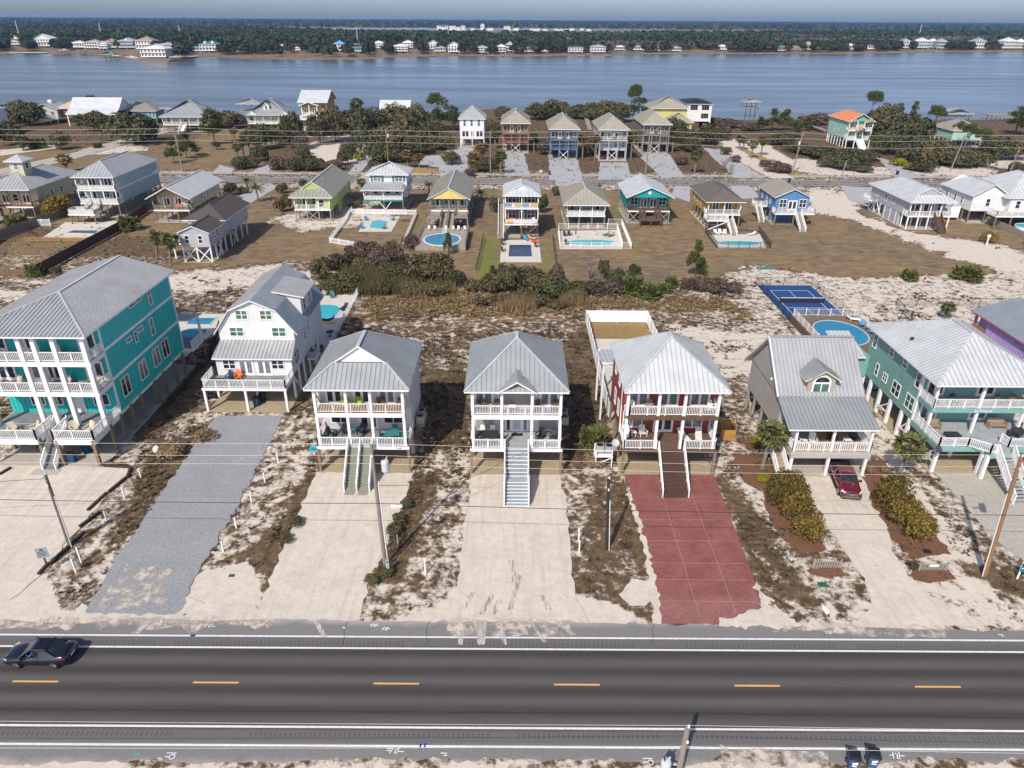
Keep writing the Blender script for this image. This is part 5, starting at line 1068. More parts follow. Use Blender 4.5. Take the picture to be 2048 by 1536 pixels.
# ------------------------------------------------------------------ SECOND ROW (backs face the camera)
RT = roof_metal('sage grey shingle', (.285, .29, .25), .8, 0.); RTT = roof_metal('tan grey shingle', (.33, .31, .25), .85, 0.)
def stilt(name, label, x0, x1, y0, y1, zf, ze, slope, wm, rm, front='hip', back='hip', porch=2.6, dm=None, railm=None, pm=None, rib=.8, ov=.5, cols=3, storeys=1, side_win='', fw=(), solid=None, slabm=CONC, xb=False, gm=None, bx=None, cat='house', group=None, posts=True, roofx=False, z2=None, lowfill=None):
 h = House(name, label, (x0+x1)/2, y0, cat, group); pm = pm or PILE; yw = y0+porch
 h.slab(x0-.2, x1+.2, y0-.3, y1+.2, slabm)
 h.wall(x0, x1, yw, y1, zf-.15, ze, wm)
 if front == 'gable': h.gable_wall(x0, x1, yw, y1, ze-.01, slope, gm or wm)
 h.roof(x0-ov, x1+ov, y0-ov, y1+ov, ze, slope, rm, front, back, rib, gw=gm or wm)
 zs = [zf]+([z2 or (zf+ze)/2] if storeys == 2 else [])
 if porch > 0:
  for i, z in enumerate(zs):
   h.deck(x0, x1, y0, yw, z, dm or DK_TAN, None, .3); h.rail([(x0+.1, yw), (x0+.1, y0+.1), (x1-.1, y0+.1), (x1-.1, yw)], z, .95, railm or WHITE, .2, solid=solid)
   zt = zs[i+1]-.3 if i+1 < len(zs) else ze
   for k in range(cols): h.post(x0+.15+(x1-x0-.3)*k/(cols-1), y0+.15, z, zt-.05, .2, railm or WHITE)
 if posts:
  ny = max(2, round((y1-y0)/2.7)); nx = cols
  for k in range(nx):
   for y in (y0+.15, yw+.1) if porch > 0 else (y0+.15,): h.post(x0+.15+(x1-x0-.3)*k/(nx-1), y, .03, zf-.2, .24, pm)
  for j in range(1, ny+1):
   for x in (x0+.15, x1-.15): h.post(x, y0+.15+(y1-y0-.3)*j/ny, .03, zf-.15, .24, pm)
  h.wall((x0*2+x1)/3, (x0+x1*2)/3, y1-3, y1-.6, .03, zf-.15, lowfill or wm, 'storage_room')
 if xb: h.xbrace((x0*.66+x1*.34, y0+.1), (x0*.34+x1*.66, y0+.1), .2, zf-.3, pm)
 for w in fw:                                   # (kind, x, z, w, h)
  if w[0] == 'd': h.door('f', w[1], yw, w[2], w[3] if len(w) > 3 else 1.6, 2.05, 2 if (w[3] if len(w) > 3 else 1.6) > 1.2 else 1, GLASS)
  else: h.win('f', w[1], yw, w[2], w[3] if len(w) > 3 else 1.0, w[4] if len(w) > 4 else 1.3, 2 if len(w) > 3 and w[3] > 1.2 else 1, 2, GLASS)
 for c in side_win:
  px_ = x1 if c == 'r' else x0
  for z in zs:
   for f in (.3, .52, .8): h.win(c, yw+(y1-yw)*f, px_, z+.9, .7, 1.2)
 return h
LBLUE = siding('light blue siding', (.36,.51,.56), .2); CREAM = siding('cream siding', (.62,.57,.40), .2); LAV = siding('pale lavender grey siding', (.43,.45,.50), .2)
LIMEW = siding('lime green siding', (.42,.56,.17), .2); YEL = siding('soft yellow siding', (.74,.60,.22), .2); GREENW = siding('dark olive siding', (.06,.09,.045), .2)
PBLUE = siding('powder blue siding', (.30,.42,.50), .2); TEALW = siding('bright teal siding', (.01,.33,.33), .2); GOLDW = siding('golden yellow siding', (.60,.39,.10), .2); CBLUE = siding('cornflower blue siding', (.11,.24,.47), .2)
SHGREY = shingle('brown grey shingle', (.085,.075,.068)); SHTAN = shingle('taupe shingle', (.13,.115,.10))
h = stilt('yellow_cupola_house', 'pale yellow house with grey roof and square cupola tower at the far left', -114.5, -104.8, 155.3, 175, 2.9, 6.6, .5, CREAM, RM_LIGHT, dm=DK_TAN, railm=paint('red brown rail', (.22,.09,.06)), storeys=1, side_win='r', fw=(('d',-112,2.9),('d',-107.5,2.9),('w',-109.8,3.6)), cols=5)
h.wall(-110.9, -108.0, 160.6, 163.5, 7.4, 11.6, CREAM, 'cupola_wall'); h.roof(-111.6, -107.3, 159.9, 164.2, 11.6, .55, RM_WHITE, 'hip', 'hip', .5, rname='cupola_roof')
h.win('f', -109.5, 160.6, 9.9, .9, 1.1); h.win('r', 162, -108.0, 9.9, .9, 1.1)
h.stair(-113.5, -111.6, 155.3, 5.4, 149.5, .2, 14, BROWNWOOD, MATS['red brown rail'])
h = stilt('light_blue_house', 'light blue two storey house with white decks and stairs to a landing', -95.8, -87.3, 157.8, 178.8, 3.2, 8.85, .58, LBLUE, RM_LIGHT, storeys=2, z2=6.1, cols=4, fw=(('d',-94,3.2),('w',-91,4,1.3),('d',-88.8,3.2),('d',-93.5,6.1),('d',-90,6.1)), solid=paint('sheer rail infill', (.55,.56,.55)))
h.part('trim_band', M().box(-87.3, -87.22, 160.4, 178.8, 5.9, 6.2), WHITE); h.part('rear_porch', M().box(-87.6, -86.7, 175.5, 178.6, 6.0, 6.9), WHITE)
h.deck(-95.5, -89.7, 151.8, 154.6, 2.2, DK_TAN, WHITE); h.rail([(-93.4,154.6),(-95.4,154.6),(-95.4,151.9),(-89.8,151.9),(-89.8,154.6),(-91.2,154.6)], 2.2, .95, solid=MATS['sheer rail infill']); h.stair(-93.3, -91.3, 157.8, 3.2, 154.6, 2.2, 5, DK_TAN, WHITE)
for x in (-95.2, -92.6, -90): h.post(x, 152.1, .03, 1.9, .24, PILE); h.post(x, 154.3, .03, 1.9, .24, PILE)
h = stilt('cream_gable_house', 'cream stilt house with white gable roof and colourful porch chairs', -78.0, -70.2, 154.0, 172.4, 2.7, 5.2, .52, CREAM, RM_WHITE, 'gable', 'gable', dm=DK_TAN, railm=GREYWOOD, side_win='r', fw=(('d',-76,2.7),('d',-73.5,2.7),('w',-71.3,3.4)), cols=4, ov=.9)
for x, m, l in ((-76.2, LIME, 'lime'), (-74.9, plain('magenta plastic', (.3,.03,.09)), 'magenta'), (-73.2, plain('orange red plastic', (.75,.08,.02)), 'orange red'), (-72.4, MATS['orange red plastic'], 'orange'), (-70.9, plain('cyan plastic', (.02,.4,.5)), 'cyan')): adir(x, 155.3, 2.7, 0, m, l+' chair on the porch of the cream gable house')
h = stilt('lavender_cottage', 'pale lavender grey cottage with dark shingle roof and white cross braced posts', -60.1, -54.8, 125.7, 133.2, 3.0, 5.5, .42, LAV, SHGREY, 'gable', 'gable', 0, pm=WHITE, side_win='r', cols=3, ov=.35, rib=0, fw=(('w',-58.8,3.6,.7,1.3),('w',-56.4,3.6,.7,1.3)), slabm=CONC_T)
h.wall(-61.4, -54.82, 133.2, 146.5, 2.85, 5.9, LAV); h.roof(-62.6, -54.2, 132.9, 147.1, 5.9, .5, SHGREY, 'hip', 'gable', 0)
for x0 in (-60, -57.4): h.xbrace((x0, 125.8), (x0+2.5, 125.8), .1, 2.7, WHITE)
for y0, y1 in ((129.0,131.5),(137,139.5)): h.brace((-54.9, y0, .2), (-54.9, y1, 2.7), .15); h.brace((-54.9, y0, 2.7), (-54.9, y1, .2), .15)
for y in (136, 139, 142, 145): h.post(-54.95, y, .03, 2.9, .22)
h.deck(-62.6, -60.1, 127.5, 131.5, 3.0, DK_TAN, WHITE); h.rail([(-62.5,131.5),(-62.5,127.6),(-60.2,127.6)], 3, .95)
for x, y in ((-62.4,127.7),(-62.4,131.3)): h.post(x, y, .03, 2.7, .24)
for y, z in ((142.5, 3.8), (145, 3.8), (139.0, 4.3)): h.win('r', y, -54.82, z, .6, 1.1)
ac_unit(-54.2, 136.2, 2.4, 'dark air conditioner on the side of the lavender cottage')
h = stilt('lime_house', 'lime green stilt house with sage roof and covered corner porch', -48.0, -40.0, 155.9, 177.5, 2.55, 5.25, .62, LIMEW, RT, ('dutch', 2.2), 'gable', 2.4, dm=DK_TAN, fw=(('d',-46.2,2.55,1.0),('w',-44,3.2)), side_win='r', cols=4, xb=True, pm=GREYWOOD, ov=.75, gm=LIMEW)
h.wall(-43.2, -40.0, 156.0, 158.3, 2.5, 5.2, LIMEW, 'corner_room'); h.win('f', -41.9, 156.0, 3.1, 1.1, 1.5, 1, 2)
h.wall(-40.1, -39.9, 163, 167, .03, 2.5, LIMEW, 'storage_room'); h.part('roof_vent', M().cbox(-43, 163, 7.2, .2, .2, .5), WHITE)
h = House('white_teal_house', 'white two tier house with metal roofs and teal shutters', -29.8, 165); h.slab(-35, -25, 164.5, 178)
h.wall(-33.5, -24.8, 168.3, 176, 2.6, 8.0, WSIDE); h.roof(-34.2, -24.1, 167.6, 176.6, 7.8, .42, RM_WHITE, 'hip', 'hip', .7)
h.faces('porch_roof', [[(-35,164.4,4.9),(-25,164.4,4.9),(-26,168.3,6.1),(-34,168.3,6.1)], [(-25,164.4,4.9),(-24.4,176,4.9),(-24.8,176,5.6),(-26,168.3,6.1)]], RM_LIGHT, .7)
h.deck(-34.6, -25.3, 165, 168.3, 2.6, DK_BLUE, paint('teal band', (.01,.24,.23))); h.rail([(-34.5,168),(-34.5,165.1),(-25.4,165.1),(-25.4,168)], 2.6, .95, solid=MATS['sheer rail infill'])
for x in (-34.4, -29.9, -25.5): h.post(x, 165.2, 2.6, 4.9, .2); h.post(x, 165.2, .03, 2.3, .24, PILE); h.post(x, 170, .03, 2.5, .24, PILE); h.post(x, 175, .03, 2.5, .24, PILE)
h.brace((-31, 165.1, 2.2), (-29.5, 165.1, .4), .15); h.brace((-28.2, 165.1, 2.2), (-29.6, 165.1, .4), .15); h.wall(-34, -26, 174, 175.5, .03, 2.6, CREAM, 'storage_room')
for x in (-31.6, -26.6):
 h.win('f', x, 168.3, 6.3, 1.6, 1.2, 2, 2); h.win('f', x-.6, 168.3, 3.4, .9, 1.1, 1, 2)
 for s in (-1.25, 1.25): h.part('shutter', M().box(x+s-.22, x+s+.22, 168.2, 168.28, 6.2, 7.6), MATS['teal band'])
h.win('r', 170.5, -24.8, 3.6, .8, 1.4); h.win('f', -29.3, 168.3, 3.4, .9, 1.1)
h = stilt('yellow_house', 'soft yellow gable house with sage roof and big weathered deck stairs', -18.0, -9.8, 154.5, 174.5, 2.9, 5.3, .52, PBLUE, RT, 'gable', 'gable', 2.8, railm=GREYWOOD, fw=(('d',-16.6,2.9,.9),('w',-14.7,3.6,.5),('w',-13.2,3.6,.5),('d',-11.2,2.9,.9)), cols=5, ov=.6, pm=GREYWOOD)
h.part('gable_front', M().prism([(-18.3,154.2,5.35),(-9.5,154.2,5.35),(-13.9,154.2,7.65)], (0,.1,0)), YEL)
WD = decking('bleached deck boards', (.36,.31,.25), .2, 'X'); 
for x0, x1 in ((-18.2,-15.3),(-12.4,-9.6)): h.deck(x0, x1, 149.8, 154.5, 2.6, WD, GREYWOOD); h.rail([(x0,154.4),(x0,149.9),(x1,149.9),(x1,152)], 2.6, .9, GREYWOOD, .25); h.post(x0+.1, 149.9, .03, 2.3, .2, GREYWOOD); h.post(x1-.1, 149.9, .03, 2.3, .2, GREYWOOD)
for x0 in (-15.2, -13.7): h.stair(x0, x0+1.2, 153.5, 2.6, 146.5, 1.0, 9, WD, GREYWOOD, h=.9)
pdk = tag(empty('pool_deck', 'bleached raised deck round the blue oval pool of the yellow house', 'deck', (-13.7, 141, 0)), None)
obj('platform', M().box(-5.2, 4.6, -7.2, 5.6, 0, 1.0), WD, pdk)
pool(ellipse(-14.0, 138.2, 3.5, 4.2, 30), 1.0, 'blue oval above-ground pool on the bleached deck', POOLB, VINYL, None, None, .25)
fence('metal_fence', [(-18.8,146.5),(-18.8,133.9)], .95, GREYWOOD, 'weathered railing on the left of the bleached pool deck', 'picket', 2.2, GREYWOOD, 1.0, 'railing'); fence('metal_fence', [(-9.2,146.5),(-9.2,133.9)], .95, GREYWOOD, 'weathered railing on the right of the bleached pool deck', 'picket', 2.2, GREYWOOD, 1.0, 'railing')
for x, l in ((-17.3,'leftmost'),(-16.1,'second'),(-13.8,'middle'),(-12.3,'fourth'),(-11.2,'fifth'),(-9.9,'rightmost')): dine(x, 144.8, 1.0, .2, WHITEP, l+' white chair on the bleached pool deck')
e = empty('pool_ladder', 'white ladder of the oval pool on the bleached deck', 'ladder', (-13.8, 142.2, 1.0)); obj('rails', rebox([((-.4,0,0),(-.4,-.3,1.3),.08,.08),((.4,0,0),(.4,-.3,1.3),.08,.08)]), WHITEP, e); obj('steps', rebox([(-.4,.4,-.2,0,.3+.3*k,.36+.3*k) for k in range(3)]), WHITEP, e)
h = stilt('green_porch_house', 'narrow dark green house with white porches and white metal roof', -1.7, 5.2, 143.7, 154.4, 2.75, 8.5, .5, GREENW, RM_WHITE, ('dutch', 1.8), 'hip', 2.4, railm=WHITE, storeys=2, z2=6.0, cols=3, fw=(('w',-.2,3.4,1.5,1.5),('w',3.7,3.4,1.5,1.5),('d',1.75,2.75,1.0),('w',-.2,6.6,1.5,1.5),('w',3.7,6.6,1.5,1.5),('d',1.75,6.0,1.0)), ov=.4, solid=paint('pale mural panel', (.66,.66,.66)), gm=WHITE, pm=PILE)
mu = plain('mural yellow', (.62,.42,.1), .7); mb = plain('mural blue', (.2,.26,.48), .7)
for x, z, m in ((-1.0,6.35,mb),(1.0,6.35,mu),(2.5,6.35,mb),(4.2,6.35,mu),(-.6,2.9,mu)): h.part('mural', M().box(x-.7, x+.7, 143.68, 143.72, z, z+.45), m)
h.stair(1.5, 2.8, 142.9, 2.75, 142.0, 2.4, 2, BROWNWOOD, None, ()); st = M(); st.beam((5.0,142.6,2.6),(1.6,142.6,.1),.08,.25); st.beam((5.0,143.4,2.6),(1.6,143.4,.1),.08,.25)
h.part('stringer', st, BROWNWOOD); h.rail([(5.0,142.6,2.6),(1.6,142.6,.1)], 0, .9, BROWNWOOD, .3)
for k in range(9): h.part('tread', M().box(1.7+k*.37, 2.05+k*.37, 142.65, 143.35, .2+k*.27, .26+k*.27), BROWNWOOD)
h.stair(-3.0, -1.9, 147.5, 6.0, 142.5, .1, 14, GREYWOOD, WHITE)
sofa(-.4, 144.7, 2.75, 0, plain('red cushion', (.5,.06,.04), .8), CHAR, 'red cushioned bench on the porch of the green house'); adir(4.3, 144.9, 2.75, .2, WHITEP, 'white chair at the right of the porch of the green house')
patio(px((1003,480),(1078,480),(1083,524),(1000,524)), CONC_P); pool([at(1019,490), at(1062,490), at(1064,514), at(1017,514)], .03, 'rectangular deep blue pool behind the green porch house', POOLN, CONC_P, None, None, .2)
for p, r, c, l in (((1010,481),-.6,NAVYF,'navy'),((1052,480),.4,MATS['cyan plastic'],'cyan'),((1063,479),1.0,plain('peach plastic',(.7,.42,.2)),'peach'),((1068,485),1.2,MATS['orange red plastic'],'red')): q = at(*p); lounger(q[0], q[1], .05, r, c, c, l+' sun lounger by the rectangular pool')
for p, l in (((1006,490),'left side, far'),((1006,503),'left side, near'),((1073,494),'right side')): q = at(*p); adir(q[0], q[1], .03, .8, BROWNF, 'brown chair by the rectangular pool, '+l)
fence('chain_fence', [at(967,478), at(952,545)], 1.2, BLACK, 'dark mesh fence left of the green lawn', 'mesh', 2.4, BROWNWOOD, 0, 'fence', .08); fence('chain_fence', [at(1105,478), at(1114,545)], 1.2, BLACK, 'dark mesh fence right of the rectangular pool', 'mesh', 2.4, BROWNWOOD, 0, 'fence', .08)
h = stilt('powder_blue_house', 'powder blue house with tan hip roof and wide white railed porch', 11.4, 19.8, 151.7, 167.2, 2.6, 4.95, .52, PBLUE, RTT, 'hip', 'hip', 2.6, fw=(('w',12.8,3.3,.8),('d',14.4,2.6,.9),('w',18.3,3.3,.8)), cols=4, solid=MATS['sheer rail infill'], ov=.75, side_win='l', pm=PILE, lowfill=paint('red storage', (.33,.06,.06)))
patio(px((1115,462),(1240,460),(1245,498),(1120,498)), CONC_P); q0 = at(1182,485); pool(ellipse(q0[0], q0[1], 4.6, 2.2, 30, .12), .03, 'long turquoise kidney pool behind the powder blue house', POOLW, CONC_P)
fence('vinyl_fence', [at(1117,459), at(1120,498), at(1245,498), at(1234,459), at(1117,459)], 1.35, VINYL, 'white metal picket fence round the kidney pool', 'metal', 2.1, VINYL, 0, 'fence', .09); fence('vinyl_fence', [at(1216,450), at(1243,450), at(1262,498), at(1245,498)], 1.35, VINYL, 'white metal fence of the narrow dog run beside the kidney pool', 'metal', 2.1, VINYL, 0, 'fence', .09)
q = at(1189,472); umbrella(q[0], q[1], .03, plain('coral canopy', (.7,.13,.12), .8), 'closed coral umbrella by the kidney pool'); q = at(1151,478); umbrella(q[0], q[1], .03, plain('dark red canopy', (.3,.02,.02), .8), 'closed dark red umbrella by the kidney pool')
for p, l in (((1213,471),'left'),((1222,473),'right')): q = at(*p); lounger(q[0], q[1], .05, -.9, CHAR, GREYF, 'grey sun lounger by the kidney pool, %s of two' % l)
for p, l in (((1130,472),'far left'),((1139,471),'far left, second'),((1133,489),'near left')): q = at(*p); adir(q[0], q[1], .03, .5, CHAR, 'dark chair by the kidney pool, '+l)
h = stilt('teal_gable_house', 'bright teal gable house with white roof and brown deck with twin stairs', 25.2, 34.4, 155.8, 169.8, 2.7, 5.65, .42, TEALW, RM_WHITE, 'gable', 'gable', 2.4, railm=BROWNWOOD, dm=DK_BROWN, fw=(('w',26.8,3.5,1.5,1.5),('d',28.9,2.8,1.4),('d',31,2.8,1.4),('w',33,3.5,1.5,1.5)), cols=4, ov=.7, xb=False, pm=GREYWOOD, gm=TEALW)
h.part('gable_front', M().prism([(25.0,155.6,5.6),(34.6,155.6,5.6),(29.8,155.6,7.5)], (0,.1,0)), TEALW)
h.part('round_vent', M().tube([(29.6,155.5,6.6),(29.6,155.58,6.6)], .35, 14), WHITE); h.deck(27.4, 32.3, 152.8, 155.8, 1.5, DK_BROWN, BROWNWOOD)
for x0 in (27.6, 31.0): h.stair(x0, x0+1.1, 155.8, 2.7, 153.6, 1.5, 5, BROWNWOOD, BROWNWOOD)
for x0, x1 in ((25.4,27.6),(32,34.2)): h.xbrace((x0,155.9),(x1,155.9),.2,2.4,GREYWOOD)
for x in (27.6, 29.9, 32.1): h.post(x, 152.9, .03, 1.3, .22, BROWNWOOD)
h = stilt('golden_hip_house', 'golden yellow stilt house with taupe shingle hip roof and stepped deck', 41.6, 48.8, 152.2, 166.8, 2.9, 5.65, .5, GOLDW, SHTAN, 'hip', 'hip', 2.8, fw=(('d',44,2.9,1.4),('d',46.8,2.9,1.4)), cols=3, ov=.7, side_win='l', rib=0)
h.deck(41.0, 45.6, 149.2, 152.2, 2.4, WD, WHITE); h.rail([(41.1,152.2),(41.1,149.3),(45.4,149.3)], 2.4, .95); h.stair(45.4, 46.6, 150.8, 2.4, 145.6, .05, 11, GREYWOOD, WHITE)
for x in (41.2, 43.3, 45.4): h.post(x, 149.4, .03, 2.1, .22, PILE)
h.brace((41.3,149.3,.3),(45.3,149.3,2.0),.16)
patio(px((1418,470),(1520,468),(1532,496),(1436,496)), CONC_P); q0 = at(1478,487); pool(ellipse(q0[0], q0[1], 4.2, 1.9, 28, .12), .03, 'small turquoise kidney pool inside black fence', POOLW, CONC_P)
fence('metal_fence', [at(1410,466), at(1434,497), at(1541,497), at(1517,464), at(1470,462)], 1.3, BLACK, 'black metal fence round the small kidney pool', 'metal', 2.0, BLACK, 0, 'fence', .06)
for p, r, l in (((1432,468),.2,'leftmost'),((1440,467),0,'second'),((1449,468),-.2,'third'),((1503,471),-1.2,'right hand')): q = at(*p); lounger(q[0], q[1], .05, r, WHITEP, WHITEP, l+' white lounger by the small kidney pool')
h = stilt('cornflower_house', 'cornflower blue gable house with tan roof and white corner deck', 57.2, 64.4, 155.7, 167.2, 2.9, 5.85, .45, CBLUE, RTT, 'gable', 'gable', 0, cols=3, ov=.45, side_win='l', fw=(('w',58.8,3.7,1.4,1.6),('d',60.9,3.0,1.8),('w',63.1,3.7,1.4,1.6)))
h.deck(56.6, 65.2, 153.3, 155.7, 2.9, WD, WHITE); h.rail([(56.7,155.7),(56.7,153.4),(60.8,153.4)], 2.9, .95); h.rail([(62.2,153.4),(65.1,153.4),(65.1,155.7)], 2.9, .95); h.stair(60.9, 62.1, 153.3, 2.9, 148.9, .05, 11, GREYWOOD, WHITE)
for x in (56.8, 60.8, 65): h.post(x, 153.5, .03, 2.6, .24, PILE)
h.wall(57.6, 64, 159, 160, .03, 2.8, CBLUE, 'storage_room'); h.deck(54.4, 57.2, 160.5, 163, 2.9, WD, WHITE); h.rail([(57.1,160.6),(54.5,160.6),(54.5,163)], 2.9, .95); h.stair(54.5, 55.6, 160.5, 2.9, 156.5, .05, 9, GREYWOOD, WHITE)
h = stilt('lavender_grey_house', 'large lavender grey house with white metal roof and white deck on posts', 84.6, 93.6, 151.8, 170.2, 2.9, 5.9, .5, LAV, RM_WHITE, ('dutch', 2.2), 'hip', 2.6, fw=(('d',87,2.9,2.2),('d',90,2.9,2.2),('w',92.4,3.6,1.0)), cols=5, ov=.7, side_win='l', pm=WHITE, xb=False)
h.wall(84.7, 85.5, 156, 163, .03, 2.9, LAV, 'lower_wall'); h.stair(90, 91.4, 151.6, 2.9, 148.5, .1, 9, BROWNWOOD, BROWNWOOD); ac_unit(84.0, 166.0, 2.6, 'air conditioner on the left side of the lavender grey house')
for y in (164, 166.5): h.brace((84.6,y,.2),(84.6,y+2.4,2.6),.16); h.brace((84.6,y,2.6),(84.6,y+2.4,.2),.16)
h.deck(83.0, 84.6, 167, 170, 2.9, WD, WHITE); h.rail([(83.1,167),(83.1,170)], 2.9, .95)
h = stilt('white_wing_house', 'white house with crossing white metal roofs at the right edge of the second row', 101, 108.5, 157.5, 170, 2.8, 6.0, .6, WSIDE, RM_WHITE, 'gable', 'hip', 0, cols=3, ov=.5, fw=(), side_win='l')
h.wall(108.5, 116, 156, 168, 2.7, 6.0, WSIDE); h.roof(107, 121, 155.5, 172, 6.0, .6, RM_WHITE, 'hip', 'hip', .8, rname='main_roof'); h.win('f', 110.2, 156, 3.7, .9, 1.5); h.door('f', 113, 156, 2.8, 1.8); h.win('f', 104.5, 157.5, 3.8, .8, 1.5)
h.deck(104, 118, 152.6, 156, 2.8, WD, WHITE); h.rail([(104.1,156),(104.1,152.7),(118,152.7)], 2.8, .95)
for x in (104.2, 107.5, 111, 114.5): h.post(x, 152.8, .03, 2.5, .24, PILE)
q = at(2042, 462); pool(ellipse(q[0]+1.5, q[1], 2.6, 2.6, 24), 1.0, 'round blue above-ground pool at the right edge', POOLW, VINYL, None, True, .12)
e = empty('travel_trailer', 'white travel trailer parked beside the white winged house', 'trailer', (98.9, 163, .02), .1); obj('body', M().box(-1.2,1.2,-3.2,3.2,.6,3.1), VINYL, e); obj('roof', M().box(-1.25,1.25,-3.25,3.25,3.1,3.2), RM_WHITE, e)
for y in (-1.8, 0.2, 1.8): link('window', cached('trw', lambda: M().box(-1.24,-1.2,-.4,.4,1.7,2.4).mesh('window')), GLASS, e, (0, y, 0))
for a in (-1.05, 1.05):
 for y in (-.5, .5): link('wheel', cached('trwh', lambda: M().tube([(-.12,0,.33),(.12,0,.33)], .33, 12).mesh('wheel')), BLACK, e, (a, y, 0))
fence('board_fence', [at(1970,442), at(2070,487)], 1.3, GREYWOOD, 'low grey board fence in front of the white winged house', 'board', 2.4)
fence('board_fence', [at(-60,522), at(0,480), at(152,424)], 1.9, wood('grey board fence wood', (.24,.2,.165)), 'grey board fence left of the long narrow pool', 'board', 2.4); fence('board_fence', [at(75,552), at(240,462), at(296,424)], 1.9, wood('dark board fence wood', (.085,.06,.045)), 'dark brown board fence right of the long narrow pool', 'board', 2.4)
fence('picket_fence', [at(52,484), at(120,483)], 1.0, CEDAR, 'low brown picket fence in front of the long narrow pool, left run', 'picket', 2.4); fence('picket_fence', [at(127,484), at(180,484)], 1.0, CEDAR, 'low brown picket fence in front of the long narrow pool, right run', 'picket', 2.4); fence('board_fence', [at(-40,551), at(50,551)], 1.1, wood('tan board fence wood', (.2,.12,.07)), 'low tan board fence at the left edge', 'board', 2.4)
patio(px((85,475),(130,445),(240,442),(185,476)), CONC_P); pool([at(133,466), at(150,461), at(196,461), at(190,468)], .03, 'long narrow dark blue pool behind the light blue house', POOLN, CONC_P, None, None, .15)
fence('vinyl_fence', [at(50,452), at(102,452)], 1.5, VINYL, 'short white fence beside the cupola house', 'picket', 2)
# white-fenced yard with small pool behind the white and teal house
fence('vinyl_fence', [at(704,424), at(660,486), at(775,507), at(800,510)], 1.2, VINYL, 'white vinyl fence round the brown yard, left and near sides', 'picket', 2.4); fence('vinyl_fence', [at(704,428), at(833,430), at(806,494)], 1.2, VINYL, 'white vinyl fence round the brown yard, far and right sides', 'picket', 2.4)
patio(px((737,433),(800,433),(783,463),(717,463)), CONC_P); pool([at(745,443), at(760,440), at(775,443), at(770,456), at(755,458), at(739,456)], .03, 'small turquoise pool in the white fenced brown yard', POOLW, CONC_P, None, None, .2)
for p, r, m, l in (((733,441),.6,MATS['blue chair plastic'],'blue Adirondack chair left of the small pool, far one'),((725,457),.9,MATS['blue chair plastic'],'blue Adirondack chair left of the small pool, near one'),((786,441),-.6,TEALP,'teal Adirondack chair right of the small pool, far one'),((768,458),-.6,TEALP,'teal Adirondack chair right of the small pool, near one')): q = at(*p); adir(q[0], q[1], .03, r, m, l, None)
for p, l in (((713,441),'left'),((808,442),'right')):
 q = at(*p); table(q[0], q[1], .0, 1.8, .8, GREYF, 'grey picnic table at the %s side of the brown yard' % l, .75)
 # benches belong to the picnic table
# ------------------------------------------------------------------ THIRD ROW beyond the second road
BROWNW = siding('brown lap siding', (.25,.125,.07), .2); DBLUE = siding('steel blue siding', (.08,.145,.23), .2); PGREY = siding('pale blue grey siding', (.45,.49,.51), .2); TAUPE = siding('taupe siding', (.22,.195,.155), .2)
def fiver(name, label, x0, y0, wm, pm, y1=None, w=9.0, roof=RTT):
 h = House(name, label, x0+w/2, y0); x1 = x0+w; y1 = y1 or y0+20
 h.slab(x0, x1, y0-.5, y1, CONC); h.wall(x0, x1, y0+1.6, y1, 6.3, 9.4, wm); h.wall(x0+.2, x1-.2, y0+2.2, y1-.4, 2.8, 6.3, wm, 'lower_wall')
 h.roof(x0-.5, x1+.5, y0-.3, y1+.5, 9.4, .66, roof, 'hip', 'hip', 1.0); h.deck(x0, x1, y0, y0+1.6, 6.3, DK_TAN, wm, .35); h.rail([(x0+.1,y0+1.6),(x0+.1,y0+.1),(x1-.1,y0+.1),(x1-.1,y0+1.6)], 6.3, .95, BROWNWOOD, .3)
 for k in range(4):
  x = x0+.3+(w-.6)*k/3; h.post(x, y0+.2, .03, 6.0, .22, pm); h.post(x, y0+2.4, .03, 2.8, .26, pm)
  if k in (0, 3): h.post(x, y0+.2, 6.3, 9.3, .2, pm); h.post(x, y1-.4, .03, 2.8, .26, pm); h.post(x, (y0+y1)/2, .03, 2.8, .26, pm)
 h.xbrace((x0+w*.34, y0+2.1), (x0+w*.66, y0+2.1), .1, 2.7, WHITE if pm is not MATS.get('blue paint post') else pm)
 for f in (.12, .36, .62, .88): (h.door if f in (.36, .62) else h.win)('f', x0+w*f, y0+1.6, 6.4 if f in (.36,.62) else 7.0, 1.0, *( (2.05, 1) if f in (.36,.62) else (1.4,)), **({'m': GLASS_B} if f in (.36, .62) else {}))
 for f in (.62, .87): h.win('f', x0+w*f, y0+2.2, 3.9, 1.0, 1.6, 1, 2, GLASS_B)
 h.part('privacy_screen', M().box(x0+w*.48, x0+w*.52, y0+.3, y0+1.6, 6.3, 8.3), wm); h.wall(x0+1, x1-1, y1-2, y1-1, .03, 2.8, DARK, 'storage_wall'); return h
h = stilt('tall_white_house', 'tall white house with green windows and white pyramid roof beyond the second road', -18.6, -10.2, 259.2, 271, 2.7, 9.2, .78, WSIDE, RM_LIGHT, 'hip', 'hip', 0, fw=(), cols=3, pm=WHITE, ov=.6)
for x in (-16.9, -14.5, -12.0): h.win('f', x, 259.2, 6.9, .8, 2.0, 1, 2, GLASS_G)
for x, w in ((-16.7,2.4),(-14.3,1.1),(-11.8,2.4)): h.door('f', x, 259.2, 3.1, w, 2.3, 2)
fiver('brown_house', 'brown two storey stilt house, first of the five alike houses', -3.8, 246.4, BROWNW, wood('brown post wood', (.3,.17,.1))); fiver('blue_house', 'steel blue two storey stilt house, second of the five alike houses', 11.4, 232.9, DBLUE, paint('blue grey post', (.14,.2,.28)))
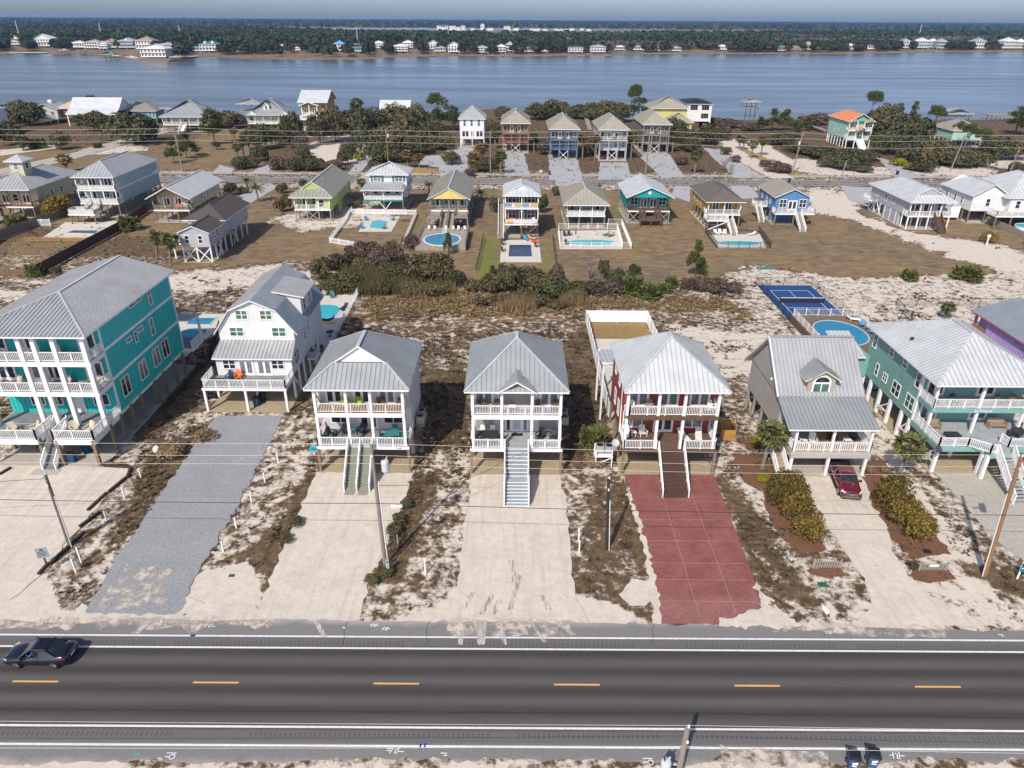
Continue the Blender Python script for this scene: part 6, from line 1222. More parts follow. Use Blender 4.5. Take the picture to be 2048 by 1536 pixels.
fiver('pale_grey_house', 'pale blue grey two storey stilt house, third of the alike houses', 26.9, 232.8, PGREY, paint('pale post', (.42,.44,.45))); fiver('taupe_house', 'taupe two storey stilt house, rightmost of the alike houses', 42.6, 245.6, TAUPE, GREYWOOD)
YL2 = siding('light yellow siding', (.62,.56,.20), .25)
h = House('pale_yellow_house', 'pale yellow house with tan hip roofs by the water behind the taupe house', 57, 292); q = 53.0
h.wall(53.5, 67, 292, 304, 2.5, 9.6, YL2); h.roof(52.5, 68, 291, 305, 9.6, .5, RTT, 'hip', 'hip', 1.0); h.wall(58, 67.5, 284, 292, 1.5, 5.2, YL2, 'annex_wall'); h.roof(57.3, 68.2, 283.3, 293, 5.4, .55, RTT, 'hip', 'hip', 1.0, rname='annex_roof')
for x in (55, 58): h.post(x, 292.2, .0, 2.6, .3)
h = House('modern_white_house', 'modern white three storey house with black hip roof and garage', 76.5, 310.5); NAVYR = roof_metal('near black roof', (.02,.022,.03), .5, 0)
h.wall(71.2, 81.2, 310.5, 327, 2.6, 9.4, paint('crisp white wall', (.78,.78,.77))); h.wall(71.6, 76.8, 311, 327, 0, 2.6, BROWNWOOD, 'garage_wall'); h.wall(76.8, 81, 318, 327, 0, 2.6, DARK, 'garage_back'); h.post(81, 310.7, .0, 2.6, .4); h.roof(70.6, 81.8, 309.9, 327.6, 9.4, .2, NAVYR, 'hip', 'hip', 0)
for x, z in ((73.9,7.2),(78.6,7.2),(78.6,4.0)):
 for d in (-1.0, 0, 1.0): h.win('f', x+d, 310.5, z, .7, 1.6, 1, 2, GLASS, .12, BLACK)
h.win('l', 315, 71.2, 4.5, .8, 1.8, 1, 2, GLASS, .12, BLACK); h.deck(68.5, 71.2, 313, 318, 5.5, WD, WHITE)
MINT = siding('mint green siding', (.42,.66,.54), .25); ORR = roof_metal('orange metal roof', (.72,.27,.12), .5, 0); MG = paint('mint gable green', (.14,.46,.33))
h = House('mint_house', 'mint green house with orange metal roof and white front stairs', 120.3, 260, rz=0)
h.wall(116.2, 124.6, 261.6, 277, 3.2, 9.0, MINT); h.roof(115.6, 125.2, 259.6, 277.6, 9.0, .52, ORR, 'gable', 'hip', 1.0); h.part('gable_front', M().prism([(116.4,260.5,9.0),(124.4,260.5,9.0),(120.4,260.5,11.0)], (0,.15,0)), MG)
for x in (116.4, 122.2): h.part('porch_gable', M().prism([(x,259.2,8.9),(x+2.2,259.2,8.9),(x+1.1,259.2,9.9)], (0,.2,0)), MG); h.faces('small_gable_roof', [[(x-.2,258.9,8.85),(x+1.1,258.9,10.15),(x+1.1,261.5,10.15),(x-.2,261.5,8.85)],[(x+2.4,258.9,8.85),(x+1.1,258.9,10.15),(x+1.1,261.5,10.15),(x+2.4,261.5,8.85)]], ORR, 0)
h.faces('entry_roof', [[(118.7,257.8,6.3),(120.4,257.8,7.4),(120.4,261,7.4),(118.7,261,6.3)],[(122.1,257.8,6.3),(120.4,257.8,7.4),(120.4,261,7.4),(122.1,261,6.3)]], ORR, 0)
for z in (3.2, 6.1): h.deck(116.2, 124.6, 259.8, 261.6, z, DK_TAN, WHITE); h.rail([(116.3,261.6),(116.3,259.9),(119.2,259.9)], z, .95); h.rail([(121.6,259.9),(124.5,259.9),(124.5,261.6)], z, .95)
for x in (116.4, 119.2, 121.6, 124.4): h.post(x, 260, 3.2, 9, .3); h.post(x, 260, .03, 3, .3); h.post(x, 276.5, .03, 3.2, .3)
for y in (262.5, 265, 267.5, 270, 272.5, 275): h.post(116.4, y, .03, 3.2, .25)
h.stair(119.3, 121.5, 259.8, 3.2, 254.8, .05, 12, WHITE, WHITE)
for x in (117.6, 123.2): h.win('f', x, 261.6, 6.9, 1.3, 1.4, 2, 2); h.win('f', x, 261.6, 4.0, 1.3, 1.4, 2, 2)
h.door('f', 120.4, 261.6, 3.2, 1.6)
for y, z in ((263,7.6),(266,7.6),(270,7.6),(268,4.4),(272,4.4)): h.win('l', y, 116.2, z, .8, 1.2)
h = stilt('pale_mint_cottage', 'pale mint cottage with grey hip roof behind pines at the far right', 156.5, 167.5, 266, 280, 2.4, 5.4, .5, MINT, RTT, 'hip', 'hip', 0, fw=(('w',165,3.2,1.2),('w',162,3.2,1.2)), cols=3, pm=WHITE)
# left-hand group
h = House('grey_white_house', 'grey white gabled house with chimney and tan roof at the far left waterside', -171, 300); GW2 = siding('grey white siding', (.55,.56,.54), .25)
h.wall(-178, -164, 300, 312, 2.2, 5.4, GW2); h.gable_wall(-178, -164, 300, 312, 5.4, .28, GW2); h.roof(-179, -163, 299, 313, 5.4, .28, RM_LIGHT, 'gable', 'gable', 1.0); h.wall(-166, -154, 303, 315, 2, 5.5, BROWNW, 'wing_wall'); h.roof(-167, -153, 302, 316, 5.6, .35, roof_metal('tan shingle roof', (.50,.40,.29), .8, 0), 'hip', 'hip', 0, rname='wing_roof'); h.wall(-172.5, -170.3, 306, 308, 5, 8.6, WHITE, 'chimney')
for x in (-175, -167): h.win('f', x, 300, 3.2, 2, 1.4, 3, 2)
h.deck(-179, -163, 297.5, 300, 2.2, WD, WHITE); h.rail([(-179,297.6),(-163,297.6)], 2.2, .9)
for x in (-178, -173, -168, -163.3): h.post(x, 297.8, 0, 2, .3)
h = House('swept_roof_house', 'white house with long swept white roof and teal garage wall', -146, 296); h.wall(-154, -138.5, 298, 310, 1.5, 5.5, LBLUE)
h.part('gable', M().prism([(-138.5,296,3),(-138.5,296,5),(-138.5,303,10),(-138.5,310,6.2),(-138.5,310,3)], (-.3,0,0)), WSIDE); h.part('gable', M().prism([(-154,296,3),(-154,296,5),(-154,303,10),(-154,310,6.2),(-154,310,3)], (.3,0,0)), WSIDE)
h.faces('roof', [[(-155,294.5,4.6),(-138,294.5,4.6),(-138,298.5,6.6),(-155,298.5,6.6)],[(-155,298.5,6.6),(-138,298.5,6.6),(-138,303,10.3),(-155,303,10.3)],[(-155,303,10.3),(-138,303,10.3),(-138,308,7),(-155,308,7)],[(-155,308,7),(-138,308,7),(-138,313,5.6),(-155,313,5.6)]], RM_WHITE, 0)
for x in (-154.5, -149, -143.5, -138.6): h.post(x, 295, 0, 4.6, .3)
h = House('blue_shack', 'low weathered blue house with patched grey roof behind the big oak', -121, 298); h.wall(-126, -114, 299, 309, 2, 5, siding('faded blue siding', (.2,.4,.5), .25)); h.roof(-131, -113, 298, 311, 5, .3, shingle('patched roof', (.25,.235,.21)), 'hip', 'gable', 0)
for x in (-114.2, -118, -122): h.post(x, 299.2, 0, 2, .3, GREYWOOD)
h.faces('rear_roof', [[(-113,302,6),(-106,302,5.6),(-106,310,5.6),(-113,310,6)]], MATS['patched roof'], 0); h.win('f', -117, 299, 2.9, .9, 1.3); h.win('f', -115.3, 299, 2.9, .9, 1.3)
for y in (302.4, 309.5): h.post(-106.4, y, 0, 5.5, .25, GREYWOOD)
h = stilt('grey_roof_house', 'pale stilt house with big grey hip roof and central white stairs', -105, -88.5, 267, 281, 2.6, 5.5, .62, siding('pale cream green siding', (.60,.64,.57), .25), RM_GREY, 'hip', 'hip', 1.8, fw=(('w',-103,3.4,1.6),('w',-91,3.4,1.6),('d',-97,2.6)), cols=6, ov=.8)
h.stair(-98, -96, 267, 2.6, 262.5, .05, 10, WHITE, WHITE)
h = stilt('mint_dormer_house', 'mint white house with grey roof, centre dormer and columned porch', -73.5, -55, 283, 297, 1.8, 5.0, .58, siding('pale mint siding', (.62,.72,.58), .25), RM_GREY, 'hip', 'hip', 2.2, fw=(('w',-72,2.6,1.4),('w',-57,2.6,1.4),('d',-63,1.8)), cols=6, ov=.6)
h.part('dormer', M().prism([(-66,285.5,6.2),(-63.4,285.5,6.2),(-63.4,285.5,8.2),(-64.7,285.5,9.2),(-66,285.5,8.2)], (0,4,0)), WSIDE); h.faces('dormer_roof', [[(-66.4,285,8.1),(-64.7,285,9.5),(-64.7,291,9.5),(-66.4,288.5,8.1)],[(-63,285,8.1),(-64.7,285,9.5),(-64.7,291,9.5),(-63,288.5,8.1)]], RM_GREY, 0); h.win('f', -64.7, 285.5, 6.9, .9, 1.3)
for x in (-73.3, -58.5): h.part('porch_gable', M().prism([(x,282.7,5.0),(x+5,282.7,5.0),(x+2.5,282.7,6.4)], (0,.2,0)), WSIDE); h.faces('small_gable_roof', [[(x-.4,282.4,4.95),(x+2.5,282.4,6.65),(x+2.5,287,6.65),(x-.4,284,4.95)],[(x+5.4,282.4,4.95),(x+2.5,282.4,6.65),(x+2.5,287,6.65),(x+5.4,284,4.95)]], RM_GREY, 0)
h = House('yellow_porch_house', 'tall golden yellow house with stacked white porches and white roofs', -42.3, 262); GY = siding('golden ochre siding', (.62,.40,.14), .25)
h.wall(-46.5, -38, 265, 277, 2.6, 11.8, GY); h.part('gable', M().prism([(-38,264,11.6),(-38,277.5,11.6),(-38,271,14.6)], (-8.5,0,0)), GY); h.faces('roof', [[(-47.2,263,11.5),(-37.4,263,11.5),(-37.4,271,14.9),(-47.2,271,14.9)],[(-47.2,271,14.9),(-37.4,271,14.9),(-37.4,278.5,11.5),(-47.2,278.5,11.5)]], RM_WHITE, 0)
h.deck(-47, -37.6, 262, 265, 2.6, DK_TAN, WHITE); h.rail([(-46.9,265),(-46.9,262.1),(-37.7,262.1)], 2.6, .95); h.faces('porch_roof', [[(-47.8,261.5,5.9),(-36.8,261.5,5.9),(-37.5,265,7.0),(-47.0,265,7.0)]], RM_WHITE, 0)
h.deck(-46.3, -40.8, 263, 265, 7.2, DK_TAN, WHITE); h.rail([(-46.2,265),(-46.2,263.1),(-40.9,263.1),(-40.9,265)], 7.2, .95); h.faces('small_gable_roof', [[(-46.8,262.4,10.4),(-43.6,262.4,11.6),(-43.6,268,12.6),(-46.8,264,10.6)],[(-40.4,262.4,10.4),(-43.6,262.4,11.6),(-43.6,268,12.6),(-40.4,264,10.6)]], RM_WHITE, 0)
for x in (-46.8, -44, -41, -37.9): h.post(x, 262.2, .03, 5.9, .3)
for x in (-46, -43.6, -41.1): h.post(x, 263.2, 7.2, 10.6, .25)
for x in (-45, -42.3): h.door('f', x, 265, 7.2, 1.2, 2.2, 2); h.door('f', x, 265, 2.6, 1.3, 2.2, 2)
h.door('f', -39.5, 265, 2.6, 1.3, 2.2, 2); h.win('f', -39.4, 265, 9.2, 1.2, 1.4, 2, 2); h.slab(-47, -37, 262, 277)
h = House('white_a_frame_house', 'white steep roofed house with front gable among the oaks', -66, 300); ox = 0
p0 = at(792, 236); h.x, h.y = 0, 0; h.e.location = (0, 0, 0)
X, Y = p0[0], 288.
h.faces('roof', [[(X-7,Y,4),(X+7,Y,4),(X+7,Y+6,11.5),(X-7,Y+6,11.5)],[(X-7,Y+6,11.5),(X+7,Y+6,11.5),(X+7,Y+12,4),(X-7,Y+12,4)]], RM_WHITE, 0); h.faces('gable_roof', [[(X-6,Y-2,4),(X,Y-2,11.2),(X,Y+5,11.2),(X-6,Y+1,4)],[(X+6,Y-2,4),(X,Y-2,11.2),(X,Y+5,11.2),(X+6,Y+1,4)]], RM_WHITE, 0)
h.part('gable', M().prism([(X-5.2,Y-1.6,4.2),(X+5.2,Y-1.6,4.2),(X,Y-1.6,10.6)], (0,.3,0)), YL2); h.wall(X-6.5, X+6.5, Y, Y+12, 1, 4.1, WSIDE); h.win('f', X, Y-1.6, 6.0, 1.4, 2, 2, 2)
h = House('white_slab_house', 'edge of a white three storey house at the far left margin', -196, 276); h.wall(-205, -192.5, 274, 286, 0, 9, WSIDE)
for z in (1.5, 4.4, 7.2): h.win('f', -195, 274, z, 1.5, 1.3, 2, 1)
h.roof(-206, -192, 273, 287, 9, .3, RM_LIGHT, 'hip', 'hip', 0)
# surveyed places of the left-hand third-row houses
for n_, x, y, k in (('grey_white_house',-194.7,314,(.68,.8,1)),('swept_roof_house',-170.5,306,(1.2,1,1)),('blue_shack',-155,314,(.8,.8,1)),('grey_roof_house',-127.8,291.6,(1.05,1,1)),('mint_dormer_house',-99.4,303,(.88,.9,1)),('yellow_porch_house',-74.4,279.5,(1.15,1,1.05)),('white_a_frame_house',None,46,(1,1,.64))):
 o = bpy.data.objects[n_]; o.location = (o.location.x if x is None else x, y, 0); o.scale = k
# ------------------------------------------------------------------ vehicles
CARB = plain('black car paint', (.006,.006,.012), .18, 0, 1.); CARR = plain('maroon car paint', (.13,.008,.018), .22, .1, 1.); CHROME = plain('chrome', (.6,.6,.62), .15, 1.); TYREM = plain('tyre rubber', (.015,.015,.015), .85); REDL = plain('red lamp', (.5,.01,.02), .2); LAMP = plain('headlamp glass', (.75,.76,.78), .1, .2); CARGL = glassy('car glass', (.02,.03,.035), .3); RIMM = plain('alloy rim', (.35,.35,.36), .3, .8)
def loft(stations, cap=True):
 m = M(); n = len(stations[0])
 for s in stations: m.v += [tuple(p) for p in s]
 for i in range(len(stations)-1):
  for j in range(n-1): a = i*n+j; m.f.append((a, a+1, a+1+n, a+n))
 if cap: m.f.append(tuple(range(n-1,-1,-1))); k = (len(stations)-1)*n; m.f.append(tuple(k+j for j in range(n)))
 return m
def section(x, w, zl, zb, zt, crown=.05):
 h = [(w*.80, zl), (w*.97, zl+.12), (w, zl+(zb-zl)*.55), (w*.965, zb), (w*.78, zt), (w*.4, zt+crown), (0, zt+crown*1.2)]
 return [(x, -y, z) for y, z in h]+[(x, y, z) for y, z in reversed(h[:-1])]
def wheel(e, x, y, r, side):
 t = obj('wheel', M().tube([(0,-.11,0),(0,.11,0)], r, 20), TYREM, e); t.location = (x, y, r)
 k = M(); k.tube([(0,side*.105,0),(0,side*.118,0)], r*.68, 16)
 obj('rim', k, RIMM, t); s = M()
 for i in range(5):
  a = 2*math.pi*i/5; s.beam((r*.15*math.cos(a), side*.125, r*.15*math.sin(a)), (r*.62*math.cos(a), side*.125, r*.62*math.sin(a)), .07, .03, (0,side,0))
 obj('spokes', s, CHROME, t)
 obj('wheel_arch', M().tube([(x,y+side*.045,r+.03),(x,y+side*.06,r+.03)], r*1.16, 20), BLACK, e)
def sedan(loc, rz):
 e = empty('sedan_car', 'black sedan car with driver, driving left along the road', 'car', loc, rz)
 ST = [section(*q) for q in ((-2.42,.62,.32,.52,.6),(-2.36,.80,.24,.62,.70),(-2.1,.88,.19,.70,.80),(-1.5,.905,.18,.78,.90),(-.85,.91,.18,.86,.97),(0,.915,.18,.90,.96),(.9,.915,.18,.93,.98),(1.5,.91,.2,.95,1.03),(2.0,.89,.22,.95,1.06),(2.3,.84,.26,.9,1.04),(2.42,.72,.34,.78,.92))]
 b = obj('body', loft(ST), CARB, e, True)
 # glasshouse: pillars and roof around real panes
 B = [(-1.05,.80,.96),(1.75,.74,1.03)]; R_ = [(-.28,.60,1.42),(.95,.58,1.43)]
 r = M(); r.add([(-.32,-.60,1.40),(.98,-.57,1.41),(.98,.57,1.41),(-.32,.60,1.40),(-.1,-.52,1.46),(.8,-.5,1.465),(.8,.5,1.465),(-.1,.52,1.46)], [(3,2,1,0),(4,5,6,7),(0,1,5,4),(1,2,6,5),(2,3,7,6),(3,0,4,7)]); obj('roof', r, CARB, e)
 p = M()
 for s in (-1, 1):
  for a, c in (((-1.1,s*.80,.94),(-.3,s*.60,1.42)),((.32,s*.84,.94),(.36,s*.60,1.42)),((1.72,s*.76,1.0),(.95,s*.58,1.42))): p.beam(a, c, .09, .07)
  p.beam((-.3,s*.60,1.42), (.95,s*.58,1.42), .08, .05)
 obj('pillars', p, CARB, e)
 obj('windscreen', M().poly([(-1.1,-.76,.965),(-.32,-.57,1.41),(-.32,.57,1.41),(-1.1,.76,.965)]), CARGL, e); obj('rear_window', M().poly([(1.72,.70,1.04),(.97,.55,1.415),(.97,-.55,1.415),(1.72,-.70,1.04)]), CARGL, e)
 for s in (-1, 1):
  if s == 1: obj('side_window', M().poly([(-.98,s*.81,.95),(.3,s*.84,.95),(.34,s*.605,1.40),(-.28,s*.605,1.40)]), CARGL, e)   # the driver's own window is wound down
  obj('side_window', M().poly([(.38,s*.84,.95),(1.6,s*.77,1.0),(.93,s*.59,1.40),(.38,s*.60,1.40)]), CARGL, e)
  obj('mirror', M().box(-.85,-.68,s*.98-.1,s*.98+.1,.92,1.06), CARB, e)
  obj('headlight', M().beam((-2.32,s*.62,.66),(-2.05,s*.82,.72),.16,.1), LAMP, e); obj('tail_light', M().beam((2.38,s*.60,.86),(2.1,s*.87,.88),.1,.13), REDL, e)
  obj('door_seams', rebox([((.33,s*.918,.3),(.33,s*.90,.88),.015,.015),((1.25,s*.915,.35),(1.35,s*.90,.9),.015,.015),((-.9,s*.918,.3),(-.95,s*.9,.84),.015,.015)]), BLACK, e)
  for x in (0.05, 1.15): obj('door_handle', M().box(x,x+.2,s*.925-.015,s*.925+.015,.80,.83), CHROME, e)
  for x in (-1.42, 1.38): wheel(e, x, s*.84, .33, s)
 obj('number_plate', M().box(2.42,2.44,-.25,.25,.62,.76), WHITEP, e); obj('seat_back', M().box(-.0,.15,-.72,-.12,.7,1.25), DARK, e); return e
CAR = sedan((at(77, 1341)[0]-.22, 35.25, .021), 0); CAR.scale = (.92, .95, .97)
def skin_person(name, label, joints, edges, radii, m, loc, rz, cat='person', sub=1):
 me = bpy.data.meshes.new(name); me.from_pydata(joints, edges, []); o = link(name, me, m, None, loc, (0,0,rz)); md = o.modifiers.new('skin', 'SKIN'); md.use_smooth_shade = True
 for i, r in enumerate(radii): me.skin_vertices[0].data[i].radius = (r, r)
 me.skin_vertices[0].data[0].use_root = True; s = o.modifiers.new('sub', 'SUBSURF'); s.levels = s.render_levels = sub
 return tag(o, label, cat)
BLUESH = plain('blue shirt', (.03,.09,.33), .85); SKIN = plain('skin', (.45,.27,.2), .6); HAIR = plain('dark hair', (.03,.02,.015), .7)
J = [(0,0,.62),(0,0,.85),(0,0,1.08),(0,-.17,1.10),(-.16,-.24,.92),(-.42,-.16,1.0),(0,.17,1.10),(-.16,.2,.92),(-.42,.12,1.0),(-.02,0,1.17),(-.3,-.1,.62),(-.3,.1,.62)]
drv = skin_person('person', 'driver in a blue shirt at the wheel of the black sedan', J, [(0,1),(1,2),(2,3),(3,4),(4,5),(2,6),(6,7),(7,8),(2,9),(0,10),(0,11)], [.17,.17,.14,.075,.055,.04,.075,.055,.04,.06,.09,.09], BLUESH, (CAR.location.x-.17, CAR.location.y-.40, .021), 0)
hd = M(); hd.lathe([(.03,1.13),(.075,1.17),(.095,1.24),(.092,1.30),(.06,1.355),(.01,1.37)], 12, (-.05,0,0)); obj('head', hd, SKIN, drv, True)
hr = M(); hr.lathe([(.10,1.26),(.10,1.31),(.068,1.365),(.01,1.385)], 12, (-.03,0,0)); obj('hair', hr, HAIR, drv, True)
def pickup(loc, rz):
 e = empty('pickup_truck', 'maroon pickup truck parked on the sand drive of the beige house', 'pickup truck', loc, rz)
 ST = [section(*q) for q in ((-2.72,.72,.42,.72,.86),(-2.64,.90,.36,.86,.98),(-2.3,.955,.34,.96,1.08),(-1.5,.965,.34,1.04,1.14),(-1.15,.965,.34,1.06,1.16),(-.7,.965,.34,1.08,1.16),(.6,.965,.34,1.10,1.15),(1.05,.965,.34,1.10,1.15))]
 obj('body', loft(ST), CARR, e, True)
 bed = M(); bed.box(1.06,2.72,-.96,.96,.42,.86); bed.box(1.06,2.72,-.96,-.86,.86,1.18); bed.box(1.06,2.72,.86,.96,.86,1.18); bed.box(2.62,2.72,-.86,.86,.86,1.16); obj('cargo_bed', bed, CARR, e)
 obj('bed_cover', M().box(1.08,2.6,-.85,.85,.9,1.12), plain('black bed cover', (.012,.012,.016), .6), e)
 r = M(); r.add([(-.55,-.68,1.70),(.85,-.68,1.70),(.85,.68,1.70),(-.55,.68,1.70),(-.4,-.58,1.77),(.75,-.58,1.77),(.75,.58,1.77),(-.4,.58,1.77)], [(3,2,1,0),(4,5,6,7),(0,1,5,4),(1,2,6,5),(2,3,7,6),(3,0,4,7)]); obj('roof', r, CARR, e)
 p = M()
 for s in (-1, 1):
  for a, c in (((-1.25,s*.86,1.12),(-.55,s*.68,1.70)),((.2,s*.88,1.12),(.2,s*.70,1.70)),((1.0,s*.86,1.12),(.85,s*.68,1.70))): p.beam(a, c, .1, .08)
  p.beam((-.55,s*.68,1.70),(.85,s*.68,1.70),.09,.06)
  obj('side_window', M().poly([(-1.15,s*.86,1.13),(.95,s*.87,1.13),(.82,s*.69,1.68),(-.52,s*.69,1.68)]), CARGL, e)
  obj('mirror', M().box(-1.05,-.88,s*1.08-.13,s*1.08+.13,1.14,1.34), CARR, e); obj('headlight', M().beam((-2.66,s*.6,.9),(-2.4,s*.9,.96),.2,.16), LAMP, e); obj('tail_light', M().box(2.72,2.74,s*.88-.07,s*.88+.07,.7,1.1), REDL, e)
  obj('running_board', M().box(-1.2,1.2,s*.95-.06,s*.95+.06,.34,.42), BLACK, e)
  for x in (-1.75, 1.78): wheel(e, x, s*.87, .40, s)
 obj('pillars', p, CARR, e); obj('windscreen', M().poly([(-1.27,-.83,1.14),(-.57,-.66,1.69),(-.57,.66,1.69),(-1.27,.83,1.14)]), CARGL, e); obj('rear_window', M().poly([(1.0,.8,1.16),(.86,.66,1.68),(.86,-.66,1.68),(1.0,-.8,1.16)]), CARGL, e)
 g = M(); g.box(-2.76,-2.70,-.5,.5,.66,.94); obj('grille_backing', g, BLACK, e)
 for k in range(3): obj('grille_bar', M().box(-2.79,-2.755,-.5,.5,.68+k*.09,.72+k*.09), CHROME, e)
 obj('badge', M().tube([(-2.80,0,.80),(-2.82,0,.80)], .08, 12), CHROME, e); obj('bumper', M().box(-2.80,-2.62,-.88,.88,.42,.6), plain('grey bumper', (.1,.1,.1), .5), e); obj('bumper_bar', M().box(-2.84,-2.79,-.55,.55,.52,.57), CHROME, e); return e
f_, r_2 = at(1706, 1003), at(1678, 948); pc = ((f_[0]+r_2[0])/2-.1, (f_[1]+r_2[1])/2+.4)
pickup((pc[0], pc[1], .013), math.radians(81))
def white_van(p, l):
 e = empty('parked_car', l, 'car', (p[0], p[1], 0), math.radians(90)); ST = [section(*q) for q in ((-2.3,.7,.3,.6,.8),(-1.9,.9,.25,.8,.95),(-1.1,.92,.25,.9,1.0),(2.1,.92,.25,.95,1.0),(2.3,.8,.3,.9,1.0))]
 obj('body', loft(ST), WHITEP, e, True); obj('cabin', M().add([(-1.1,-.85,.98),(2.2,-.85,.98),(2.2,.85,.98),(-1.1,.85,.98),(-.3,-.7,1.6),(2.0,-.7,1.6),(2.0,.7,1.6),(-.3,.7,1.6)], [(4,5,6,7),(0,1,5,4),(1,2,6,5),(2,3,7,6),(3,0,4,7)]), CARGL, e)
 obj('roof', M().box(-.3,2.0,-.7,.7,1.6,1.66), WHITEP, e)
 for s in (-1, 1):
  for x in (-1.4, 1.4): wheel(e, x, s*.84, .33, s)
white_van((79.0, 309.2), 'white car parked under the modern white house'); q = at(1204+2, 319); 
e = empty('parked_car', 'dark red car parked under the pale grey stilt house', 'car', (28.9, 237, .04), math.radians(90)); obj('body', loft([section(*q_) for q_ in ((-2.2,.7,.3,.6,.75),(-1.5,.88,.22,.8,.9),(1.5,.88,.22,.85,.95),(2.2,.75,.3,.8,.9))]), CARR, e, True); obj('cabin', M().add([(-.9,-.8,.9),(1.6,-.8,.9),(1.6,.8,.9),(-.9,.8,.9),(-.2,-.6,1.4),(1.0,-.6,1.4),(1.0,.6,1.4),(-.2,.6,1.4)], [(4,5,6,7),(0,1,5,4),(1,2,6,5),(2,3,7,6),(3,0,4,7)]), CARGL, e)
bin_(69.5, 309, 'large blue bin beside the garage of the modern white house', 0, plain('bright blue bin', (.02,.13,.45), .5)); bin_(70.4, 309.3, 'second blue bin beside the garage of the modern white house', 0, MATS['bright blue bin'])
# kerbside bins at the bottom edge, with their printed marks
b1 = bin_(at(1735,1536)[0]-.95, 27.55, 'blue wheelie bin with rounded lid at the kerb, left of two', math.radians(-14)); b2 = bin_(at(1765,1536)[0]-.62, 27.7, 'blue wheelie bin with flat dark lid at the kerb, right of two', math.radians(-14))
for b in (b1, b2):
 b.rotation_euler.z += math.pi*0
 mk = M(); 
 for q in (((-.16,-.375,.72),(.12,-.375,.86)),((-.1,-.37,.62),(.1,-.37,.72)),((.1,-.375,.7),(.14,-.372,.84)),((-.14,-.37,.5),(.14,-.37,.53))): mk.beam(q[0], q[1], .05, .03, (0,-1,0))
 obj('printed_mark', mk, WHITEP, b)
# ------------------------------------------------------------------ utility poles and lines
POLE = wood('creosoted pole wood', (.15,.115,.09), .9, (14,14,1), .4); POLET = wood('tan pole wood', (.27,.15,.075), .9, (14,14,1), .3); POLEG = wood('bleached pole wood', (.25,.225,.195), .9, (14,14,1), .3)
CONDUIT = plain('pale conduit', (.66,.67,.68), .5); TRF = plain('transformer grey', (.55,.58,.61), .5); CER = plain('insulator', (.6,.58,.53), .4)
def zat(px_, py_, Y):
 u, v = (px_-1024)/FPX, (768-py_)/FPX; c, s = math.cos(ROLL), math.sin(ROLL); u, v = u*c-v*s, u*s+v*c
 d = (u, math.cos(PITCH)+v*math.sin(PITCH), -math.sin(PITCH)+v*math.cos(PITCH)); t = Y/d[1]; return d[0]*t, CAM_H+d[2]*t
def pole(x, y, h, label, m, r=.17, lean=(0,0), arm=0., trf=None, conduit=None, cap=False):
 e = empty('utility_pole', label, 'utility pole', (x, y, -.05)); top = (lean[0], lean[1], h)
 obj('shaft', M().tube([(0,0,0), top], r, 10, r*.72), m, e)
 if conduit: obj('conduit', M().tube([(conduit, -.12, 0), (conduit+lean[0]*.8, -.12+lean[1]*.8, h*.72)], .05, 6), CONDUIT, e)
 if arm:
  obj('crossarm', M().beam((lean[0]-arm, lean[1]-.12, h-.5), (lean[0]+arm, lean[1]-.12, h-.5), .1, .12), m, e)
 for z in (h+.03, h-1.0): obj('insulator', M().lathe([(.05,0),(.09,.06),(.05,.12),(.08,.18),(.02,.26)], 8, (lean[0]+.05, lean[1]+(.0 if z > h else -.22), z)), CER, e)
 if trf:
  t = obj('transformer', M().lathe([(.27,0),(.3,.05),(.3,.85),(.26,.95),(.05,1.0)], 14), TRF, e); t.location = (trf[0], trf[1], trf[2])
  obj('bushing', M().tube([(.1,0,.95),(.18,0,1.3)], .05, 6), CER, t); obj('bushing', M().tube([(-.1,0,.95),(-.18,0,1.3)], .05, 6), BLACK, t)
  obj('bracket', M().beam((0, 0, trf[2]+.5), trf[:2]+(trf[2]+.5,), .1), BLACK, e)
 return e
pole(-37.43, 47.18, 7.3, 'short leaning dark pole beside the timbers on the left', POLE, .17, (.05,0), conduit=.2)
pole(-10.35, 45.06, 11.7, 'tall weathered pole with transformer before the double stairs', POLEG, .165, (-.15,0), trf=(.75,.05,9.3), conduit=.28)
pole(8.15, 47.2, 7.2, 'short black pole with white conduit beside the red driveway', plain('tarred pole', (.03,.028,.028), .9), .16, (-.35,0), conduit=.17)
pole(38.48, 44.29, 11.4, 'tall orange brown pole with pale conduit on the right', POLET, .2, (-.8,0), trf=(.95,.1,9.0), conduit=-.24)
pole(zat(1372,1455,26.5)[0], 26.5, zat(1372,1455,26.5)[1], 'grey weathered pole with transformer at the bottom edge', POLEG, .2, (.1,0), trf=(-.75,.1,zat(1335,1545,26.5)[1]))
def wire(label, pts, r, m, sag=.35, group=None):
 mm = M(); P = []
 for a, b in zip(pts[:-1], pts[1:]):
  for i in range(8): f = i/8; P.append((a[0]+(b[0]-a[0])*f, a[1]+(b[1]-a[1])*f, a[2]+(b[2]-a[2])*f-sag*4*f*(1-f)))
 P.append(pts[-1]); mm.tube(P, r, 5); return tag(obj('power_line', mm, m), label, 'power line', group)
WIREL = plain('bright aluminium wire', (.62,.58,.52), .5); WIRED = plain('black cable', (.02,.018,.016), .7)
for z, l in ((11.75, 'topmost bare power wire crossing in front of the front row of houses'), (10.7, 'second bare power wire crossing in front of the front row of houses'), (9.95, 'third bare power wire crossing in front of the front row of houses')):
 wire(l, [(-64, 45.5, z), (-10.35, 45.06, z), (38.0, 44.3, z-.2), (90, 44, z)], .012, WIREL, .25)
wire('black communication cable crossing in front of the front driveways', [(-64, 45.5, 6.6), (-10.25, 44.9, 6.35), (38.2, 44.1, 6.2), (90, 44, 6.2)], .026, WIRED, .25)
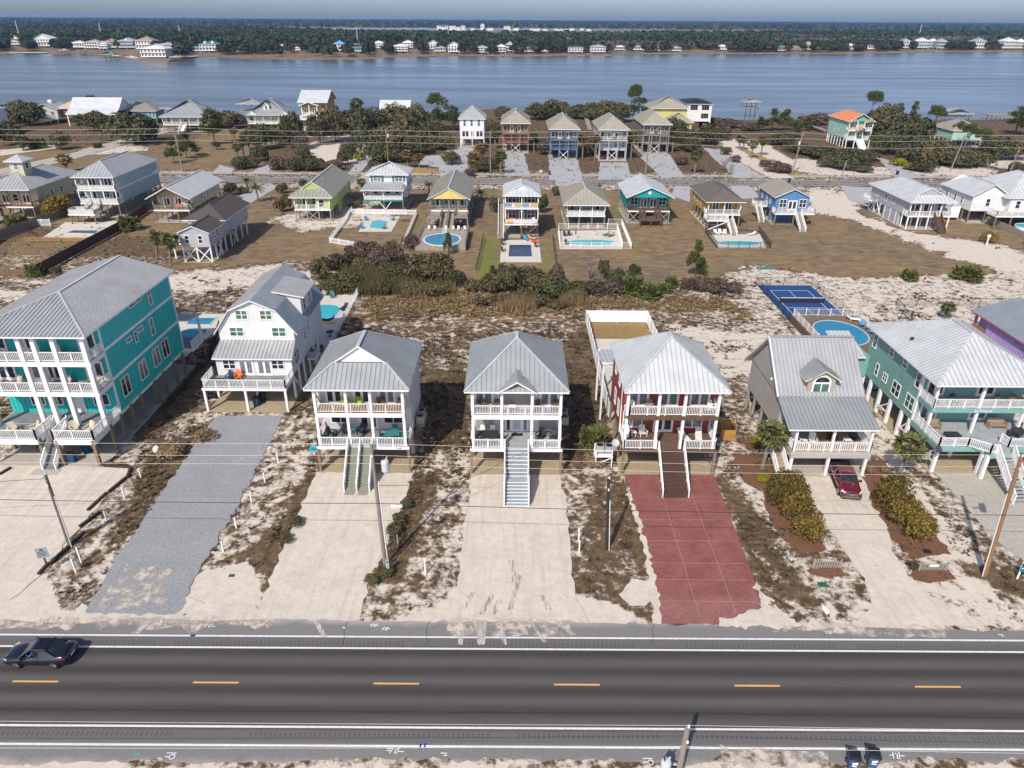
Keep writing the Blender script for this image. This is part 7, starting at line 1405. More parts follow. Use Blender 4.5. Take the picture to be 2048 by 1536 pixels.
e = empty('cable_box', 'white cable splice box hanging on the black cable beside the tall weathered pole', 'splice box', (-8.9, 44.88, 6.05)); obj('case', M().box(-.5,.4,-.1,.1,0,.22), WHITEP, e); obj('clamp', M().box(-.05,.05,-.03,.03,.22,.3), BLACK, e)
wire('thin black service drop from the tall weathered pole to the grey hip roofed house', [(-10.3, 45, 8.0), (-3.9, 52.5, 3.6), (-.6, 56, 3.2), (5, 60, 3.9)], .02, WIRED, .3); wire('black service drop from the short leaning pole towards the left edge', [(-37.3, 47.2, 6.9), (-70, 44, 8)], .02, WIRED, .5)
bx, by = zat(1372,1455,26.5)[0], 26.5; bz = zat(1372,1452,26.5)[1]
wire('bare wire over the near edge of the road, upper one', [(-70, 26.8, bz+.1), (bx, by, bz+.05), (80, 26.2, bz+.1)], .012, WIREL, .2); wire('bare wire over the near edge of the road, lower one', [(-70, 26.2, bz-1.7), (bx, by-.1, bz-1.6), (80, 26, bz-1.7)], .012, WIREL, .3)
# poles of the second road
P2 = [(300.5+65, 343, 295, 215.5), (777, 331, 259, 216), (981, 345, 262, 213), (1291, 347, 258, 213), (1584, 348, 264, 213.5), (1900, 343, 268, 213.5), (2020, 345, 300, 214)]
tops = []
for i, (bx_, byy, ty, Y) in enumerate(P2):
 b = at(bx_, byy); h_ = max(7., zat(bx_, ty, b[1])[1])
 if i == 0: h_ = 12.
 pole(b[0], b[1], h_, 'pole beside the second road, ' + ('left of the lime house pines','rising behind the white and teal house','pale one left of the brown house','grey one before the taupe house','leaning one left of the mint house','pale tilted one before the pale mint cottage','farthest right one')[i], (POLEG, POLET, POLEG, POLEG, POLEG, POLEG, POLEG)[i], .2, ((0,0),(0,0),(0,0),(.2,0),(1.0,0),(1.6,0),(.5,0))[i], arm=.9 if i < 6 else 0, trf=((.5,-.1,8.2) if i in (1,4) else None)); tops.append((b[0], b[1], h_))
pb = at(1672, 388); pole(pb[0], pb[1], 8.2, 'pale tilted pole between the second road and the blue house', POLEG, .18, (.9,0)); tag(bpy.context.scene.objects[-1] if False else obj('pole_footing', M().lathe([(1.2,0),(1.0,.25)], 12, (pb[0], pb[1], 0)), CONC), 'round concrete footing round the tilted pole', 'footing')
for dz, l in ((-.2, 'upper'), (-1.7, 'middle'), (-3.6, 'lowest')):
 wire(l+' wire strung along the second road', [(-175, 214, 11.6+dz), (-92, 215, 11.8+dz), (tops[1][0], tops[1][1], tops[1][2]+dz), (tops[3][0], tops[3][1], tops[3][2]+dz), (tops[4][0]+1, tops[4][1], tops[4][2]+dz), (tops[5][0]+1.5, tops[5][1], tops[5][2]+dz), (200, 214, 12.4+dz)], .03, WIREL, .6)
# ------------------------------------------------------------------ small things on the front lots
TIMB = wood('dark landscape timber', (.05,.035,.028), .95, (12,1,12))
for i, (a, b, c, d) in enumerate(((208,933,262,936),(262,937,255,955),(252,957,218,985),(214,987,176,1022),(200,1025,160,1055),(168,1066,100,1130),(98,1128,78,1150),(22,937,0,950))):
 p, q = at(a, b), at(c, d); tag(obj('landscape_timber', M().beam((*p, .1), (*q, .1), .22, .24), TIMB), 'dark landscape timber, ' + ('across the sand behind the first corner post','short one at the corner of the sand lot','topmost on the slope of the sand lot','second down the edge of the sand lot','third down the edge of the sand lot','long one beside the leaning pole','short one by the grey notice board','short one at the left edge')[i], 'timber', 'timbers edging the sand lot')
def stake(p, h, label, m=WHITEP, w=.11, top=None, g='white marker posts along the driveways', ang=0.):
 e = empty('marker_post', label, 'post', (p[0], p[1], -.03), ang, g); obj('shaft', M().cbox(0, 0, 0, w, w, h), m, e); obj('cap', M().add([(-w*.6,-w*.6,h),(w*.6,-w*.6,h),(w*.6,w*.6,h),(-w*.6,w*.6,h),(0,0,h+.06)], [(0,1,4),(1,2,4),(2,3,4),(3,0,4),(3,2,1,0)]), m, e); return e
L_ = [((282,955),'gravel drive left side, farthest'),((249,994),'gravel drive left side, second'),((214,1042),'gravel drive left side, third'),((163,1125),'left of the gravel drive, nearest the round sign'),((556,922),'gravel drive right side, farthest'),((530,964),'gravel drive right side, second'),((504,1008),'gravel drive right side, third'),((473,1056),'gravel drive right side, fourth'),((447,1103),'gravel drive right side, nearest'),((851,1148),'short one right of the green pedestal'),((1157,1082),'right of the wide sand drive, far'),((1158,1105),'right of the wide sand drive, near'),((796,1090),'grey one beside the shrubs by the tall pole')]
for i, (p, l) in enumerate(L_): stake(at(*p), (1.1,1.05,1.1,1.6,1.1,1.1,1.2,1.1,1.05,1.55,1.35,1.3,1.1)[i], 'white marker post, '+l, GREYWOOD if i == 12 else WHITEP)
for p, l in (((588,985),'farther wooden stake with rope by the left sand drive'),((540,1085),'nearer wooden stake with rope by the left sand drive'),((827,985),'wooden stake right of the left sand drive')): stake(at(*p), 1.1, l, BROWNWOOD, .1, None, None)
ROPE = plain('rope', (.4,.3,.2), .9)
for (a, b, l) in (((588,985),(540,1085),'sagging rope between two wooden stakes'),((282,955),(249,994),'rope between the two farthest posts left of the gravel drive')):
 p, q = at(*a), at(*b); m_ = M(); m_.tube([(p[0]+(q[0]-p[0])*i/8, p[1]+(q[1]-p[1])*i/8, .95-.35*4*(i/8)*(1-i/8)) for i in range(9)], .018, 5); tag(obj('rope', m_, ROPE), l, 'rope')
p = at(152, 1146); e = empty('round_sign', 'round grey reflector sign on a white stake at the left roadside', 'sign', (p[0], p[1], -.03)); obj('stake', M().cbox(0,0,0,.1,.06,1.5), WHITEP, e); obj('disc', M().tube([(-.08,.06,.95),(-.08,.1,.95)], .36, 18), cached_m('ac grey', (.36,.37,.37)), e)
p = at(93, 1128); e = empty('notice_board', 'weathered grey notice board with dark lettering on a wooden post', 'sign', (p[0], p[1], -.03), .35); obj('post', M().cbox(0,0,0,.12,.12,.9), BROWNWOOD, e); bd = obj('board', M().box(-.42,.42,-.1,-.05,.75,1.75), cached_m('weathered board blue grey', (.33,.36,.38)), e)
mk = M(); mk.box(-.1,.12,-.115,-.1,1.5,1.65)
for k in range(4): mk.box(-.32,.3,-.112,-.1,1.36-k*.13,1.40-k*.13)
obj('lettering', mk, plain('dark blue print', (.03,.04,.07)), bd)
p = at(2046, 1158); e = empty('estate_sign', 'teal and white sign board on a white post at the right edge', 'sign', (p[0]-.2, p[1], -.03), -.3); obj('post', M().cbox(-.25,0,0,.12,.12,1.7), WHITEP, e); bd = obj('board', M().box(-.3,.9,-.1,-.05,.8,1.65), plain('teal sign paint', (.01,.18,.22), .4), e); obj('top_panel', M().box(-.28,.88,-.112,-.1,1.32,1.62), plain('dark teal sign', (.015,.06,.07)), bd); obj('stripe', M().box(-.28,.88,-.114,-.1,1.14,1.2), WHITEP, bd); obj('lettering', rebox([(.0,.6,-.12,-.11,1.4,1.5)]), WHITEP, bd)
p = at(639, 940); e = empty('oval_sign', 'blue oval name sign on a brown post before the dutch gable house', 'sign', (p[0], p[1], 0)); obj('post', M().cbox(0,0,0,.24,.24,2.3), wood('red brown post', (.16,.06,.035)), e); b_ = M(); b_.prism([(.55*math.cos(t)-.1, -.16, 2.55+.38*math.sin(t)) for t in [2*math.pi*i/20 for i in range(20)]], (0,.05,0)); bd = obj('board', b_, plain('sky blue sign', (.04,.38,.62), .4), e); obj('lettering', rebox([(-.48,.28,-.18,-.165,2.5,2.62)]), plain('dark blue print', (.03,.04,.07)), bd)
p = at(777, 1146); e = empty('utility_pedestal', 'pale green utility pedestal at the foot of the tall weathered pole', 'utility box', (p[0], p[1], -.03)); obj('case', M().add([(-.13,-.13,0),(.13,-.13,0),(.13,.13,0),(-.13,.13,0),(-.13,-.13,1.55),(.13,-.13,1.55),(.13,.13,1.45),(-.13,.13,1.45)], [(3,2,1,0),(4,5,6,7),(0,1,5,4),(1,2,6,5),(2,3,7,6),(3,0,4,7)]), plain('pale green metal', (.33,.42,.33), .5), e); obj('label_plate', M().box(-.05,.05,-.14,-.13,1.2,1.4), BLACK, e)
for (a, b), m, l, w_ in (((758,1157),'g','green valve box lid in the sand near the green pedestal',.4),((1645,1169),'g','green valve box lid in front of the left picket sign',.35),((1854,1103),'d','black meter box lid in the mulch bed',.35),((463,1151),'g','round green valve cap in the sand right of the gravel drive',.2),((1815,1128),'d','small dark lid by the right picket sign',.15)):
 p = at(a, b); tag(obj('valve_box_lid', M().box(p[0]-w_, p[0]+w_, p[1]-w_*.7, p[1]+w_*.7, -.03, .035), plain('green plastic lid', (.02,.12,.08)) if m == 'g' else LID), l, 'lid')
for k, (a, b) in enumerate(((1652,1136),(1864,1141))):
 p = at(a, b); e = empty('picket_sign', ('grey picket screen on a mulch bed left of the sand drive','grey picket screen with white name plate right of the sand drive')[k], 'fence', (p[0], p[1], 0))
 for i in range(11): link('picket', cached('pkt', lambda: M().box(-.06,.06,-.015,.015,.05,.75).mesh('picket')), GREYWOOD, e, (-1.0+i*.2, 0, 0))
 for x in (-1.12, 1.12): link('post', cached('pktp', lambda: M().cbox(0,0,0,.12,.12,.9).mesh('post')), GREYWOOD, e, (x, 0, 0))
 obj('rails', rebox([(-1.1,1.1,.02,.05,.2,.28),(-1.1,1.1,.02,.05,.55,.63)]), GREYWOOD, e)
 if k: n_ = obj('name_plate', M().box(-.35,.4,-.05,-.02,.42,.66), WHITEP, e); obj('lettering', rebox([(-.2,.24,-.055,-.05,.52,.55)]), plain('sage print', (.3,.4,.35)), n_)
p = at(1648, 1220); e = empty('sack', 'white sack lying on the roadside island before the sand drive', 'sack', (p[0], p[1], 0), .5); obj('body', M().tube([(-.15,-.5,.12),(0,0,.16),(.2,.4,.14)], .16, 8), WHITEP, e, True); obj('neck', M().tube([(-.15,-.5,.12),(-.3,-.68,.08)], .06, 6), CHAR, e)
p = at(1769, 968); e = empty('bird_bath', 'stone bird bath in the mulch bed beside the maroon pickup', 'bird bath', (p[0], p[1], 0)); obj('bowl', M().lathe([(.08,.6),(.36,.7),(.4,.78),(.3,.74)], 14), CONC_T, e); obj('pedestal', M().lathe([(.2,0),(.09,.1),(.09,.6)], 10), CONC_T, e)
p = at(1764, 976); e = empty('garden_statue', 'small white swan statue below the bird bath', 'statue', (p[0], p[1], 0)); obj('body', M().tube([(-.3,0,.15),(0,0,.2),(.3,0,.12)], .16, 8, .08), WHITEP, e, True); obj('neck', M().tube([(-.3,0,.2),(-.4,0,.45),(-.32,0,.6)], .06, 7), WHITEP, e, True)
p = at(316, 910); dish(p[0], p[1], 0, 'grey satellite dish standing on the dry ground left of the gravel drive', -.4, .7)
p = at(1846, 470+2); e = empty('lawn_sign', 'white post with box on the lawn before the lavender grey house', 'post', (at(1972,492)[0], at(1972,492)[1], 0)); obj('post', M().cbox(0,0,0,.2,.2,1.8), WHITEP, e); obj('box', M().cbox(0,0,1.8,.5,.4,.5), WHITEP, e)
for i, (a, b, l) in enumerate(((2016,432,'white pipe end'),)): pass
for i, (a, b) in enumerate(((1099,350),(1578,365),(1794,350),(1918,378),(1945,378),(1952,376))):
 p = at(a, b); bin_(p[0], p[1], 'dark bin beside the second road, ' + ('before the blue house','before the cornflower house','at the mint house drive','before the white winged house, first','before the white winged house, second','before the white winged house, third')[i], 0, CHAR, LID)
p = at(1093, 346); e = empty('crate', 'small yellow box on the verge before the blue house', 'box', (at(1082,345)[0], at(1082,345)[1], 0)); obj('body', M().cbox(0,0,0,.9,.6,.6), plain('pale yellow plastic', (.6,.52,.25)), e); obj('lid', M().cbox(0,0,.6,.95,.65,.06), WHITEP, e)
p = at(1737, 178*1); e = empty('picnic_table', 'teal table under the lone pine on the brown lawn', 'table', (at(1392,541)[0]+1.0, at(1392,541)[1]+1.2, 0)); obj('tabletop', M().cbox(0,0,.65,1.5,.8,.06), TEALP, e)
for a in (-.6, .6): obj('trestle', M().cbox(a,0,0,.08,.7,.65), TEALP, e)
# the bare ground beyond: a fallen teal tarp
p = at(1530, 537); tag(obj('tarp', M().box(p[0]-1.4, p[0]+1.4, p[1]-.5, p[1]+.5, 0, .12), TEALP), 'flat teal tarp on the sand beyond the court', 'tarp')
def boathouse(x, y, label, w=8, d=8, zd=1.6, zr=5.5, roofm=None, legs=3, pier=None, m=None, open_=True):
 e = House('boathouse', label, x, y); m = m or GREYWOOD; roofm = roofm or RM_GREY
 e.part('deck', M().box(x-w/2, x+w/2, y-d/2, y+d/2, zd-.15, zd), m); e.roof(x-w/2-.6, x+w/2+.6, y-d/2-.6, y+d/2+.6, zr, .35, roofm, 'hip', 'hip', 0)
 for i in range(legs):
  for j in range(2): e.post(x-w/2+.2+(w-.4)*i/(legs-1), y-d/2+.2+(d-.4)*j, -.9, zr, .22, m)
 if pier:
  a, b = pier; n = max(2, int(math.dist(a, b)/5)); e.part('walkway', M().beam((*a, zd-.08), (*b, zd-.08), 1.6, .15), m)
  for i in range(n+1): e.post(a[0]+(b[0]-a[0])*i/n, a[1]+(b[1]-a[1])*i/n, -.9, zd+.4, .22, m)
 return e
q = at(1497, 236); boathouse(zat(1497,236,352)[0], 352, 'tall open boathouse with grey roof on the near shore', 7, 5, 4.2, 6.6, RM_GREY, 4, ((zat(1497,236,352)[0]+3, 350), (130, 326)))
q = zat(1910, 240, 345); boathouse(q[0], 345, 'low boathouse with grey roof behind the pale mint cottage', 11, 5, 1.4, 2.8, RM_GREY, 5, ((q[0]+6, 345), (240, 335)))
boathouse(-120.3, 348, 'grey roofed boathouse left of the mint dormer house', 10, 8, 1.8, 5.0, RM_GREY, 4, ((-120, 344), (-118, 332)))
e = House('pier', 'long wooden pier reaching into the lagoon at the right edge', 270, 385); pa, pb_ = at(1976,229,1.2), at(2075,242,1.2); e.part('walkway', M().beam((*pa,1.2),(*pb_,1.2),2.2,.25), GREYWOOD); e.part('platform', M().box(pa[0]-2,pa[0]+14,pa[1]-2,pa[1]+3,1.35,1.6), GREYWOOD)
for i in range(12): e.post(pa[0]+(pb_[0]-pa[0])*i/11, pa[1]+(pb_[1]-pa[1])*i/11, -1, 1.9, .3, GREYWOOD)
e = House('boardwalk', 'raised wooden boardwalk left of the mint house', 121, 305); e.part('walkway', M().beam((*at(1605,252), 1.2), (*at(1648,266), 1.2), 1.8, .2), GREYWOOD)
for f in (0, .33, .66, 1): a, b = at(1605,252), at(1648,266); e.post(a[0]+(b[0]-a[0])*f, a[1]+(b[1]-a[1])*f, -.3, 1.1, .25, GREYWOOD)
e = House('boardwalk', 'sloping wooden boardwalk among shrubs between the blue and pale grey houses', 20, 290); a, b = at(1168,226), at(1180,262); e.part('walkway', M().beam((*a, .9), (*b, .5), 1.8, .15), GREYWOOD)
for f in (0, .5, 1): e.post(a[0]+(b[0]-a[0])*f, a[1]+(b[1]-a[1])*f, -.3, .8, .25, GREYWOOD)
# ------------------------------------------------------------------ vegetation
OAKG = leafy('live oak leaves', [(.2,(.022,.026,.011)),(.5,(.066,.07,.03)),(.8,(.145,.14,.066))], .6, .15)
OLIVE = leafy('olive shrub leaves', [(.2,(.038,.036,.016)),(.5,(.095,.083,.037)),(.8,(.19,.16,.08))], .8, .15)
PINEG = leafy('pine needles', [(.2,(.024,.034,.010)),(.5,(.066,.085,.02)),(.8,(.14,.155,.045))], .7, .2)
GOLDL = leafy('golden shrub leaves', [(.15,(.045,.028,.008)),(.45,(.14,.095,.022)),(.8,(.36,.27,.06))], 1.6, .3)
YELL_L = leafy('yellow flowering shrub', [(.2,(.12,.12,.015)),(.8,(.42,.36,.03))], 1.0, .3)
PALMG = leafy('palm fronds', [(.2,(.03,.04,.01)),(.5,(.09,.105,.028)),(.8,(.22,.22,.085))], 1.0, .2)
PALMB = leafy('browned palm fronds', [(.2,(.06,.035,.012)),(.5,(.17,.10,.035)),(.8,(.32,.21,.08))], 1.0, .2)
BROWNL = leafy('bare brown twigs', [(.2,(.05,.035,.025)),(.5,(.105,.075,.055)),(.8,(.19,.14,.11))], 1.0, .1)
REED = leafy('tan reeds', [(.2,(.13,.085,.04)),(.5,(.26,.18,.09)),(.8,(.42,.31,.18))], 1.0, .25)
MARSH = leafy('green tan marsh grass', [(.2,(.06,.055,.02)),(.5,(.13,.115,.045)),(.8,(.24,.2,.1))], .6, .25)
TRUNK = wood('bark', (.085,.065,.05), .95, (10,10,1.5)); PTRUNK = wood('palm trunk bark', (.2,.165,.125), .95, (6,6,14))
def rnd_unit(r, n): v = r.normal(size=(n, 3)); return v/np.linalg.norm(v, axis=1, keepdims=True)
def leaf_quads(r, P, N, size, stretch=1.5):
 n = len(P); s = size*(.6+.8*r.random((n,1))); T = np.cross(N, rnd_unit(r, n)); T /= np.linalg.norm(T, axis=1, keepdims=True)+1e-9; B = np.cross(N, T)
 V = np.stack([P-T*s*.5, P+B*s*.5*stretch, P+T*s*.5, P-B*s*.5*stretch], 1).reshape(-1, 3); return V, np.arange(4*n).reshape(-1, 4)
def bush_mesh(seed, rx, ry, rz, n, size, lobes=7, low=.15, squash=1.):
 """leaf cloud around several lobes, origin on the ground"""
 r = np.random.default_rng(seed); C = []; R = []
 for i in range(lobes):
  a = r.random()*6.28; d = math.sqrt(r.random())*.62; C.append((math.cos(a)*d*rx, math.sin(a)*d*ry, rz*(.35+.4*r.random()*(1-d*.5)))); R.append(.38+.22*r.random())
 C = np.array(C); R = np.array(R); k = r.integers(0, lobes, n); U = rnd_unit(r, n); U[:, 2] = np.where(U[:, 2] < -.35, -U[:, 2], U[:, 2])
 rad = R[k][:, None]*(.72+.33*r.random((n, 1))); P = C[k]+U*rad*np.array([rx, ry, rz*squash]); P[:, 2] = np.maximum(P[:, 2], low*rz*r.random(n))
 N = U+.8*rnd_unit(r, n); N /= np.linalg.norm(N, axis=1, keepdims=True); V, F = leaf_quads(r, P, N, size); V[:, 2] *= 1/np.quantile(V[:, 2], .985); V[:, :2] *= 1/np.quantile(np.hypot(V[:, 0], V[:, 1]), .97); return np_mesh('crown', V, F, 4)
def fan_palm_mesh(seed, n=30, L=1.5, droop=.5, up=.9, sweep=6):
 r = random.Random(seed); m = M()
 for i in range(n):
  a = i*2.399+r.uniform(-.3,.3); el = up-(i/n)*(up+droop)+r.uniform(-.15,.15); l = L*r.uniform(.8,1.15)
  d = Vector((math.cos(a)*math.cos(el), math.sin(a)*math.cos(el), math.sin(el))); side = d.cross(Vector((0,0,1))).normalized(); upv = side.cross(d)
  st = d*l*.45; m.add([Vector((0,0,0))-side*.02, Vector((0,0,0))+side*.02, st], [(0,1,2)])
  for k in range(sweep):
   f = -1+2*k/(sweep-1); ang = f*1.25; dd = d*math.cos(ang)+side*math.sin(ang); w = .09*l
   tip = st+dd*l*(.62-.16*abs(f))-Vector((0,0,1))*l*.18*(.4+abs(f)*.5); pr = dd.cross(upv).normalized()*w
   midp = st+dd*l*.33; m.add([st, midp+pr, tip, midp-pr], [(0,1,2,3)])
 return m.mesh('crown')
def feather_palm_mesh(seed, n=22, L=2.2):
 r = random.Random(seed); m = M()
 for i in range(n):
  a = i*2.399; el = 1.1-(i/n)*1.3; l = L*r.uniform(.8,1.1); P = []; d = Vector((math.cos(a)*math.cos(el), math.sin(a)*math.cos(el), math.sin(el))); p = Vector((0,0,0))
  for s in range(7): P.append(p.copy()); p = p+d*l/6; d = (d-Vector((0,0,.17+.03*s))).normalized()
  for s in range(6):
   t = (P[s+1]-P[s]).normalized(); sd = t.cross(Vector((0,0,1))).normalized(); w = l*.17*(1-.1*s)
   for g in (-1, 1): m.add([P[s], P[s+1], P[s+1]+sd*g*w-Vector((0,0,w*.35))+t*w*.5, P[s]+sd*g*w*.55-Vector((0,0,w*.2))+t*w*.6], [(0,1,2,3)])
 return m.mesh('crown')
def pine_mesh(seed, h, w, n, size, shape='cone'):
 r = np.random.default_rng(seed); K = 26; t = r.random(K); z = h*(.3+.68*t) if shape == 'cone' else h*(.72+.26*t) if shape == 'flat' else h*(.35+.62*t)
 rad = w*.5*((1.08-t) if shape == 'cone' else (1.0-.25*t) if shape == 'flat' else np.sqrt(np.clip(1-(2*t-.85)**2*.75, .1, 1))); a = r.random(K)*6.28; q = np.sqrt(.25+.75*r.random(K))
 C = np.stack([np.cos(a)*rad*q*.85, np.sin(a)*rad*q*.85, z], 1); C[0] = (0, 0, h*.97)
 k = r.integers(0, K, n); U = rnd_unit(r, n); P = C[k]+U*(.35+.65*r.random((n,1)))*np.array([w*.17, w*.17, w*.10]); N = rnd_unit(r, n)+np.array([0,0,.6]); N /= np.linalg.norm(N, axis=1, keepdims=True)
 V, F = leaf_quads(r, P, N, size, 1.8); me = np_mesh('crown', V, F, 4); return me, C
def limb_mesh(C, h, r0, seed=0, base=.0, lim=10):
 m = M(); rr = random.Random(seed); m.tube([(0,0,-.1),(rr.uniform(-.1,.1)*h*.1,0,h*.4),(0,rr.uniform(-.1,.1)*h*.1,h*.92)], r0, 7, r0*.3)
 for c in list(C)[:lim]: m.tube([(0,0,max(.15,c[2]*.72)), tuple(c)], r0*.35, 4, r0*.1, False)
 return m.mesh('trunk')
def twig_mesh(seed, h, n=14):
 m = M(); r = random.Random(seed)
 for i in range(n):
  a = r.random()*6.28; s = r.uniform(.2,.55); p0 = Vector((0,0,0)); p1 = Vector((math.cos(a)*h*s*.4, math.sin(a)*h*s*.4, h*r.uniform(.35,.55))); p2 = p1+Vector((r.uniform(-.25,.25)*h, r.uniform(-.25,.25)*h, h*r.uniform(.2,.45)))
  m.tube([p0, p1, p2], h*.018, 4, h*.005, False)
  for k in range(4): q = p1+(p2-p1)*r.random(); m.tube([q, q+Vector((r.uniform(-.2,.2)*h, r.uniform(-.2,.2)*h, r.uniform(.05,.25)*h))], h*.006, 3, h*.003, False)
 return m.mesh('branches')
def plant(kind, x, y, w, h, label, group=None, rz=None, lean=0.):
 """kind -> thing with crown (and trunk) parts, shared meshes scaled to size"""
 rz = rng.random()*6.28 if rz is None else rz; v = rng.randint(0, 3)
 nm, cat = {'oak':('live_oak','tree'),'shrub':('shrub','shrub'),'dark':('shrub','shrub'),'gold':('golden_shrub','shrub'),'yellow':('flowering_shrub','shrub'),'brown':('bare_shrub','shrub'),'pine':('pine_tree','tree'),'flat':('pine_tree','tree'),'round':('pine_tree','tree'),
               'palm':('palm_tree','palm tree'),'deadpalm':('palm_tree','palm tree'),'feather':('palm_tree','palm tree'),'palmetto':('palmetto','palm bush'),'bare':('bare_tree','tree'),'tuft':('grass_clump','grass clump')}[kind]
 e = empty(nm, label, cat, (x, y, 0), rz, group); sx = w/2; hh = h
 if kind in ('oak', 'shrub', 'dark', 'gold', 'yellow', 'brown', 'tuft'):
  big = w > 5; mt = {'oak':OAKG,'shrub':OLIVE,'dark':OAKG,'gold':GOLDL,'yellow':YELL_L,'brown':BROWNL,'tuft':REED}[kind]
  n = 2600 if kind in ('oak','gold') or big else 1500; sz = .098 if n == 2600 else .115
  me = cached(('bush', n, v, kind == 'gold'), lambda: bush_mesh(40+v+n, 1, 1, 1., n, sz*(.85 if kind == 'gold' else 1), 11 if n == 2600 else 8)); link('crown', me, mt, e, scale=(sx, sx*.92, hh))
  tm = cached(('btw', v), lambda: limb_mesh([(math.cos(a)*.45, math.sin(a)*.45, .55) for a in (0,1.3,2.4,3.6,5)], .62, .07, v)); link('trunk', tm, TRUNK, e, scale=(sx*.7, sx*.7, hh))
 elif kind in ('pine', 'flat', 'round'):
  shp = {'pine':'cone','flat':'flat','round':'round'}[kind]
  me, C = cached(('pine', shp, v), lambda: pine_mesh(70+v, 1., 1. if shp != 'flat' else 1.1, 2200, .036, shp)); link('crown', me, PINEG, e, scale=(w, w, h))
  link('trunk', cached(('pinet', shp, v), lambda: limb_mesh([(c[0], c[1], c[2]) for c in C], 1., .028, v)), TRUNK, e, scale=(w, w, h))
 elif kind in ('palm', 'deadpalm', 'feather'):
  L = w*.5; hc = max(.4, h-L*.55); m = M(); m.tube([(0,0,-.1),(lean*.35,0,hc*.5),(lean,0,hc)], .16+.012*h, 8, .13+.01*h); obj('trunk', m, PTRUNK, e)
  me = cached(('fan', v), lambda: fan_palm_mesh(v, 34, 1.)) if kind != 'feather' else cached(('fea', v), lambda: feather_palm_mesh(v, 24, 1.05))
  link('crown', me, PALMB if kind == 'deadpalm' else PALMG, e, (lean, 0, hc), scale=(L, L, L))
  if kind != 'feather': link('dead_fronds', cached(('fan2', v), lambda: fan_palm_mesh(9+v, 16, .85, 1.35, -.5, 4)), PALMB, e, (lean, 0, hc-.1), scale=(L*.8, L*.8, L*.9))
 elif kind == 'palmetto':
  for k in range(5):
   a = k*1.256+rng.random(); d = sx*.45*(k > 0); link('crown', cached(('fan', (v+k) % 4), lambda: fan_palm_mesh((v+k) % 4, 34, 1.)), PALMG, e, (math.cos(a)*d, math.sin(a)*d, h*.25), (0,0,a), (sx*.62, sx*.62, h*.75))
 elif kind == 'bare': link('branches', cached(('twig', v), lambda: twig_mesh(v, 1.)), wood('grey twigs', (.24,.205,.175), .9), e, scale=(w*.9, w*.9, h))
 return e
def pplant(kind, bx, by, wpx, hpx, label, group=None, lean=0.):
 x, y = at(bx, by); dep = y*math.cos(PITCH)+CAM_H*math.sin(PITCH); w = wpx*dep/FPX; h = max(.3, zat(bx, by-hpx, y+w*.2)[1])
 return plant(kind, x, y+w*.15, w, h, label, group, None, lean)
# named plants of the front lots
for q, k, l in (((1572,1012),0,'left shrub bed beside the sand drive, dark green far shrub'),((1597,1045),1,'left shrub bed, golden middle shrub'),((1612,1082),2,'left shrub bed, golden nearest shrub'),((1560,1020),0,'left shrub bed, low shrub on the house side'),((1785,1018),0,'right shrub bed, far shrub beside the statue'),((1803,1050),1,'right shrub bed, middle golden shrub'),((1835,1082),2,'right shrub bed, nearest golden shrub')):
 g_ = pplant('gold', q[0], q[1], (84,78,74,60,76,76,80)[k+(4 if 'right' in l else 0)] if 'low' not in l else 55, (66,60,54)[k], 'golden green leafy shrub, '+l, 'golden shrubs beside the sand drive')
 if k == 0: g_.children[0].material_slots[0].link = 'OBJECT'; g_.children[0].material_slots[0].material = leafy('dark golden shrub leaves', [(.15,(.03,.022,.008)),(.5,(.085,.068,.018)),(.85,(.25,.19,.045))], 1.4, .2)
pplant('palm', 1527, 944, 70, 92, 'palm with criss-cross booted trunk left of the beige house', None, .55); pplant('palm', 1800, 962, 70, 88, 'palm between the beige and seafoam houses', None, .3); pplant('palm', 1893, 638, 32, 32, 'small lone palm behind the seafoam house')
pplant('palmetto', 1186, 905, 62, 66, 'green palmetto clump between the grey hip house and the red house'); pplant('tuft', 1185, 930, 60, 18, 'golden grass clump before the palmetto by the red house'); pplant('yellow', 1523, 966, 34, 14, 'yellow green low plant at the foot of the booted palm'); pplant('yellow', 1512, 892, 26, 16, 'yellow green low plant in the round mulch bed')
pplant('tuft', 1742, 950, 24, 18, 'straw coloured round grass clump left by the birdbath bed'); pplant('tuft', 1768, 948, 22, 14, 'straw coloured grass clump right by the birdbath bed'); pplant('dark', 1827, 1140, 18, 16, 'small dark green shrub at the left picket post'); pplant('tuft', 340, 915, 60, 26, 'golden grass mound left of the gravel drive'); pplant('tuft', 410, 880, 50, 20, 'golden grass mound under the white gambrel house corner')
pplant('bare', 1748, 925, 40, 22, 'leafless bent shrub behind the maroon pickup')
for i, q in enumerate(((790,1075,40,22),(800,1050,36,20),(812,1015,34,18),(765,1155,44,18),(745,1165,34,14),(590,1055,34,18),(575,1085,30,16))): pplant('shrub', *q, 'low green shrub along the edge of the left sand drive', 'low shrubs along the left sand drive')
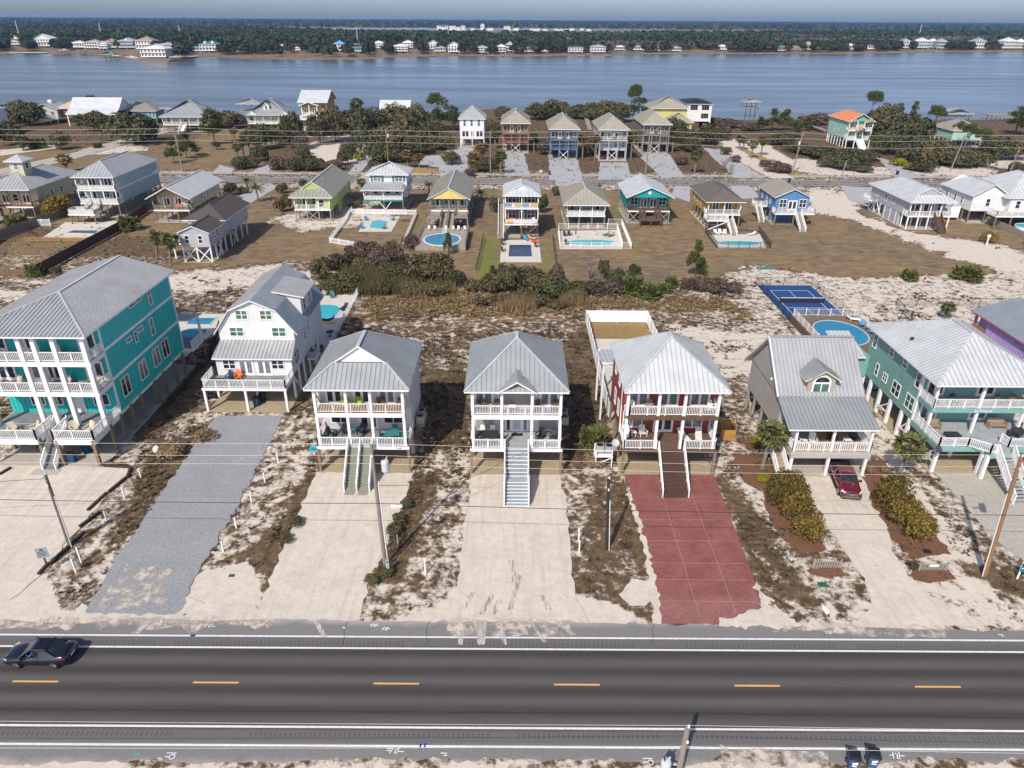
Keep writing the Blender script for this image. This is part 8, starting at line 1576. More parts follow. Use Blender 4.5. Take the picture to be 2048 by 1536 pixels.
# the hollow behind the front row
def scatter_px(rows, kind, label, group):
 for q in rows: pplant(kind, *q, label, group)
thk = [(650,590,70,40),(690,585,80,45),(660,545,60,42),(640,560,50,40),(700,530,40,34),(745,515,50,34),(720,545,60,30),(790,555,70,44),(840,560,80,60),(880,565,80,58),(915,575,60,46),(870,590,60,34),(820,590,60,30),(770,590,50,26),(940,585,40,34),(985,590,60,44),(1015,585,70,60),(1050,580,80,62),(1085,590,80,58),(1110,600,70,46),(1140,600,70,44),(1040,605,60,34),(1000,610,50,24),(1075,612,60,26),(1120,618,50,24),(1160,595,50,40),(960,612,40,20)]
for i, q in enumerate(thk): q = (q[0], q[1], q[2]*(.8+.35*((i*37) % 10)/10), q[3]*(.62+.4*((i*53) % 10)/10)); pplant(('shrub','dark','shrub')[i % 3], *q, ('dark evergreen shrub in the thicket behind the front row' if i % 3 == 1 else 'olive shrub in the thicket behind the front row'), 'dark thicket shrubs' if i % 3 == 1 else 'olive thicket shrubs')
for i, q in enumerate(((760,540,60,44),(730,520,50,36),(790,525,50,40),(700,512,40,22),(1110,575,44,42),(1190,590,50,30),(1230,590,50,30),(820,500,40,30))): pplant('brown', *q, 'brown leafless shrub in the thicket behind the front row', 'brown thicket shrubs')
for q in ((765,525,40,44),(1178,560,44,48),(1200,585,40,40),(748,528,30,30)): pplant('bare', *q, 'bare grey tree in the thicket behind the front row', 'bare thicket trees')
for q, l in (((897,510,26,44),'behind the blue oval pool'),((985,570,30,38),'left of the rectangular pool in the thicket')): pplant('pine', *q, 'small green pine '+l)
pplant('pine', 1391, 555, 46, 74, 'lone young pine on the brown lawn beside the powder blue house')
for q in ((1265,590,60,48),(1300,598,56,38),(1330,585,36,22),(1345,575,32,28)): pplant('palmetto', *q, 'green palmetto in the hollow behind the red house', 'palmettos behind the red house')
for i, q in enumerate(((1235,575,30,38),(1225,585,40,44),(1250,580,36,34),(1205,560,26,40),(1270,555,30,24))): pplant('dark', *q, 'dark evergreen shrub beside the palmettos', 'dark shrubs beside the palmettos')
for q in ((1375,582,36,24),(1410,583,50,26),(1440,588,56,28),(1465,588,40,22),(1390,575,30,22)): pplant('brown', *q, 'brown scrub mound left of the blue court', 'brown scrub mounds by the court')
pplant('palmetto', 1819, 561, 38, 27, 'small palm clump at the edge of the big brown lawn'); pplant('palmetto', 1937, 559, 66, 36, 'large palm clump at the edge of the white sand'); pplant('gold', 1978, 486, 36, 22, 'golden bush beside the white lawn post')
pplant('palm', 312, 520, 40, 58, 'left one of two tall palms by the lavender cottage', None, -.9); pplant('palm', 339, 531, 44, 64, 'right one of two tall palms by the lavender cottage', None, -1.1)
pplant('palmetto', 258, 462, 46, 38, 'palm clump before the dark board fence'); pplant('palmetto', 70, 552, 40, 30, 'dark bush at the end of the dark board fence'); pplant('shrub', 112, 552, 26, 20, 'low green bush right of the dark board fence end')
pplant('gold', 108, 436, 62, 44, 'golden palm thicket beside the cupola house'); pplant('palmetto', 25, 460, 60, 38, 'green palm clump at the far left pool'); pplant('feather', 494, 379, 36, 28, 'feathery palm right of the cream gable house'); pplant('feather', 515, 405, 40, 40, 'feathery palm behind the lavender cottage'); pplant('dark', 462, 392, 34, 26, 'dark green bush behind the cream gable house')
for q, k, l in (((563,387,26,20),'shrub','left of the lime house, far'),((567,425,40,34),'shrub','left of the lime house, near'),((608,372,22,16),'palmetto','behind the lime house'),((490,388,26,14),'shrub','right of the cream gable house'),((1108+2,392,22,18),'shrub','between the green and powder blue houses')): pplant(k, *q, 'rounded green bush '+l)
pplant('palm', 724, 386, 22, 28, 'small golden palm left of the white and teal house'); pplant('feather', 858, 392, 34, 32, 'feathery palm left of the yellow house'); pplant('feather', 962, 402, 34, 26, 'feathery palm right of the yellow house'); pplant('dark', 990, 425, 26, 30, 'dark bush left of the green porch house'); pplant('dark', 1082, 425, 30, 34, 'dark bush right of the green porch house'); pplant('shrub', 715, 415, 24, 14, 'brown bush beside the lime house')
# third row: palms, pines, oaks
tall = [('palm',184,216,22,26,'palm standing above the swept roof house'),('palm',167,290,26,58,'tall palm before the swept roof house'),('palm',44,302,34,30,'palm left of the sandy lane'),('palmetto',74,298,34,28,'spreading palm right of the sandy lane'),('deadpalm',132,345,34,36,'brown headed palm behind the light blue house'),('palmetto',192,296,22,14,'small palmetto by the sandy lane'),
 ('pine',347,328,36,52,'left pine of the pine group by the grey roof house'),('round',372,318,40,54,'right pine of the pine group by the grey roof house'),('round',392,310,22,20,'small pine right of the pine group'),('round',428,290,48,72,'dense round pine right of the grey roof house'),('round',432,300,22,18,'small lone pine on the golden lawn'),
 ('palm',475,318,22,30,'first palm of the palm group on the golden lawn'),('palm',487,315,22,36,'second palm of the palm group on the golden lawn'),('palm',499,310,22,34,'third palm of the palm group on the golden lawn'),('palm',470,290,20,34,'palm behind the palm group'),
 ('round',715,232,32,36,'pine standing above the oaks by the lagoon'),('pine',675,240,20,28,'slim pine right of the yellow porch house'),('round',876,262,56,74,'big dark round topped pine by the lagoon'),('round',905,262,36,50,'lighter pine beside the big round topped pine'),('flat',1268,232,30,60,'tall pine before the pale yellow house'),('round',1278,236,44,40,'spreading pine before the pale yellow house'),
 ('flat',1741,240,34,56,'tall flat topped pine behind the mint house'),('pine',1822,262,30,58,'pointed pine behind the second road oaks'),('pine',1793,262,34,54,'dark pine right of the mint house'),('flat',1868,265,32,52,'flat pine before the low boathouse'),('flat',1935,300,32,52,'front pine of the group before the pale mint cottage'),('flat',1960,305,30,46,'second pine of the group before the pale mint cottage'),('flat',1915,292,28,48,'third pine of the group before the pale mint cottage'),('round',2035,270,60,56,'green pine at the far right edge'),
 ('pine',1545,262,40,44,'bushy pine right of the tall boathouse'),('pine',1570,262,44,42,'second bushy pine right of the tall boathouse'),('pine',1520,262,30,28,'small pine by the tall boathouse'),('round',1590,276,34,34,'round pine left of the mint house'),('pine',1615,262,24,28,'little pine left of the boardwalk'),
 ('deadpalm',815,337,26,36,'brown palm at the left of the circular drive'),('deadpalm',838,336,22,28,'second brown palm at the left of the circular drive'),('deadpalm',945,345,28,40,'brown palm right of the circular drive'),('deadpalm',964,322,32,36,'golden brown palm behind it right of the circular drive'),('palm',1001,350,30,48,'leaning palm before the brown house'),('palm',990,298,22,36,'palm left of the brown house'),
 ('palm',1068,305,20,40,'palm right of the brown house'),('deadpalm',1165,318,24,48,'brown palm between the blue and pale grey houses'),('deadpalm',1190,322,22,52,'second brown palm between the blue and pale grey houses'),('palm',1262,320,24,56,'palm between the pale grey and taupe houses'),('palm',1345,306,22,42,'palm right of the taupe house'),('palm',1372,250,22,20,'small palm before the modern white house'),('palm',1422,250,18,16,'small palm right of the modern white house'),
 ('palm',1390,348,30,46,'green palm before the sandy lane fork'),('palm',1479,298,24,28,'palm on the dry turf bed'),('palm',1503,318,24,36,'first palm of the right hand palm bed'),('palm',1523,312,26,38,'second palm of the right hand palm bed'),('palm',1487,300,20,26,'palm behind on the dry turf bed')]
for q in tall: pplant(q[0], *q[1:5], q[5])
for q in ((1450,342,34,30),(1462,350,24,26)): pplant('bare', *q, 'bare small tree beside the concrete lane', 'bare trees by the concrete lane')
oaks = [(55,252,70,48,0),(20,248,60,40,0),(280,235,48,30,0),(262,290,105,60,0),(290,284,60,40,0),(120,300,40,34,0),(20,292,60,46,0),(185,262,60,38,0),(380,262,24,20,0),(218,256,24,26,0),(455,258,50,34,0),(480,256,40,26,1),(520,300,60,50,0),(560,290,50,40,0),(585,300,50,70,0),(600,300,36,36,1),(530,275,40,22,0),(500,282,40,20,1),
 (640,290,50,60,0),(670,285,70,62,0),(710,282,80,64,0),(750,272,70,54,0),(790,270,70,56,0),(830,270,70,56,0),(860,285,60,46,0),(780,305,90,58,0),(830,310,60,44,0),(735,300,60,44,0),(880,300,60,34,0),(700,310,50,30,0),(760,325,70,36,0),(800,325,50,26,0),(480,338,44,24,0),(505,336,30,20,1),(555,340,40,26,1),(590,342,46,28,0),(625,342,50,26,0),(665,342,40,22,1),(690,330,34,30,0),(605,318,36,30,0),(520,322,40,30,0),(745,340,30,16,1),
 (905,330,40,26,0),(960,345,44,30,0),(985,338,30,24,0),(985,270,40,30,0),(965,262,40,24,0),(1005,240,40,26,0),(1080,240,60,32,0),(1110,235,60,34,0),(1150,238,50,28,0),(1185,240,60,32,0),(1215,240,60,36,0),(1245,245,50,38,0),(1230,260,40,30,0),(1330,260,50,36,0),(1350,285,60,46,0),(1370,300,50,40,0),(1385,305,40,30,0),(1420,290,50,40,0),(1445,280,40,30,1),(1250,312,34,38,0),(1090,310,36,30,1),(1075,300,24,22,0),(1180,310,30,34,0),(1365,330,30,16,1),(1450,310,26,16,0),(1470,325,26,14,1),(940,352,30,14,1),
 (1430,252,40,16,1),(1460,256,50,18,1),(1500,262,40,16,1),(1620,255,50,24,1),(1640,250,40,22,1),(1560,292,60,26,0),(1595,305,60,18,0),(1625,310,70,20,0),(1660,320,80,24,0),(1700,332,90,32,0),(1730,322,66,20,0),(1690,340,60,26,0),(1655,335,40,22,0),(1765,270,60,60,0),(1790,285,90,60,0),(1835,290,70,50,0),(1885,300,60,20,0),(1780,310,70,46,0),(1830,325,80,44,0),(1870,330,80,46,0),(1850,345,60,24,0),(1920,336,70,30,0),(1960,335,70,30,0),(1900,320,60,22,0),(1995,320,70,44,0),(2030,320,60,40,0),(2040,345,40,20,0),(1750,262,40,40,0),(1535,335,30,14,1),(1560,345,60,20,1),(1730,345,40,14,1)]
for i, q in enumerate(oaks):
 k = 'brown' if q[4] else ('dark','shrub','oak')[i % 3 if q[2] > 45 else i % 2]
 pplant(k, *q[:4], {'brown':'brown scrub bush between the houses beyond the second road','dark':'dark evergreen bush between the houses beyond the second road','shrub':'olive bush between the houses beyond the second road','oak':'broad live oak between the houses beyond the second road'}[k], {'brown':'brown bushes of the third row','dark':'dark bushes of the third row','shrub':'olive bushes of the third row','oak':'live oaks of the third row'}[k])
for q in ((1800,332,40,14),(1835,342,44,18),(1815,340,30,12)): pplant('yellow', *q, 'yellow green flowering bush beside the grey lane', 'yellow bushes by the grey lane')
for q in ((810,336,16,8),(725,320,16,16),(715,322,16,14)): pplant('yellow', *q, 'small bright green bush beside the lane', 'small green bushes by the lane')
# ground cover: dry tufts in their thousands, thicker where the ground is less sandy
def in_box(X, Y, bx): return (X > bx[0]) & (X < bx[1]) & (Y > bx[2]) & (Y < bx[3])
NOVEG = [px((432,828),(568,828),(470,1020),(384,1165),(352,1232),(165,1230),(225,1125),(330,975)), px((632,940),(830,940),(812,985),(745,1150),(718,1250),(508,1250),(560,1110)), px((940,940),(1122,940),(1140,1100),(1185,1250),(885,1250),(928,1050)), px((1240,940),(1440,940),(1530,1216),(1500,1252),(1300,1252)),
         px((1560,940),(1740,940),(1760,1010),(1790,1110),(1900,1215),(2000,1255),(1690,1255),(1735,1170),(1700,1120),(1620,1010)), px((1866,940),(1985,935),(2300,1150),(2100,1165),(1990,1080)), px((-260,930),(262,934),(128,1090),(95,1140),(20,1200),(-260,1240))]
def scatter(name, label, area, n, size, m, seed, zone='scrub', tall=1., thr=.42, blades=6, cat='ground cover'):
 r = np.random.default_rng(seed); X = r.uniform(area[0], area[1], n); Y = r.uniform(area[2], area[3], n)
 k = np.abs(X) < .75*Y+12; X, Y = X[k], Y[k]
 S, L, G, D = zones(X, Y); d = fbm(X, Y, 3.2, 77)*.55+fbm(X, Y, .9, 78)*.45
 dens = d-(S-.35)*.42
 if zone == 'gold': dens = dens*.6+D*.4
 keep = (dens > thr) & (L < .45) & (Y > 39.3)
 for q in NOVEG: keep &= inpoly(X, Y, q, .05) < .5
 for o in sc.objects:
  if o.get('category') == 'house' and o.name in HBOX: keep &= ~in_box(X, Y, HBOX[o.name])
 for q in OTHERBOX: keep &= ~in_box(X, Y, q)
 X, Y = X[keep], Y[keep]; n = len(X); s = size*(.45+1.1*r.random(n))*(1+.8*(D[keep] if zone == 'gold' else 0)); V = []; ang = r.random((n, blades))*6.28; out = (.3+.7*r.random((n, blades)))
 bx = X[:, None]; by = Y[:, None]; tx = bx+np.cos(ang)*out*s[:, None]; ty = by+np.sin(ang)*out*s[:, None]; tz = s[:, None]*tall*(.25+.75*r.random((n, blades)))*np.sqrt(np.clip(1.15-out**2, .05, 1))
 wx = -np.sin(ang)*s[:, None]*.22; wy = np.cos(ang)*s[:, None]*.22; z0 = np.full_like(tx, -.07)
 A = np.stack([bx-wx+0*tx, by-wy+0*ty, z0], -1); B = np.stack([bx+wx, by+wy, z0], -1); T = np.stack([tx, ty, tz], -1)
 V = np.stack([A, B, T], 2).reshape(-1, 3); me = np_mesh(name, V, np.arange(len(V)).reshape(-1, 3), 3); o = link(name, me, m); return tag(o, label, cat, None, 'stuff')
HBOX = {}
dg = bpy.context.evaluated_depsgraph_get() if False else None
bpy.context.view_layer.update()
for o in sc.objects:
 if o.get('category') == 'house':
  xs, ys_ = [], []
  for c in o.children:
   if c.type == 'MESH' and c.name.split('.')[0] in ('wall', 'slab', 'deck', 'driveway'):
    for q in c.bound_box: p = o.matrix_world @ Vector((q[0]+c.location.x, q[1]+c.location.y, 0)); xs.append(p.x); ys_.append(p.y)
  if xs: HBOX[o.name] = (min(xs), max(xs), min(ys_), max(ys_))
OTHERBOX = [(11, 19.9, 69, 98), (41, 51, 82, 115.2), (-53, -42.3, 84, 100.4), (-31.8, -25, 88, 110.4), (-47.5, -44.4, 57, 60)]
GREYT = leafy('grey brown dead stems', [(.2,(.045,.033,.024)),(.5,(.105,.075,.05)),(.8,(.2,.15,.105))], 1.5, .15)
DKOL = leafy('dark olive ground plants', [(.2,(.025,.022,.010)),(.5,(.06,.05,.022)),(.8,(.12,.1,.045))], 1.5, .15)
scatter('dry_scrub', 'grey brown dead stems scattered over the sandy lots', (-70, 75, 39, 112), 78000, .19, GREYT, 1, thr=.485, tall=.8)
scatter('dry_scrub', 'dark olive low plants scattered over the sandy lots', (-70, 75, 39, 100), 44000, .17, DKOL, 2, thr=.52, tall=.7)
scatter('dry_grass', 'golden dry grass tufts in the hollow behind the front row', (-45, 60, 70, 118), 42000, .27, REED, 3, 'gold', .75, .53, 9, 'grass')
scatter('dry_scrub', 'dark brown scrub mounds standing on the sandy lots', (-70, 75, 39, 118), 26000, .36, leafy('dark brown scrub', [(.2,(.028,.02,.013)),(.5,(.075,.052,.032)),(.8,(.17,.125,.08))], 1.2, .1), 6, thr=.53, tall=.75, blades=13)
scatter('dry_scrub', 'brown scrub scattered over the sand behind the second road houses', (-170, 200, 112, 330), 42000, .42, BROWNL, 4, thr=.52, tall=1.)
def reeds(name, label, poly, n, h, m, seed):
 r = np.random.default_rng(seed); P = np.array(poly); X = r.uniform(P[:,0].min(), P[:,0].max(), n); Y = r.uniform(P[:,1].min(), P[:,1].max(), n); k = inpoly(X, Y, poly, .8) > r.random(n); X, Y = X[k], Y[k]; n = len(X)
 a = r.random(n)*6.28; hh = h*(.6+.5*r.random(n)); w = .05; A = np.stack([X-np.cos(a)*w, Y-np.sin(a)*w, np.zeros(n)], -1); B = np.stack([X+np.cos(a)*w, Y+np.sin(a)*w, np.zeros(n)], -1); T = np.stack([X+r.normal(0,.25,n), Y+r.normal(0,.25,n), hh], -1)
 V = np.stack([A, B, T], 1).reshape(-1, 3); return tag(link(name, np_mesh(name, V, np.arange(len(V)).reshape(-1, 3), 3), m), label, 'reeds', None, 'stuff')
reeds('marsh_grass', 'green tan marsh grass left in the hollow', px((650,590),(690,545),(800,535),(850,560),(800,592)), 9000, 1.9, MARSH, 5)
for i, q in enumerate((px((800,585),(905,575),(920,592),(800,600)), px((995,612),(1070,605),(1075,622),(1000,626)), px((1120,600),(1160,596),(1180,612),(1120,618)))): reeds('reeds', ('tan reed stand at the front of the thicket, left one','tan reed stand at the front of the thicket, middle one','tan reed stand at the front of the thicket, right one')[i], q, 900, 2.2, REED, 8+i)
# every plant of a group is told apart by the house it stands next to
ORD = ('nearest', 'second', 'third', 'fourth', 'fifth', 'sixth', 'seventh', 'eighth', 'ninth', 'tenth', 'eleventh', 'twelfth')
bins_ = {}
HS = [(o.name.replace('_', ' ').split('.')[0], o.location.x, o.location.y) for o in sc.objects if o.get('category') == 'house']
for o in list(sc.objects):
 g = o.get('group')
 if g and o.get('category') in ('tree', 'shrub', 'palm bush', 'palm tree') and not o.parent:
  x, y = o.location.x, o.location.y; n_, hx, hy = min(HS, key=lambda q: math.hypot(q[1]-x, (q[2]+6-y)*.8)); dx, dy = x-hx, y-hy-6
  rel = ('left of' if dx < 0 else 'right of') if abs(dx) > abs(dy) else ('behind' if dy > 0 else 'in front of'); base = o['label'].split(' between')[0].split(' in the')[0].split(' behind the')[0].split(' along')[0].split(' beside')[0]
  bins_.setdefault((base, rel, n_), []).append((math.hypot(dx, dy), o))
for (base, rel, n_), L in bins_.items():
 L.sort(key=lambda q: q[0])
 for i, (d, o) in enumerate(L): o['label'] = ' '.join((base + ' ' + rel + ' the ' + n_ + ('' if len(L) == 1 else ', ' + ('nearest to it' if i == 0 else ORD[min(i, 11)] + ' from it'))).split()[:16])
# ------------------------------------------------------------------ far shore
FS = [at(x, y) for x, y in ((-700,107),(-300,107),(0,107),(100,106),(200,113),(250,117),(340,121),(400,113),(520,116),(600,117),(720,118),(800,112),(900,111),(1024,112),(1200,109),(1350,107),(1500,107),(1700,107),(1900,103),(2048,103),(2400,103),(2700,103))]
def fshore(X): return np.interp(X, [p[0] for p in FS], [p[1] for p in FS])
def far_ground():
 m, t, b = nt('far shore ground'); n = noise(t, .02, 6); n2 = noise(t, .2, 5)
 col = ramp(t, n2, [(.3, (.13,.085,.05)), (.55, (.24,.16,.095)), (.75, (.36,.27,.17))]); col = mix(t, ramp(t, n, [(.45, 0.), (.65, .6)]), col, (.10,.085,.045)); t.links.new(col, b.inputs['Base Color']); b.inputs['Roughness'].default_value = .95; return m
FG = far_ground(); fine = []
for a, b in zip(FS[:-1], FS[1:]):
 k = max(1, int(math.dist(a, b)/12))
 for i in range(k): fine.append((a[0]+(b[0]-a[0])*i/k, a[1]+(b[1]-a[1])*i/k+rng.uniform(-4, 4)))
fl = M(); n = len(fine); top_ = [(x, y, .25) for x, y in fine]; rim = [(x, y-8, -.7) for x, y in fine]; back = [(x*12000/y, 12000, .25) for x, y in fine]
mid_ = [(x*1700/y, 1700, .25) for x, y in fine]
fl.add(rim+top_+mid_+back, [(k*n+i, k*n+i+1, (k+1)*n+i+1, (k+1)*n+i) for k in range(3) for i in range(n-1)])
tag(obj('far_shore', fl, FG), kind='structure')
inl = M(); 
for q in (px((380,66),(560,62),(760,59),(900,60),(1300,60),(1400,57),(1040,54.5),(600,57)),): inl.poly([(x, y, .7) for x, y in q])
tag(obj('inlet_water', inl, plain('pale far water', (.30,.36,.42), .25)), kind='structure')
beach = M(); bs = [at(x, y, .4) for x, y in ((30,106),(95,106.2),(95,107.3),(30,107))]
for q in (px((20,105.6),(95,105.8),(95,107),(20,106.8)), px((240,112),(262,112),(285,117.5),(262,118)), px((330,114.5),(390,112),(400,113),(335,118)), px((225,111),(262,112.5),(258,114),(225,112.5))): beach.poly([(x, y, .45) for x, y in q])
tag(obj('far_beach', beach, plain('white beach sand', (.7,.66,.6), .9)), kind='structure')
FAROAK = leafy('far woodland leaves', [(.2,(.010,.014,.007)),(.5,(.028,.036,.014)),(.8,(.07,.075,.03))], .03, .1)
FARPINE = leafy('far pine canopy', [(.2,(.014,.022,.008)),(.5,(.03,.046,.015)),(.8,(.058,.075,.024))], .02, .1)
FARBARE = leafy('far bare grey trees', [(.2,(.06,.05,.042)),(.5,(.12,.105,.095)),(.8,(.2,.18,.165))], .05, .1)
def forest(name, label, X, Y, H, W, nq, m, seed, qs=.34):
 r = np.random.default_rng(seed); n = len(X); k = np.repeat(np.arange(n), nq); N_ = len(k); U = rnd_unit(r, N_); U[:,2] = np.abs(U[:,2])*1.1-.25
 P = np.stack([X[k], Y[k], H[k]*.62], -1)+U*np.stack([W[k]*.5, W[k]*.5, H[k]*.42], -1)*(.7+.4*r.random((N_,1))); Nn = U+.7*rnd_unit(r, N_); Nn /= np.linalg.norm(Nn, axis=1, keepdims=True)
 V, F = leaf_quads(r, P, Nn, 1.0, 1.2); V = V.reshape(-1, 4, 3); c = V.mean(1, keepdims=True); V = c+(V-c)*(W[k]*qs)[:, None, None]
 o = link(name, np_mesh(name, V.reshape(-1, 3), F, 4), m); return tag(o, label, 'forest', None, 'stuff')
FARH = [(31,92,30,18,'w','w','small white cottage half hidden by trees'),(89,95,34,22,'w','w','white gabled cottage half hidden by trees'),(155,98,31,14,'w','w','low white house nearest the left dock'),(186,99,31,17,'w','g','white house with grey roof'),(207,100,18,15,'w','w','small white gable house'),(222,98,24,18,'w','b','white house with brown roof'),(254,98,36,19,'s','g','blue house with grey roof and dormer'),(291,101,36,24,'w','t','tall white house with tan roof'),(331,102,36,15,'s','g','grey blue house with low grey roof'),(308,118,50,25,'w','w','big white two storey house on its own sea wall'),(391,104,18,11,'t','n','green roofed annex'),(419,105,38,20,'w','n','green roofed house with two white dormers'),
 (540,102,9,8,'s','s','tiny blue shed'),(567,99,14,10,'w','w','small white house among oaks'),(594,100,19,6,'w','w','long low white house among oaks'),(679,104,20,20,'w','u','tall white house with blue roof'),(712,89,16,7,'u','u','bright blue roofed house behind the trees'),(717,106,24,14,'e','d','teal house with dark roof'),(757,99,22,15,'w','w','white house among bare trees'),(800,106,32,16,'w','w','wide white house on posts'),(815,98,22,15,'w','w','white house behind the wide white house'),(866,101,22,17,'w','w','white house with steep white roof'),(880,105,24,11,'g','g','low grey house'),(908,107,24,20,'w','u','white house with blue gable'),(907,90,20,9,'t','t','tan roofed house behind the blue gable'),(963,108,29,15,'w','g','white house with wide porch'),(1002,107,20,16,'c','w','white cottage with arched front'),(1019,105,16,19,'g','g','tall pale grey house'),
 (813,73,6,10,'w','w','small white tower house inland'),(822,73,15,4,'w','w','low white building inland'),(1058,106,20,13,'g','d','small grey cottage'),(1090,105,13,10,'w','w','small white cottage'),(1151,107,30,15,'w','d','white house with dark porch'),(1196,107,30,16,'w','g','white house with stepped roof'),(1240,102,22,10,'g','w','low grey house with white roof'),(1275,102,24,10,'w','g','low white house with grey roof'),(1314,104,17,11,'g','g','grey pavilion with hip roof'),(1351,104,22,10,'g','g','grey house on posts'),(1393,92,10,6,'s','s','pale blue house among trees'),(1445,102,17,11,'w','w','small white house by the water'),(1563,104,20,12,'d','n','green roofed boathouse'),(1591,102,24,9,'t','t','low tan house'),(1615,102,17,16,'y','t','cream house with gable'),(1700,102,15,13,'y','w','cream two storey house'),(1740,101,22,12,'w','d','white house with dark porches'),(1810,98,20,18,'w','g','white tall house'),(1844,98,25,19,'m','w','mint tall house'),(1865,97,18,17,'w','w','white tall house between mint and blue'),(1882,99,20,19,'s','g','blue grey tall house'),(1957,99,25,20,'w','g','white stilt house with grey roof'),(2018,99,28,20,'w','w','large white tall house'),(2041,99,20,18,'w','w','white tall house at the right edge')]
WC = {'w':paint('far white wall', (.74,.74,.73)),'s':paint('far blue wall', (.22,.36,.47)),'t':paint('far tan wall', (.36,.28,.2)),'u':paint('far bright blue', (.10,.36,.62)),'e':paint('far teal wall', (.04,.28,.3)),'g':paint('far grey wall', (.36,.38,.39)),'c':paint('far cream wall', (.6,.57,.46)),'d':paint('far dark wall', (.07,.07,.075)),'y':paint('far yellow wall', (.6,.52,.33)),'m':paint('far mint wall', (.42,.62,.56)),'n':paint('far green roof', (.05,.22,.17)),'b':paint('far brown roof', (.32,.19,.13))}
FARXY = []
for bx_, by_, wpx, hpx, wc, rc, lab in FARH:
 x, y = at(bx_, by_, .3); k = y/FPX*1.0; w = wpx*k*.9; ht = hpx*k*1.02; zf = min(2.6, ht*.22) if hpx > 8 else 0; zw = zf+(ht-zf)*.62; d = w*.8
 FARXY.append((x, y, w)); h = House('house', lab+' on the far shore', x, y)
 if hpx > 14: zf = 2.2
 h.wall(x-w/2, x+w/2, y, y+d, zf, zw, WC[wc]); 
 for sx in (-.46, 0, .46): h.post(x+w*sx, y+.1, .2, max(.5, zf), .4, WC['w'])
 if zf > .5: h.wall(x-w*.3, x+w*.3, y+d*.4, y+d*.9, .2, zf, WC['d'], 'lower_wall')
 sl = (ht-zw)/(w/2+.5); h.roof(x-w/2-.5, x+w/2+.5, y-1.0, y+d+.5, zw, min(sl, 1.0), WC[rc], ('gable' if 'gable' in lab or 'steep' in lab else 'hip'), 'hip', 0, WC['w'], .3)
 if 'gable' in lab or 'steep' in lab: h.gable_wall(x-w/2, x+w/2, y, y+1, zw-.02, min(sl, 1.0), WC[wc])
 if hpx > 9:
  st = 2 if hpx > 14 else 1
  for s in range(st):
   z0 = zf+(zw-zf)*s/st; hh = (zw-zf)/st
   h.part('porch_rail', M().box(x-w/2, x+w/2, y-1.0, y-.9, z0-.15, z0+.75), WC['w']); h.part('porch_floor', M().box(x-w/2, x+w/2, y-1.0, y, z0-.2, z0), WC['w'])
   nwin = max(2, int(w/3.4))
   for i in range(nwin): h.win('f', x-w/2+w*(i+.5)/nwin, y, z0+hh*.28, w/nwin*.5, hh*.5, 1, 1, GLASS, .15)
 if 'dormer' in lab:
  for sx in ((-.2, .2) if 'two' in lab else (0,)): h.part('dormer', M().prism([(x+w*sx-1.6, y+d*.1, zw), (x+w*sx+1.6, y+d*.1, zw), (x+w*sx+1.6, y+d*.1, zw+2.2), (x+w*sx, y+d*.1, zw+3.6), (x+w*sx-1.6, y+d*.1, zw+2.2)], (0, 4, 0)), WC['w'])
 if 'big white' in lab: h.part('sea_wall', M().box(x-w*.75, x+w*.75, y-5, y+d, -.6, 1.0), paint('far sea wall', (.25,.18,.12)))
for bx_, by_, wpx, lab, rc in ((130,110,16,'dark roofed boathouse off the far left shore','g'),(168,112,10,'small dark boathouse off the far left shore','d'),(222,119,26,'green roofed boathouse off the far left shore','n')):
 x, y = at(bx_, by_, -.4); k = y/FPX; boathouse(x, y, lab, wpx*k, wpx*k*.7, 1.4, 4.6, WC[rc], 4, ((x+wpx*k*.5, y), (x+wpx*k*.5+28, y+18)), WC['d'])
for bx_, by_, l_ in ((866,111.5,16),(983,112,14),(1005,112.5,22),(1160,112,18),(1215,112,14),(1290,108,20),(1345,108.5,16),(1440,107.5,16),(1545,107.5,18),(1612,109,10),(1690,107.5,26),(1790,103.5,30),(1830,101.5,34),(1880,102.5,30)):
 x, y = at(bx_, by_, .2); k = y/FPX; e = House('dock', 'wooden dock on the far shore near the %s, %s' % (min(FARH, key=lambda f: abs(f[0]-bx_))[6], 'left' if bx_ < min(FARH, key=lambda f: abs(f[0]-bx_))[0] else 'right'), x, y); e.part('walkway', M().box(x-l_*k/2, x+l_*k/2, y-3, y, .4, .9), WC['t']); e.part('walkway', M().box(x-1.2, x+1.2, y, y+22, .4, .9), WC['t'])
 for s in (-.45, -.15, .15, .45): e.post(x+l_*k*s, y-2.8, -.8, 1.6, .5, WC['d'])
r_f = np.random.default_rng(12)
def near_house(X, Y):
 k = np.zeros(len(X), bool)
 for x, y, w in FARXY: k |= (np.abs(X-x*Y/y) < w*.5) & (Y < y+w*.95)
 return k
def pts(n, y0, y1, xw=.80):
 Y = y0+(y1-y0)*r_f.random(n); X = (r_f.random(n)*2-1)*Y*xw; return X, Y
X, Y = pts(9000, 0, 150); Yb = 1000+Y; X = X*0+(r_f.random(len(X))*2-1)*Yb*.80; Y = fshore(X)+ 24 + Y*1.2 + 22*np.clip(fbm(X, Y, 60, 4)-.4, 0, 1)
k = ~near_house(X, Y); X, Y = X[k], Y[k]; dk = (fbm(X, Y, 45, 9) > .36); X, Y = X[dk], Y[dk]; t_ = r_f.random(len(X)); H = 7+6*t_; W = 6+5*r_f.random(len(X)); bare = (fbm(X, Y, 70, 33) > .6) & (X > 30)
forest('shore_woods', 'dark oak woods along the far shore', X[~bare], Y[~bare], H[~bare], W[~bare], 26, FAROAK, 1); forest('bare_woods', 'grey leafless trees among the far shore woods', X[bare], Y[bare], H[bare]*1.05, W[bare]*.9, 22, FARBARE, 2, .2)
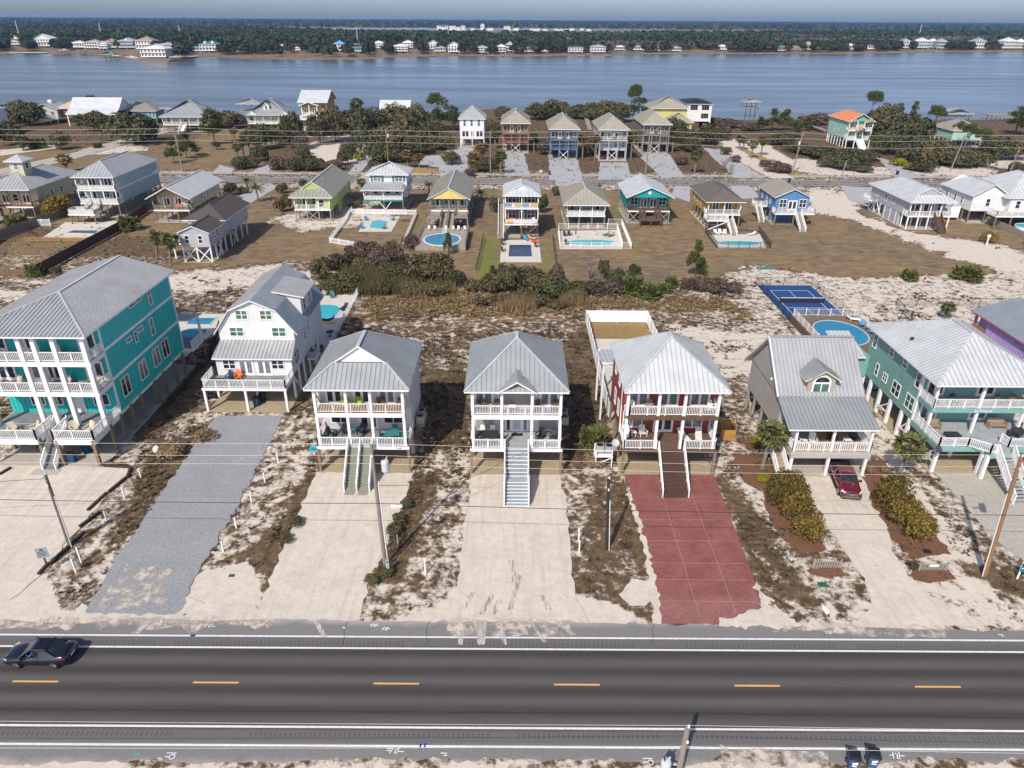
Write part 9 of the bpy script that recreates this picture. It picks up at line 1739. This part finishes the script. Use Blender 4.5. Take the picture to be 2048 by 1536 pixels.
X, Y = pts(15000, 1150, 1850); k = Y > fshore(X)+150; X, Y = X[k], Y[k]; gap = fbm(X, Y, 160, 61) > .33; X, Y = X[gap], Y[gap]; H = 11+5*r_f.random(len(X)); W = 8+5*r_f.random(len(X)); b_ = (fbm(X, Y, 120, 35) > .62) & (X > 80)
forest('pine_forest', 'green pine forest behind the far shore', X[~b_], Y[~b_], H[~b_], W[~b_], 15, FARPINE, 3, .42); forest('bare_woods', 'grey leafless trees in the forest behind the far shore', X[b_], Y[b_], H[b_]*.95, W[b_], 16, FARBARE, 5, .22)
X, Y = pts(9000, 1850, 3300, .85); edge = np.interp(X/Y, [-.85, -.62, -.45, -.30, -.18, 0, .1, .3, .42, .85], [3300, 3250, 2900, 2250, 1900, 1860, 1860, 2100, 2450, 2600]); k = Y < edge; X, Y = X[k], Y[k]
forest('pine_forest', 'dark pine forest farther inland beyond the far shore', X, Y, 12+4*r_f.random(len(X)), 13+7*r_f.random(len(X)), 11, FARPINE, 6, .5)
X, Y = pts(26000, 3500, 11000, .82); Y = 3500+(Y-3500)**1.0; u = X/Y; hill = 3*np.clip(fbm(X, Y, 1500, 15)-.45, 0, 1)*6; forest('distant_forest', 'blue hazed distant forest along the horizon', X, Y, 13+6*r_f.random(len(X))+hill*.6, 32+22*r_f.random(len(X)), 7, FARPINE, 7, .38)
# town across the far inlet
for i, (bx_, wpx, hpx, l) in enumerate(((886,22,9,'white apartment block'),(904,14,8,'white apartment block with stepped roof'),(917,10,6,'low white block'),(926,8,8,'narrow white block'),(946,8,4,'low white shed'),(965,7,11,'white tower block'),(980,12,5,'low pale block right of the tower'),(1014,12,8,'white gabled building'),(1032,10,5,'small white building'),(1070,17,5,'long white building'),(1090,8,4,'small white house'),(1112,7,4,'white cottage'),(1122,8,4,'white cottage pair'),(1133,7,4,'white waterside cottage'),(1144,8,5,'white waterside house'),(1164,6,5,'narrow white house'),(1178,8,4,'last white house'))):
 x, y = at(bx_, 56.6, 0); y0 = 2900; x = x*y0/y; k = y0/FPX; h = House('building', l+' in the town across the far inlet', x, y0, 'building'); w, ht = wpx*k, hpx*k*1.05
 h.wall(x-w/2, x+w/2, y0, y0+14, 0, ht*.85, WC['w']); h.roof(x-w/2-.6, x+w/2+.6, y0-.6, y0+14.6, ht*.85, min(.5, ht*.15/(w/2)), WC['g'], 'hip', 'hip', 0)
 for j in range(max(2, int(w/7))): h.win('f', x-w/2+w*(j+.5)/max(2, int(w/7)), y0, ht*.4, 2.4, ht*.25, 1, 1, GLASS, .2)
for bx_, by_, ty, l in ((716,95,62,'thin radio mast behind the blue roofed house'),(205,80,53,'pale mast above the left woods'),(42,85,50,'leaning pale mast at the far left'),(362,80,56,'bright pole above the left pine forest'),(1836,80,55,'lattice mast above the mint tall houses'),(897,84,66,'pale mast behind the white houses')):
 x, y = at(bx_, by_, 0); h_ = (by_-ty)*y/FPX; e = empty('radio_mast', l, 'mast', (x, y, 0)); m_ = M()
 for a in range(3): m_.tube([(.9*math.cos(a*2.09), .9*math.sin(a*2.09), 0), (.35*math.cos(a*2.09), .35*math.sin(a*2.09), h_)], .22, 5)
 for j in range(8): z = h_*(j+.5)/8; m_.beam((.8-.05*j, 0, z), (-.4+.02*j, .7-.04*j, z+2), .15); m_.beam((-.4, -.7+.04*j, z), (.8-.05*j, 0, z+2), .15)
 obj('lattice', m_, CONDUIT, e)
x, y = at(1886, 46, 0); x, y = x*7000/y, 7000; e = empty('water_tower', 'water tower standing on the horizon at the right', 'water tower', (x, y, 0)); obj('tank', M().lathe([(3,26),(11,30),(13,34),(11,39),(2,41)], 14), WC['s'], e); obj('legs', M().lathe([(5,0),(2.5,6),(2.5,27)], 10), WC['s'], e)
# ------------------------------------------------------------------ air
hz = M(); x_, y0_, y1_, zt_ = 11500, -120, 12200, 47.0
hz.box(-x_, x_, y0_, y1_, -3.2, zt_)
hm = bpy.data.materials.new('haze'); hm.use_nodes = True; t = hm.node_tree; t.nodes.remove(t.nodes['Principled BSDF'])
pv = t.nodes.new('ShaderNodeVolumePrincipled'); pv.inputs['Color'].default_value = (.30, .55, 1.0, 1); pv.inputs['Density'].default_value = 7.0e-5; pv.inputs['Anisotropy'].default_value = .0
t.links.new(pv.outputs[0], t.nodes['Material Output'].inputs['Volume'])
tag(obj('haze', hz, hm), kind='stuff')
